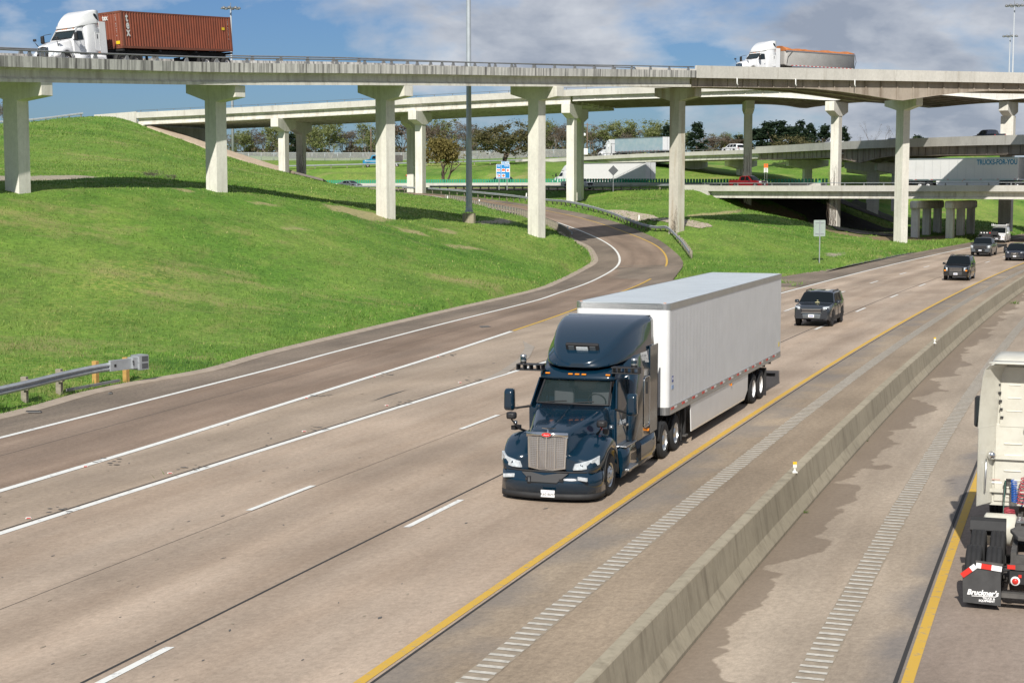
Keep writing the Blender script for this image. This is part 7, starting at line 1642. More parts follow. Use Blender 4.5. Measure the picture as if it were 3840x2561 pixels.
# ---- plain white trailer on the cross road beyond the green screen (heading left)
cr = lambda q: q.y > 200
p, a, s, b = on_path(cross, 2178*.6122, 5.2, near=cr, rev=False); q1, _ = cross.at(s-16, 5.2); dirC = (q1-p).normalized(); aC = math.atan2(-dirC.y, -dirC.x); fC = Vector((math.cos(aC), math.sin(aC), 0))
M_plainw = mat('plain_white_side', (.76, .76, .75), .4, var=.02)
rt = van_trailer('plain white box trailer on the cross road behind the green screen', p, aC, side=M_plainw, roof=M_wpaint, tandem=13)
text_mesh('Better trucks move forward  1-800-000', .30, M_sorange, 'lettering', rt, (-.6, 1.30, 3.62), (R(90), 0, R(180)), ext=.002) if False else None
tractor('semi_truck', 'white tractor of the plain white trailer, mostly hidden behind the paired columns', M_wpaint, 'casc', p+fC*5.3, aC, roof='high', rimmt=M_alu)
# ---- trailer on the low bridge, heading right
p, a, s, b = on_path(cross, 2094*.6122/.6122, -7.4, near=cr, rev=True)
q1, _ = cross.at(s-16.15, -7.4); fT = (q1-p).normalized(); aT = math.atan2(fT.y, fT.x)
tf = van_trailer('white box trailer lettered TRUCKS-FOR-YOU on the low bridge at the right edge', p+fT*16.15, aT, side=mat('bridge_trailer_side', (.66, .66, .65), .4, var=.03, dirt=(.5, .49, .46), dscale=.5, damt=.3), roof=M_wpaint, tandem=13.6, tapegap=(8, 2), legs=True)
ctx = mat('teal_letter', (.02, .22, .38), .5)
text_mesh('TRUCKS-FOR-YOU', .92, ctx, 'lettering', tf, (-5.9, -1.302, 3.22), (R(90), 0, 0), ext=.002, bold=.03, xs=.74)
mb = MB()
for k in range(1, 13): mb.box((-k*1.24, -1.298, 2.65), (.02, .012, 2.5), M_alu)
mb.build('panel_seam', tf)
tractor('semi_truck', 'tractor of the TRUCKS-FOR-YOU trailer, only its rear wheels showing at the right edge', M_wpaint, 'casc', p+fT*(16.15+5.3), aT, rimmt=M_alu)

# ---- near right tractor seen from behind
def rear_tractor():
    th = math.atan(.325+6.8e-4*33); f = Vector((math.sin(th), math.cos(th), 0)); r = Vector((math.cos(th), -math.sin(th), 0)); o0 = Vector((7.708, 27.266, 0)); c = o0+r*1.22
    t = thing('semi_truck', 'off-white tractor without trailer seen from behind at the right edge', 'semi truck', c, math.atan2(f.y, f.x)); Wp = M_wpaint2
    Y = lambda w: 1.22-w
    # sleeper shell (box open to the rear look) and rear wall
    mb = MB(); mb.loft([rrect(x, z0, z1, 1.20, wt, .24, .05, 5) for x, z0, z1, wt in ((3.86, 1.12, 3.86, 1.10), (5.6, 1.12, 3.92, 1.10), (6.2, 1.1, 3.75, 1.05))], Wp); mb.build('sleeper', t)
    mb = MB(); mb.loft([rrect(x, z0, z1, 1.12, wt, .2, .05, 5) for x, z0, z1, wt in ((6.2, .95, 3.5, 1.0), (7.3, .95, 2.9, .95), (8.0, .95, 2.1, .98), (8.1, .95, 1.9, .9), (10.2, .8, 1.6, .55))], Wp); mb.build('cab', t)
    for sg in (1, -1):
        mb = MB()
        # side extenders flaring inwards to the wall
        mb.loft([[(3.30, sg*1.215, z), (3.32, sg*1.225, z), (3.86, sg*(.985 if z < 2.6 else .93+.0), z), (3.84, sg*(.965 if z < 2.6 else .91), z)] for z in (1.18, 1.9, 2.66)], Wp, smooth=False)
        mb.loft([[(3.28, sg*(1.225-k), z), (3.30, sg*(1.235-k), z), (3.86, sg*(.93-k*1.3), z), (3.84, sg*(.91-k*1.3), z)] for z, k in ((2.662, 0), (3.3, .03), (3.62, .06), (3.78, .10), (3.86, .18))], Wp, smooth=False); mb.build('side_extender', t)
    mb = MB(); mb.loft([[(3.26, y, 3.90), (3.28, y, 3.93), (3.9, y*.9, 3.90), (3.9, y*.9, 3.84)] for y in (-1.06, -.9, 0, .9, 1.06)], Wp); mb.build('roof_lip', t)
    wall = MB(); wall.box((3.845, 0, 1.95), (.03, 1.86, 1.50), Wp); wall.box((3.84, 0, 3.22), (.04, 1.72, 1.16), Wp); w = wall.build('rear_wall', t, bevel=.10, seg=3)
    mb = MB()
    for z, l in ((1.30, .22), (1.48, .25), (1.62, .3), (1.80, .32), (2.10, .34), (2.32, .34), (2.5, .0), (2.95, .30), (3.2, .26), (3.45, .22)):
        if l: [mb.box((3.825, y, z), (.03, l, .03), Wp) for y in (Y(.62), Y(1.22), Y(1.82))]
    mb.build('pressed_rib', w, bevel=.012)
    mb = MB(); mb.tube([(3.80, Y(.84), 3.12), (3.80, Y(.84), 3.58), (3.80, Y(1.6), 3.58), (3.80, Y(1.6), 3.12)], .016, M_alu, n=6); mb.build('vent_trim', w)
    mb = MB()
    for k in range(6): mb.box((3.80, Y(.40-.028*k*.6)-.0, 2.83+.155*k), (.05, .055, .035), M_dark)
    mb.build('hinge', w)
    mb = MB(); mb.box((3.78, Y(.52), 2.06), (.05, .66, .07), Wp); mb.build('cross_brace', t); mb = MB(); mb.box((3.78, Y(.62), 1.42), (.05, .95, .07), Wp); mb.build('cross_brace', t)
    mb = MB(); mb.tube([(3.60, Y(.13), 2.04), (3.52, Y(.15), 1.98), (3.50, Y(.14), 1.70), (3.52, Y(.13), 1.42), (3.6, Y(.10), 1.38)], .022, M_alu, n=8); mb.build('grab_rail', t)
    mb = MB(); mb.lathe([(.0, -.075), (.06, -.07), (.085, -.02), (.08, .05), (.03, .09)], (3.62, Y(.24), 2.12), M_chrome, 'x', 16); mb.build('work_lamp', t)
    mb = MB(); mb.loft([[(5.9+dx, Y(-.10)+p[1]*k, 2.34+(p[2])*k) for p in rrect(0, 0, .62, .12, .12, .05, .05, 4)] for dx, k in ((-.10, 1.0), (.06, 1.0), (.1, .8))], M_black); mm = mb.build('mirror', t)
    mb = MB(); mb.box((5.796, Y(-.10), 2.72), (.006, .18, .44), M_glassl); mb.box((5.796, Y(-.10), 2.43), (.006, .18, .12), M_glassl); mb.build('mirror_glass', mm)
    mb = MB(); mb.tube([(5.95, Y(.05), 2.5), (5.95, Y(-.05), 2.5)], .02, M_black, n=5); mb.build('mirror_arm', t)
    # hose stand and coiled lines
    mb = MB(); mb.tube([(3.76, Y(1.02), 2.54), (3.76, Y(1.6), 2.54)], .02, M_frame, n=6); mb.tube([(3.74, Y(1.06), 2.52), (3.60, Y(.86), 1.74)], .018, M_frame, n=6); mb.tube([(3.74, Y(1.12), 2.52), (3.60, Y(1.03), 1.72)], .022, M_frame, n=6); mb.box((3.78, Y(.98), 2.60), (.06, .34, .07), M_frame); mb.build('hose_hanger', t)
    def coil(a, b, n, r_, mt, rad=.011, sag=.0, nm='coiled_hose'):
        a = Vector(a); b = Vector(b); pts = []; m = n*10
        for i in range(m+1):
            k = i/m; q = a.lerp(b, k); q += Vector((math.cos(k*n*2*math.pi)*r_, math.sin(k*n*2*math.pi)*r_, 0))+Vector((0, sag*math.sin(math.pi*k), 0)); pts.append(q)
        mb = MB(); mb.tube(pts, rad, mt, n=5); return mb.build(nm, t, fix=False)
    Mb, Mr, Mg = mat('blue_hose', (.01, .10, .42), .35), mat('red_hose', (.42, .06, .08), .4), mat('green_hose', (.03, .09, .07), .45)
    coil((3.62, Y(.66), 1.66), (3.62, Y(.68), 1.24), 13, .055, Mb); coil((3.58, Y(.86), 1.72), (3.60, Y(.78), 1.20), 8, .07, Mr); coil((3.66, Y(.58), 1.10), (3.58, Y(.60), 1.02), 3, .10, Mr); coil((3.60, Y(1.03), 1.66), (3.60, Y(.97), .98), 8, .06, Mg); coil((3.5, Y(.95), .97), (3.5, Y(.75), .95), 2, .09, Mg)
    mb = MB(); mb.tube([(3.66, Y(.50), 1.64), (3.64, Y(.49), 1.3), (3.6, Y(.48), 1.0), (3.5, Y(.62), .95), (3.4, Y(.85), .97)], .012, Mg, n=5); mb.tube([(3.6, Y(.86), 1.72), (3.62, Y(.90), 1.45), (3.62, Y(.80), 1.15)], .010, Mb, n=5); mb.build('air_line', t)
    mb = MB(); mb.box((3.70, Y(.56), 1.64), (.06, .10, .05), M_dark); mb.box((3.70, Y(.50), 1.50), (.05, .05, .20), M_dark); mb.build('hose_coupling', t)
    mb = MB(); mb.box((3.824, Y(.32), 1.62), (.004, .16, .02), mat('pink_decal', (.55, .35, .30), .6)); mb.box((3.824, Y(.32), 1.565), (.004, .22, .03), M_signw); mb.build('warning_decal', w)
    # frame, deck plate, fifth wheel, tail
    mb = MB()
    for y in (-.43, .43): mb.box((4.2, y, .86), (7.8, .09, .26), M_frame)
    for x in (.35, 1.6, 2.7): mb.box((x, 0, .84), (.12, .84, .2), M_frame)
    mb.box((.62, 0, .50), (.14, 1.9, .14), M_dark); mb.box((1.98, 0, .50), (.14, 1.9, .14), M_dark); mb.build('chassis', t)
    mb = MB(); mb.box((3.05, Y(1.22), 1.02), (.42, .95, .04), M_alu)
    for i in range(9):
        for j in range(4): mb.box((2.9+j*.1, Y(.80+i*.10), 1.043), (.05, .03, .006), M_chrome)
    mb.build('deck_plate', t)
    mb = MB(); mb.tube([(2.9, Y(.12), .72), (3.8, Y(.12), .72)], .30, Wp, n=20) if False else mb.lathe([(0, -.3), (.24, -.3), (.30, -.26), (.30, .26), (.24, .3), (0, .3)], (3.25, Y(.45), .78), Wp, 'y', 20); mb.build('fuel_tank', t)
    mb = MB(); mb.prism([(1.75, Y(.80)), (1.75, Y(1.64)), (1.4, Y(1.75)), (.75, Y(1.60)), (.70, Y(1.42)), (1.25, Y(1.30)), (1.25, Y(1.14)), (.70, Y(1.02)), (.75, Y(.84)), (1.4, Y(.69))], 1.10, 1.17, M_frame, 'xy'); mb.box((1.35, Y(.9), 1.02), (.4, .1, .16), M_dark); mb.box((1.35, Y(1.54), 1.02), (.4, .1, .16), M_dark); mb.build('fifth_wheel', t, bevel=.015)
    mb = MB(); mb.box((.08, 0, .62), (.10, .95, .22), M_dark); mb.box((.06, 0, .80), (.08, .95, .10), M_frame); mb.box((.1, 0, .30), (.14, 1.2, .08), M_frame); tb = mb.build('rear_crossmember', t)
    for w0 in (.84, 1.60):
        mb = MB(); mb.lathe([(0, -.03), (.050, -.028), (.055, -.01)], (.02, Y(w0), .56), M_redl, 'x', 16); mb.lathe([(.055, -.015), (.075, -.012), (.08, .01)], (.02, Y(w0), .56), M_signw, 'x', 16); mb.build('tail_light', tb, fix=False)
        mb = MB(); mb.box((.01, Y(w0-.07), .80), (.02, .13, .07), M_redl); mb.box((.02, Y(w0+.075), .65), (.02, .05, .05), M_redl); mb.build('reflector', tb)
    mb = MB(); mb.lathe([(0, -.14), (.13, -.12), (.15, 0), (.13, .12), (0, .14)], (.42, Y(.76), .56), M_frame, 'y', 14); mb.lathe([(0, -.5), (.13, -.48), (.13, .48), (0, .5)], (.5, 0, .42), M_frame, 'y', 14); mb.build('air_tank', t)
    mb = MB(); mb.tube([(.0+.03, Y(.62), .78), (-.03, Y(.66), .74), (.0, Y(.73), .74), (.04, Y(.70), .80), (.03, Y(.62), .78)], .02, M_dark, n=6); mb.build('bracket_spring', t)
    for sg in (1, -1):
        for xa in (.62, 1.98): add_wheel(t, xa, sg*1.09, .50, .27, 'drive', M_alu, dual=.34)
        mb = MB(); mb.loft([[(x, sg*1.27, z), (x, sg*.64, z), (x+dx, sg*.64, z-.03), (x+dx, sg*1.27, z-.03)] for x, z, dx in ((2.36, .92, .03), (2.44, 1.08, .03), (2.54, 1.13, .0), (2.62, 1.10, -.03), (2.68, .8, -.03))], M_dark, smooth=False); mb.build('quarter_fender', t)
        # mud flap with reflective bar
        mb = MB(); mb.prism([(sg*1.22, .14), (sg*.60, .12), (sg*.62, .82), (sg*1.02, .83), (sg*1.24, .60)], -.015, .015, M_dark if 0 else mat('rubber_flap', (.055, .055, .056), .8, var=.2, vscale=5), 'yz'); mf = mb.build('mud_flap', t)
        mb = MB()
        def strip_(a, b, cols, h=.09):
            n = len(cols); a = Vector(a); b = Vector(b)
            for i, m_ in enumerate(cols): mb.beam(a.lerp(b, i/n), a.lerp(b, (i+1)/n), .02, h, m_)
        strip_((-.03, sg*1.02, .80), (-.03, sg*.60, .76), [M_signw, M_redl, M_redl, M_signw, M_signw]); strip_((-.03, sg*1.25, .60), (-.03, sg*1.03, .785), [M_redl, M_redl, M_signw]); mb.beam((-.01, sg*1.03, .86), (-.01, sg*.58, .83), .05, .03, M_frame); mb.build('reflective_bar', mf)
        if sg > 0:
            o = text_mesh('Bruckner\'s', .125, M_signw, 'lettering', mf, (-.018, 1.16, .285), (R(90), 0, R(-90)), ext=.001, bold=.005, shear=.25, xs=.95)
            text_mesh('TRUCK &', .048, M_signw, 'lettering', mf, (-.018, .70, .22), (R(90), 0, R(-90)), ext=.001, align='RIGHT', bold=.002); text_mesh('EQUIPMENT', .048, M_signw, 'lettering', mf, (-.018, .70, .175), (R(90), 0, R(-90)), ext=.001, align='RIGHT', bold=.002)
            mb = MB(); mb.beam((-.018, 1.08, .262), (-.018, .68, .272), .002, .012, M_signw); mb.build('underline', mf)
    for sg in (1, -1): add_wheel(t, 8.6, sg*1.07, .50, .28, 'steer', M_alu)
    return t
rear_tractor()
# ================================================================== CARS, PICKUPS, VANS
def interp(pts, s): return float(np.interp(s, [p[0] for p in pts], [p[1] for p in pts]))
M_plastic = mat('grey_cladding', (.045, .046, .048), .65); M_tail = mat('tail_lamp', (.35, .01, .01), .2)
M_carglass = mat('car_glass', (.006, .009, .011), .04, spec=.28, coat=.0, var=.02)
def car(name, label, loc, rz, L_, W_, H_, top, belt, ws, rg, wheels, R_, side, paint, clear=.22, roofw=.72, group=None, cat='car', plan=None, grille=None, rimmt=None, rails=False, clad=None, lamp=None, plate=True, extra=None, bed=None, amber=False, barcol=None, arch=None, tumble=.30):
    """s runs from the nose (0) to the tail (L_); local +x is forward, origin on the ground at mid length"""
    t = thing(name, label, cat, loc, rz, group); hw0 = W_/2; rimmt = rimmt or M_alu; arch = arch or R_*1.16
    plan = plan or [(0, .84), (.06, .91), (.22, .965), (.6, .995), (1.2, 1.0), (L_-1.0, 1.0), (L_-.3, .97), (L_-.04, .92), (L_, .86)]
    X = lambda s: L_/2-s
    ss = sorted(set([round(v, 3) for v in list(np.linspace(0, L_, 34))+[.04, .1, .2, L_-.04, L_-.1, L_-.2]+[w+arch*math.cos(a) for w in wheels for a in np.linspace(0, math.pi, 15)]+[w+k*(arch+.015) for w in wheels for k in (-1, 1)]+[p[0] for p in top]]))
    ss = [s for s in ss if 0 <= s <= L_]
    def sec(s):
        hw = hw0*interp(plan, s); zb = clear+.12*max(0, .5-s)*0+(.14*max(0, 1-s/.35) if s < .35 else 0)+(.16*max(0, 1-(L_-s)/.35) if L_-s < .35 else 0)
        for w in wheels:
            d = abs(s-w)
            if d < arch: zb = max(zb, R_+math.sqrt(arch*arch-d*d))
        zt = interp(top, s); zbelt = min(interp(belt, s), zt-.03); zb = min(zb, zbelt-.06); g = zt-zbelt; rw = hw*.965-tumble*g
        if g < .16: rw = hw*.95
        pts = [(hw*.95, zb), (hw*1.0, zb+(zbelt-zb)*.30), (hw*.995, zb+(zbelt-zb)*.72), (hw*.965, zbelt), (rw+(hw*.965-rw)*.10, zbelt+g*.88 if g > .16 else zbelt+g*.55), (rw*.90, zt-.012), (rw*.5, zt), (0, zt+.012)]
        return pts
    def ring(s): p = sec(s); x = X(s); return [(x, y, z) for y, z in p]+[(x, -y, z) for y, z in reversed(p[:-1])]
    mb = MB(); mf = (lambda i, k: clad if (clad and (k in (0, 13))) else paint) if clad else None
    mb.loft([ring(s) for s in ss], paint, closed=False, cap=False, mfun=mf)
    for s in (0, L_): r = ring(s); mb.add(r, [tuple(range(len(r)))], paint)
    body = mb.build('body', t)
    mb = MB(); mb.box((X((wheels[0]+wheels[1])/2), 0, clear+.12), (wheels[1]-wheels[0]-2*arch+.1, W_*.88, .16), M_dark); mb.box((0, 0, .62), (L_-.5, W_*.62, .5), M_dark)
    mb.build('underbody', t)
    def surf(s, k, o=.012):       # k runs 0..7 along the half section
        p = sec(s); i = min(int(k), len(p)-2); f = k-i; a, b = p[i], p[i+1]; y = a[0]+(b[0]-a[0])*f; z = a[1]+(b[1]-a[1])*f
        n = (b[1]-a[1], -(b[0]-a[0])); l = math.hypot(*n) or 1; return (y+n[0]/l*o, z+n[1]/l*o)
    # windscreen and rear glass follow the surface
    def glasspan(s0, s1, kk=4.15, nm='windshield', o=.014):
        mb = MB(); vs = []; n = 6; m = 8
        for i in range(n+1):
            s = s0+(s1-s0)*i/n
            for j in range(m+1):
                u = -1+2*j/m; k = 7-(7-kk)*abs(u)**.8; y, z = surf(s, min(k, 6.99), 0); sg = -1 if u < 0 else 1; vs.append((X(s)+(o if s1 > s0 and s0 < L_/2 else -o), sg*y, z+o))
        mb.add(vs, [(i*(m+1)+j, i*(m+1)+j+1, (i+1)*(m+1)+j+1, (i+1)*(m+1)+j) for i in range(n) for j in range(m)], M_carglass, True); return mb.build(nm, t)
    glasspan(ws[0], ws[1]); 
    if rg: glasspan(rg[0], rg[1], nm='rear_window')
    for sg in (1, -1):
        for (b0, t0, b1, t1) in side:
            mb = MB(); vs = []; n = 5
            for j, k in enumerate((3.06, 3.5, 3.94)):
                f = j/2
                for i in range(n+1): s = (b0+(t0-b0)*f)+((b1+(t1-b1)*f)-(b0+(t0-b0)*f))*i/n; y, z = surf(s, k, .012); vs.append((X(s), sg*y, z))
            mb.add(vs, [(j*(n+1)+i, j*(n+1)+i+1, (j+1)*(n+1)+i+1, (j+1)*(n+1)+i) for j in range(2) for i in range(n)], M_carglass, True); mb.build('side_window', t)
        for i, (b0, t0, b1, t1) in enumerate(side[:2]):      # door shut lines and handles
            mb = MB()
            for s in (b0-.10, b1+.04):
                q = [(X(s), sg*surf(s, k, .004)[0], surf(s, k, .004)[1]) for k in (.3, 1, 2, 3)]; mb.tube(q, .008, M_dark, n=4)
            mb.build('door_seam', body, fix=False)
            s = b1-.10; y, z = surf(s, 2.55, .02); mb = MB(); mb.box((X(s), sg*y, z), (.17, .03, .03), paint); mb.build('door_handle', body)
        s = side[0][0]+.06; y, z = surf(s, 3.1, 0); mb = MB(); mb.box((X(s), sg*(y+.05), z+.03), (.06, .12, .04), M_black); ml = MB(); ml.loft([[(X(s)+dx, sg*(y+.16)+q[1]*k, z-.01+q[2]*k) for q in rrect(0, 0, .17, .12, .11, .05, .05, 3)] for dx, k in ((-.04, 1), (.03, 1), (.09, .55))], paint if name != 'pickup' else M_black); m_ = ml.build('mirror', t)
        mm = mb.build('mirror_arm', m_)
        add_wheel(t, X(wheels[0]), sg*(hw0-.135), R_, .24, 'car', rimmt); add_wheel(t, X(wheels[1]), sg*(hw0-.135), R_, .24, 'car', rimmt)
    # front end
    g = grille or dict(z0=.55, z1=.85, w=.62)
    z0, z1, gw = g['z0'], g['z1'], g['w']
    xf = L_/2; mb = MB(); mb.box((xf+.0, 0, (z0+z1)/2), (.10, gw*2, z1-z0), M_black); gr = mb.build('grille', t, bevel=.02)
    mb = MB(); nb = g.get('bars', 3)
    for i in range(nb): mb.box((xf+.055, 0, z0+(z1-z0)*(i+.5)/nb), (.02, gw*1.86, .022), g.get('bm', M_chrome))
    if g.get('frame'): [mb.box((xf+.05, 0, z), (.04, gw*2.06, .035), g['frame']) for z in (z0, z1)]
    mb.build('grille_bar', gr)
    if g.get('badge'): mb = MB(); mb.box((xf+.07, 0, (z0+z1)/2+.0), (.02, .22, .09), g['badge']); mb.build('badge', gr, bevel=.02)
    lz, lh, ly, lw = lamp or (.86, .14, hw0*.74, .26)
    for sg in (1, -1):
        mb = MB(); mb.loft([[(xf+.035-.16*u*u, sg*(ly-lw/2+lw*u), lz-lh/2+.02*u), (xf+.02-.17*u*u, sg*(ly-lw/2+lw*u), lz+lh/2+.03*u), (xf-.12-.17*u*u, sg*(ly-lw/2+lw*u), lz+lh/2+.03*u), (xf-.12-.16*u*u, sg*(ly-lw/2+lw*u), lz-lh/2+.02*u)] for u in (0, .35, .7, 1)], M_head); hl = mb.build('headlight', t)
        if amber: mb = MB(); mb.box((xf-.02, sg*(ly+lw*.12), lz-lh*.35), (.09, lw*.5, lh*.35), M_amber); mb.build('turn_signal', hl)
        mb = MB(); mb.box((-xf-.005, sg*hw0*.80, 1.0 if H_ > 1.6 else .88), (.07, .16, .34 if H_ > 1.6 else .16), M_tail); mb.build('tail_light', t, bevel=.02)
        mb = MB(); mb.lathe([(0, .03), (.05, .028), (.055, 0)], (xf-.03, sg*hw0*.68, z0-.10), M_head, 'x', 10); mb.build('fog_light', t)
    mb = MB(); mb.loft([[(xf+.04-.16*u*u, y, clear+.16), (xf+.05-.16*u*u, y, z0-.03), (xf-.25-.16*u*u, y, z0-.03), (xf-.25-.16*u*u, y, clear+.16)] for u, y in [(abs(k), k*hw0*.90) for k in (-1, -.8, -.5, 0, .5, .8, 1)]], barcol or M_plastic); bp = mb.build('bumper', t, bevel=.02)
    if plate:
        mb = MB(); mb.box((xf+.075, 0, clear+.29), (.012, .30, .15), M_signw); pl = mb.build('number_plate', bp)
        mb = MB(); mb.box((xf+.083, 0, clear+.28), (.004, .22, .045), M_dblue); mb.build('plate_characters', pl)
    if rails:
        for sg in (1, -1):
            s0, s1 = ws[1]+.25, L_-1.0; p0, p1 = surf(s0, 4.6, 0), surf(s1, 4.6, 0); mb = MB(); mb.tube([(X(s0), sg*p0[0], p0[1]), (X(s0+.15), sg*p0[0], p0[1]+.07), (X(s1-.15), sg*p1[0], p1[1]+.07), (X(s1), sg*p1[0], p1[1])], .022, M_black, n=6); mb.build('roof_rail', t)
    if bed:
        b0, b1 = bed; mb = MB(); z = interp(top, (b0+b1)/2); mb.box((X((b0+b1)/2), 0, z+.005), (b1-b0-.12, W_*.78, .03), M_black); mb.build('cargo_bed', t)
        mb = MB()
        for sg in (1, -1): mb.box((X((b0+b1)/2), sg*W_*.44, z+.03), (b1-b0, .07, .05), paint)
        mb.build('bed_rail', t)
    return t
def lane_pose(a, b, L_, wheel0, extra=0.0):
    """a, b: measured ground contact points of the two front wheels -> centre and heading towards the camera"""
    g0, g1 = GS(*a), GS(*b); c = (g0+g1)/2; th = math.atan(.325+6.8e-4*c.y)+extra; f = Vector((-math.sin(th), -math.cos(th), 0)); return c-f*(L_/2-wheel0), math.atan2(f.y, f.x)
SUVT = lambda h, L_, hood=1.02, wsb=1.25, wst=2.05: [(0, hood-.12), (.05, hood-.06), (.2, hood), (wsb, hood+.08), (wst, h-.05), (wst+.5, h), (L_-1.0, h-.01), (L_-.45, h-.05), (L_-.12, hood+.18), (L_-.05, hood), (L_, hood-.15)]
M_c1 = mat('dark_grey_paint', (.030, .037, .047), .22, coat=.9, metal=.3, var=.02); M_c2 = mat('black_paint', (.007, .008, .009), .2, coat=1, var=.02); M_c3 = mat('slate_paint', (.10, .115, .13), .3, coat=.7, metal=.4, var=.03)
M_c4 = mat('silver_paint', (.16, .18, .195), .3, coat=.6, metal=.4); M_c5 = mat('white_car_paint', (.76, .77, .78), .3, coat=.5, var=.02); M_c6 = mat('dark_red_paint', (.20, .008, .012), .22, coat=.9); M_c7 = mat('dark_blue_car', (.012, .016, .028), .2, coat=1)
BELT = lambda z, L_: [(0, z-.16), (.25, z-.07), (1.0, z), (L_-.3, z+.05), (L_, z)]
# dark grey SUV behind the semi-trailer
p, a = lane_pose((2996, 1218), (3114, 1226), 4.83, .95, .0)
s1 = car('suv', 'dark grey SUV with chrome-edged grille driving just behind the white semi-trailer', p, a, 4.83, 1.93, 1.80, SUVT(1.76, 4.83, 1.10, 1.30, 1.95), BELT(1.12, 4.83), (1.36, 1.98), (4.78-.30, 4.83-.05), [.95, 3.74], .39, [(1.62, 2.12, 2.42, 2.42), (2.52, 2.52, 3.25, 3.25), (3.35, 3.35, 4.25, 4.02)], M_c1, clear=.30, rails=True, grille=dict(z0=.74, z1=.96, w=.52, bars=2, frame=M_c4, badge=M_black), lamp=(.98, .15, .74, .30), rimmt=M_dark, clad=M_plastic, cat='SUV', barcol=M_c4)
mb = MB(); mb.lathe([(0, .10), (.07, .09), (.09, .02), (.19, .0), (.19, -.01), (0, -.01)], (.95, .05, 1.22), mat('straw_hat', (.65, .62, .35), .8), 'z', 12); o = mb.build('dashboard_hat', None); o.parent = s1
p, a = lane_pose((3544, 1049), (3634, 1054), 5.13, .98)
car('suv', 'black SUV with chrome-barred grille and one lit amber signal in the left lanes', p, a, 5.13, 2.0, 1.95, SUVT(1.90, 5.13, 1.12, 1.40, 2.05), BELT(1.15, 5.13), (1.46, 2.08), (4.80, 5.08), [.98, 3.93], .40, [(1.72, 2.22, 2.62, 2.62), (2.74, 2.74, 3.60, 3.60), (3.72, 3.72, 4.70, 4.50)], M_c2, clear=.26, rails=True, grille=dict(z0=.74, z1=1.02, w=.50, bars=3), lamp=(.90, .26, .76, .30), amber=True, cat='SUV')
PT = [(0, .98), (.05, 1.12), (.25, 1.20), (1.55, 1.26), (2.25, 1.90), (2.6, 1.96), (3.55, 1.95), (3.85, 1.88), (3.98, 1.30), (4.05, 1.28), (6.0, 1.28), (6.05, 1.2)]
p, a = lane_pose((3646, 960), (3714, 964), 6.05, 1.0)
car('pickup', 'grey pickup with a black bumper towing a flatbed trailer in the motorway lanes', p, a, 6.05, 2.08, 2.0, PT, BELT(1.24, 6.05), (1.60, 2.26), None, [1.0, 4.95], .42, [(1.95, 2.42, 2.85, 2.85), (2.97, 2.97, 3.75, 3.70)], M_c3, clear=.38, grille=dict(z0=.85, z1=1.18, w=.66, bars=4, bm=M_plastic), lamp=(1.02, .30, .88, .24), barcol=M_c2, bed=(4.05, 6.0), rimmt=M_dark)
tw = a; fw = Vector((math.cos(a), math.sin(a), 0))
ft = thing('flatbed_trailer', 'dark gooseneck flatbed trailer hitched behind the grey pickup', 'trailer', p-fw*2.1, a)
mb = MB()
for y in (-1.0, 1.0): mb.box((-4.8, y, .85), (7.0, .14, .22), M_dark); mb.beam((-1.3, y*.45, .9), (-1.3, y*.45, 2.1), .16, .16, M_dark)
for k in range(9): mb.box((-1.5-k*.8, 0, .93), (.16, 2.2, .06), M_dark)
mb.box((-.3, 0, 2.0), (2.2, .9, .22), M_dark); mb.box((.5, 0, 1.6), (.16, .16, .7), M_dark); mb.box((-1.3, 0, 2.05), (.2, 2.2, .2), M_dark); mb.build('frame', ft)
mb = MB(); mb.box((-1.3, 0, 2.3), (.7, 1.9, .35), M_dark); mb.build('tool_box', ft); mb = MB()
for y in (-.75, -.45, -.15, .15): mb.box((-.94, y, 2.35), (.03, .12, .12), M_sheetw if y < .1 else M_redl)
mb.build('marker_light', ft)
for sg in (1, -1):
    for x in (-6.0, -6.9): add_wheel(ft, x, sg*1.15, .38, .24, 'trail', M_dark)
p, a = lane_pose((3717, 910), (3766, 914), 5.5, .85)
VT = [(0, .95), (.05, 1.05), (.3, 1.12), (.95, 1.22), (1.75, 2.0), (2.1, 2.08), (5.2, 2.10), (5.42, 2.0), (5.5, 1.2)]
vn = car('van', 'white work van with a ladder rack on its roof, farthest back in the motorway lanes', p, a, 5.5, 2.0, 2.1, VT, BELT(1.22, 5.5), (1.02, 1.76), None, [.85, 4.35], .38, [(1.45, 1.95, 2.3, 2.3)], M_c5, clear=.30, grille=dict(z0=.72, z1=.98, w=.50, bars=3, bm=M_plastic), lamp=(.86, .2, .78, .26), amber=True, tumble=.14, cat='van')
mb = MB()
for x in (1.0, -.2, -1.6): mb.box((x, 0, 2.28), (.06, 1.9, .06), M_signw); [mb.box((x, y, 2.34), (.06, .05, .32), M_signw) for y in (-.93, .93)]
for y in (-.93, .93): mb.box((-.3, y, 2.28), (2.9, .05, .05), M_signw)
mb.build('ladder_rack', vn)
p, a = lane_pose((3775, 977), (3842, 980), 4.98, .93)
car('suv', 'black-blue crossover with a chrome badge grille, cut by the right edge', p, a, 4.98, 1.97, 1.71, SUVT(1.70, 4.98, .98, 1.15, 1.95), BELT(1.02, 4.98), (1.20, 1.98), (4.60, 4.93), [.93, 3.75], .37, [(1.55, 2.12, 2.5, 2.5), (2.62, 2.62, 3.45, 3.42), (3.55, 3.52, 4.3, 4.0)], M_c7, clear=.20, grille=dict(z0=.62, z1=.84, w=.36, bars=2, badge=M_chrome), lamp=(.84, .10, .72, .34), cat='SUV')
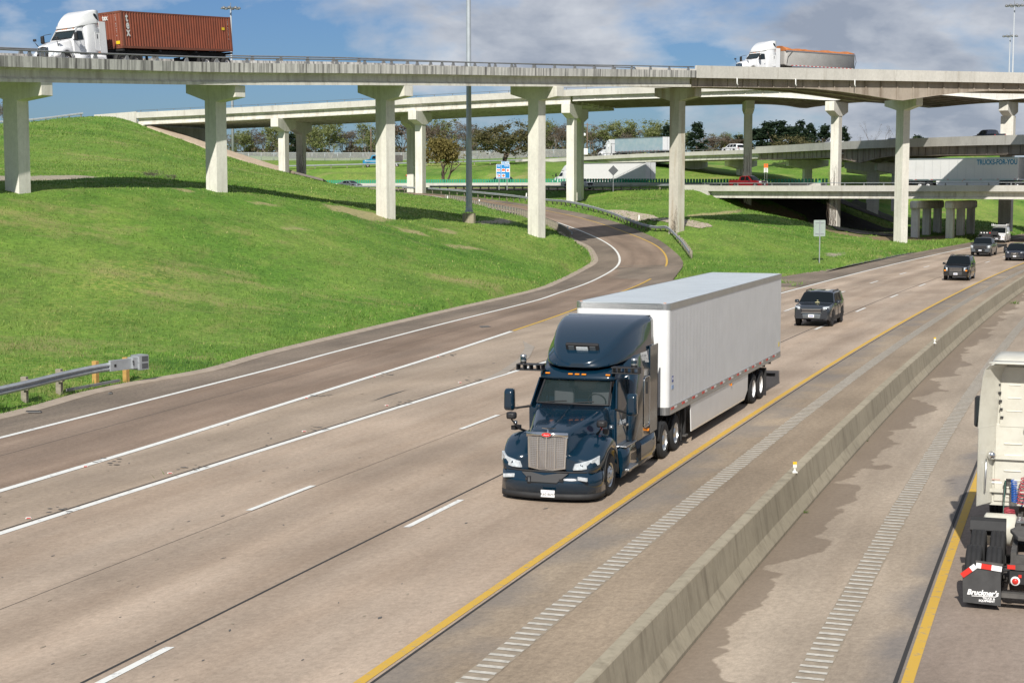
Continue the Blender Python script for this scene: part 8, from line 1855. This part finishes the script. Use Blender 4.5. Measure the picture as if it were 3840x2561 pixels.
# cross road traffic
def cross_car(px, off, builder, rev, near=cr, path=cross):
    p, a, s, b = on_path(path, px*2351/3840, off, near=near, rev=rev); return p+Vector((0, 0, .04)), a
def pickup(label, p, a, paint, **k): return car('pickup', label, p, a, 5.9, 2.03, 1.95, [(0, .92), (.05, 1.06), (.25, 1.14), (1.5, 1.22), (2.2, 1.85), (2.5, 1.93), (3.6, 1.92), (3.95, 1.82), (4.1, 1.28), (5.85, 1.26), (5.9, 1.2)], BELT(1.18, 5.9), (1.54, 2.2), None, [.95, 4.65], .41, [(1.9, 2.36, 2.8, 2.8), (2.92, 2.92, 3.72, 3.66)], paint, clear=.36, grille=dict(z0=.78, z1=1.08, w=.60, bars=3, bm=M_plastic), lamp=(.98, .22, .84, .24), bed=(4.1, 5.85), barcol=M_c2, **k)
p, a = cross_car(2164, -7.0, None, True); pickup('white pickup on the cross road just behind the paired columns', p, a, M_c5, rimmt=M_dark)
p, a = cross_car(2806, -7.2, None, True); pickup('dark red pickup at the left end of the low bridge', p, a, M_c6)
def sedan(label, p, a, paint, **k): return car('car', label, p, a, 4.8, 1.86, 1.5, [(0, .62), (.06, .74), (.3, .82), (1.2, .98), (2.0, 1.42), (2.5, 1.47), (3.3, 1.44), (4.2, 1.12), (4.72, 1.06), (4.8, .9)], BELT(.92, 4.8), (1.26, 2.02), (3.45, 4.1), [.95, 3.72], .34, [(1.65, 2.15, 2.5, 2.5), (2.6, 2.6, 3.5, 3.3)], paint, clear=.17, grille=dict(z0=.48, z1=.68, w=.42, bars=2), lamp=(.72, .12, .70, .30), **k)
p, a = cross_car(1312, -5.5, None, True); p.z += .1; sedan('silver sedan on the cross road at the left, partly hidden by the grassy slope', p, a+.12, M_c4)
p, a = cross_car(3455, -5.2, None, True); sedan('small dark sedan on the low bridge behind the rear wheels of the lettered trailer', p+Vector((0, 0, 0)), a, M_c2)
def suvw(label, p, a, paint, **k): return car('suv', label, p, a, 5.2, 2.02, 1.92, SUVT(1.88, 5.2, 1.10, 1.35, 2.05), BELT(1.14, 5.2), (1.42, 2.08), (4.88, 5.15), [.98, 4.0], .40, [(1.7, 2.2, 2.6, 2.6), (2.72, 2.72, 3.6, 3.6), (3.72, 3.72, 4.75, 4.6)], paint, clear=.25, grille=dict(z0=.72, z1=1.02, w=.52, bars=3), lamp=(.92, .2, .76, .28), cat='SUV', **k)
p, a = cross_car(1876, 5.0, None, False); suvw('dark SUV on the cross road half hidden under the blue services sign', p, a, M_c2)
upn = lambda q: q.x > 8
p, a = cross_car(2748, 1.5, None, True, near=upn, path=upper); suvw('white SUV on the upper ramp between the two tall columns', p, a, M_c5, rimmt=M_dark)
p, a = cross_car(3124, 1.5, None, True, near=upn, path=upper); pickup('white pickup on the upper ramp passing behind the vine-covered column', p, a, M_c5)
p, a = cross_car(3350, -1.2, None, True, near=upn, path=upper); sedan('dark car on the upper ramp mostly hidden by the tallest right-hand column', p, a, M_c2)
p, a = cross_car(3705, 1.2, None, True, near=upn, path=upper); pickup('dark pickup on the upper ramp near the right edge', p, a, M_c7)
# far traffic beyond the low bridge
q = V(2262, 458.5, 333); van2 = suvw('distant white vehicle seen under the low bridge at far right', Vector((q.x, q.y, gz(q.x, q.y)+.02)), 0.0, M_c5)
q = V(2011, 457, 325); sedan('tiny red car seen under the low bridge between the columns', Vector((q.x, q.y, gz(q.x, q.y)+.02)), 0.0, M_c6)
# blue dump truck on the far road
def dump_truck():
    p, a, s, b = on_path(upper, 1360*.6122, 1.5, near=lambda q: q.x < 8); f = Vector((math.cos(a), math.sin(a), 0))
    t = thing('dump_truck', 'bright blue dump truck with a dark dump body on the far upper road', 'dump truck', p-f*1.2, a); Mb = mat('bright_blue_paint', (.01, .20, .36), .3, coat=.6)
    mb = MB(); mb.loft([rrect(x, .75, z, wb, wt, .12, .05, 4) for x, z, wb, wt in ((1.1, 1.45, .9, .75), (.9, 1.6, 1.05, .85), (-.6, 1.85, 1.1, 1.0))], Mb); mb.build('hood', t)
    mb = MB(); mb.loft([rrect(x, .8, z, wb, wt, .12, .05, 4) for x, z, wb, wt in ((-.55, 1.9, 1.1, 1.0), (-1.0, 2.75, 1.12, 1.0), (-2.2, 2.8, 1.12, 1.02), (-2.3, 2.7, 1.1, 1.0))], Mb); cb = mb.build('cab', t)
    mb = MB(); mb.add([(-.62, -.85, 2.0), (-.62, .85, 2.0), (-.95, .8, 2.6), (-.95, -.8, 2.6)], [(0, 1, 2, 3)], M_carglass); mb.build('windshield', cb)
    for sg in (1, -1): mb = MB(); mb.prism([(-.95, 1.9), (-2.1, 1.9), (-2.1, 2.55), (-1.2, 2.55)], sg*1.10, sg*1.13, M_carglass, 'xz'); mb.build('side_window', cb); mb = MB(); mb.box((-.9, sg*1.125, 1.35), (3.0, .02, .10), M_signw); mb.build('white_stripe', cb); add_wheel(t, 0, sg*1.07, .5, .28, 'steer', M_alu); [add_wheel(t, x, sg*1.1, .5, .26, 'drive', M_alu, dual=.33) for x in (-5.3, -6.65)]
    mb = MB(); mb.loft([[(-2.6-a_*.0, -1.15, z), (-2.6, 1.15, z), (-8.0, 1.15, z), (-8.0, -1.15, z)] for a_, z in ((0, 1.25), (0, 2.75))], M_frame, smooth=False); mb.prism([(-2.6, 2.7), (-1.9, 3.0), (-2.6, 3.05)], -1.1, 1.1, M_frame, 'xz')
    for k in range(6): mb.box((-3.0-k, 1.17, 2.0), (.10, .06, 1.5), M_frame); mb.box((-3.0-k, -1.17, 2.0), (.10, .06, 1.5), M_frame)
    mb.build('dump_body', t); mb = MB(); mb.box((-4.0, 0, .95), (8.6, .9, .3), M_dark); mb.box((1.2, 0, .6), (.12, 2.2, .4), M_chrome); mb.build('chassis', t)
dump_truck()
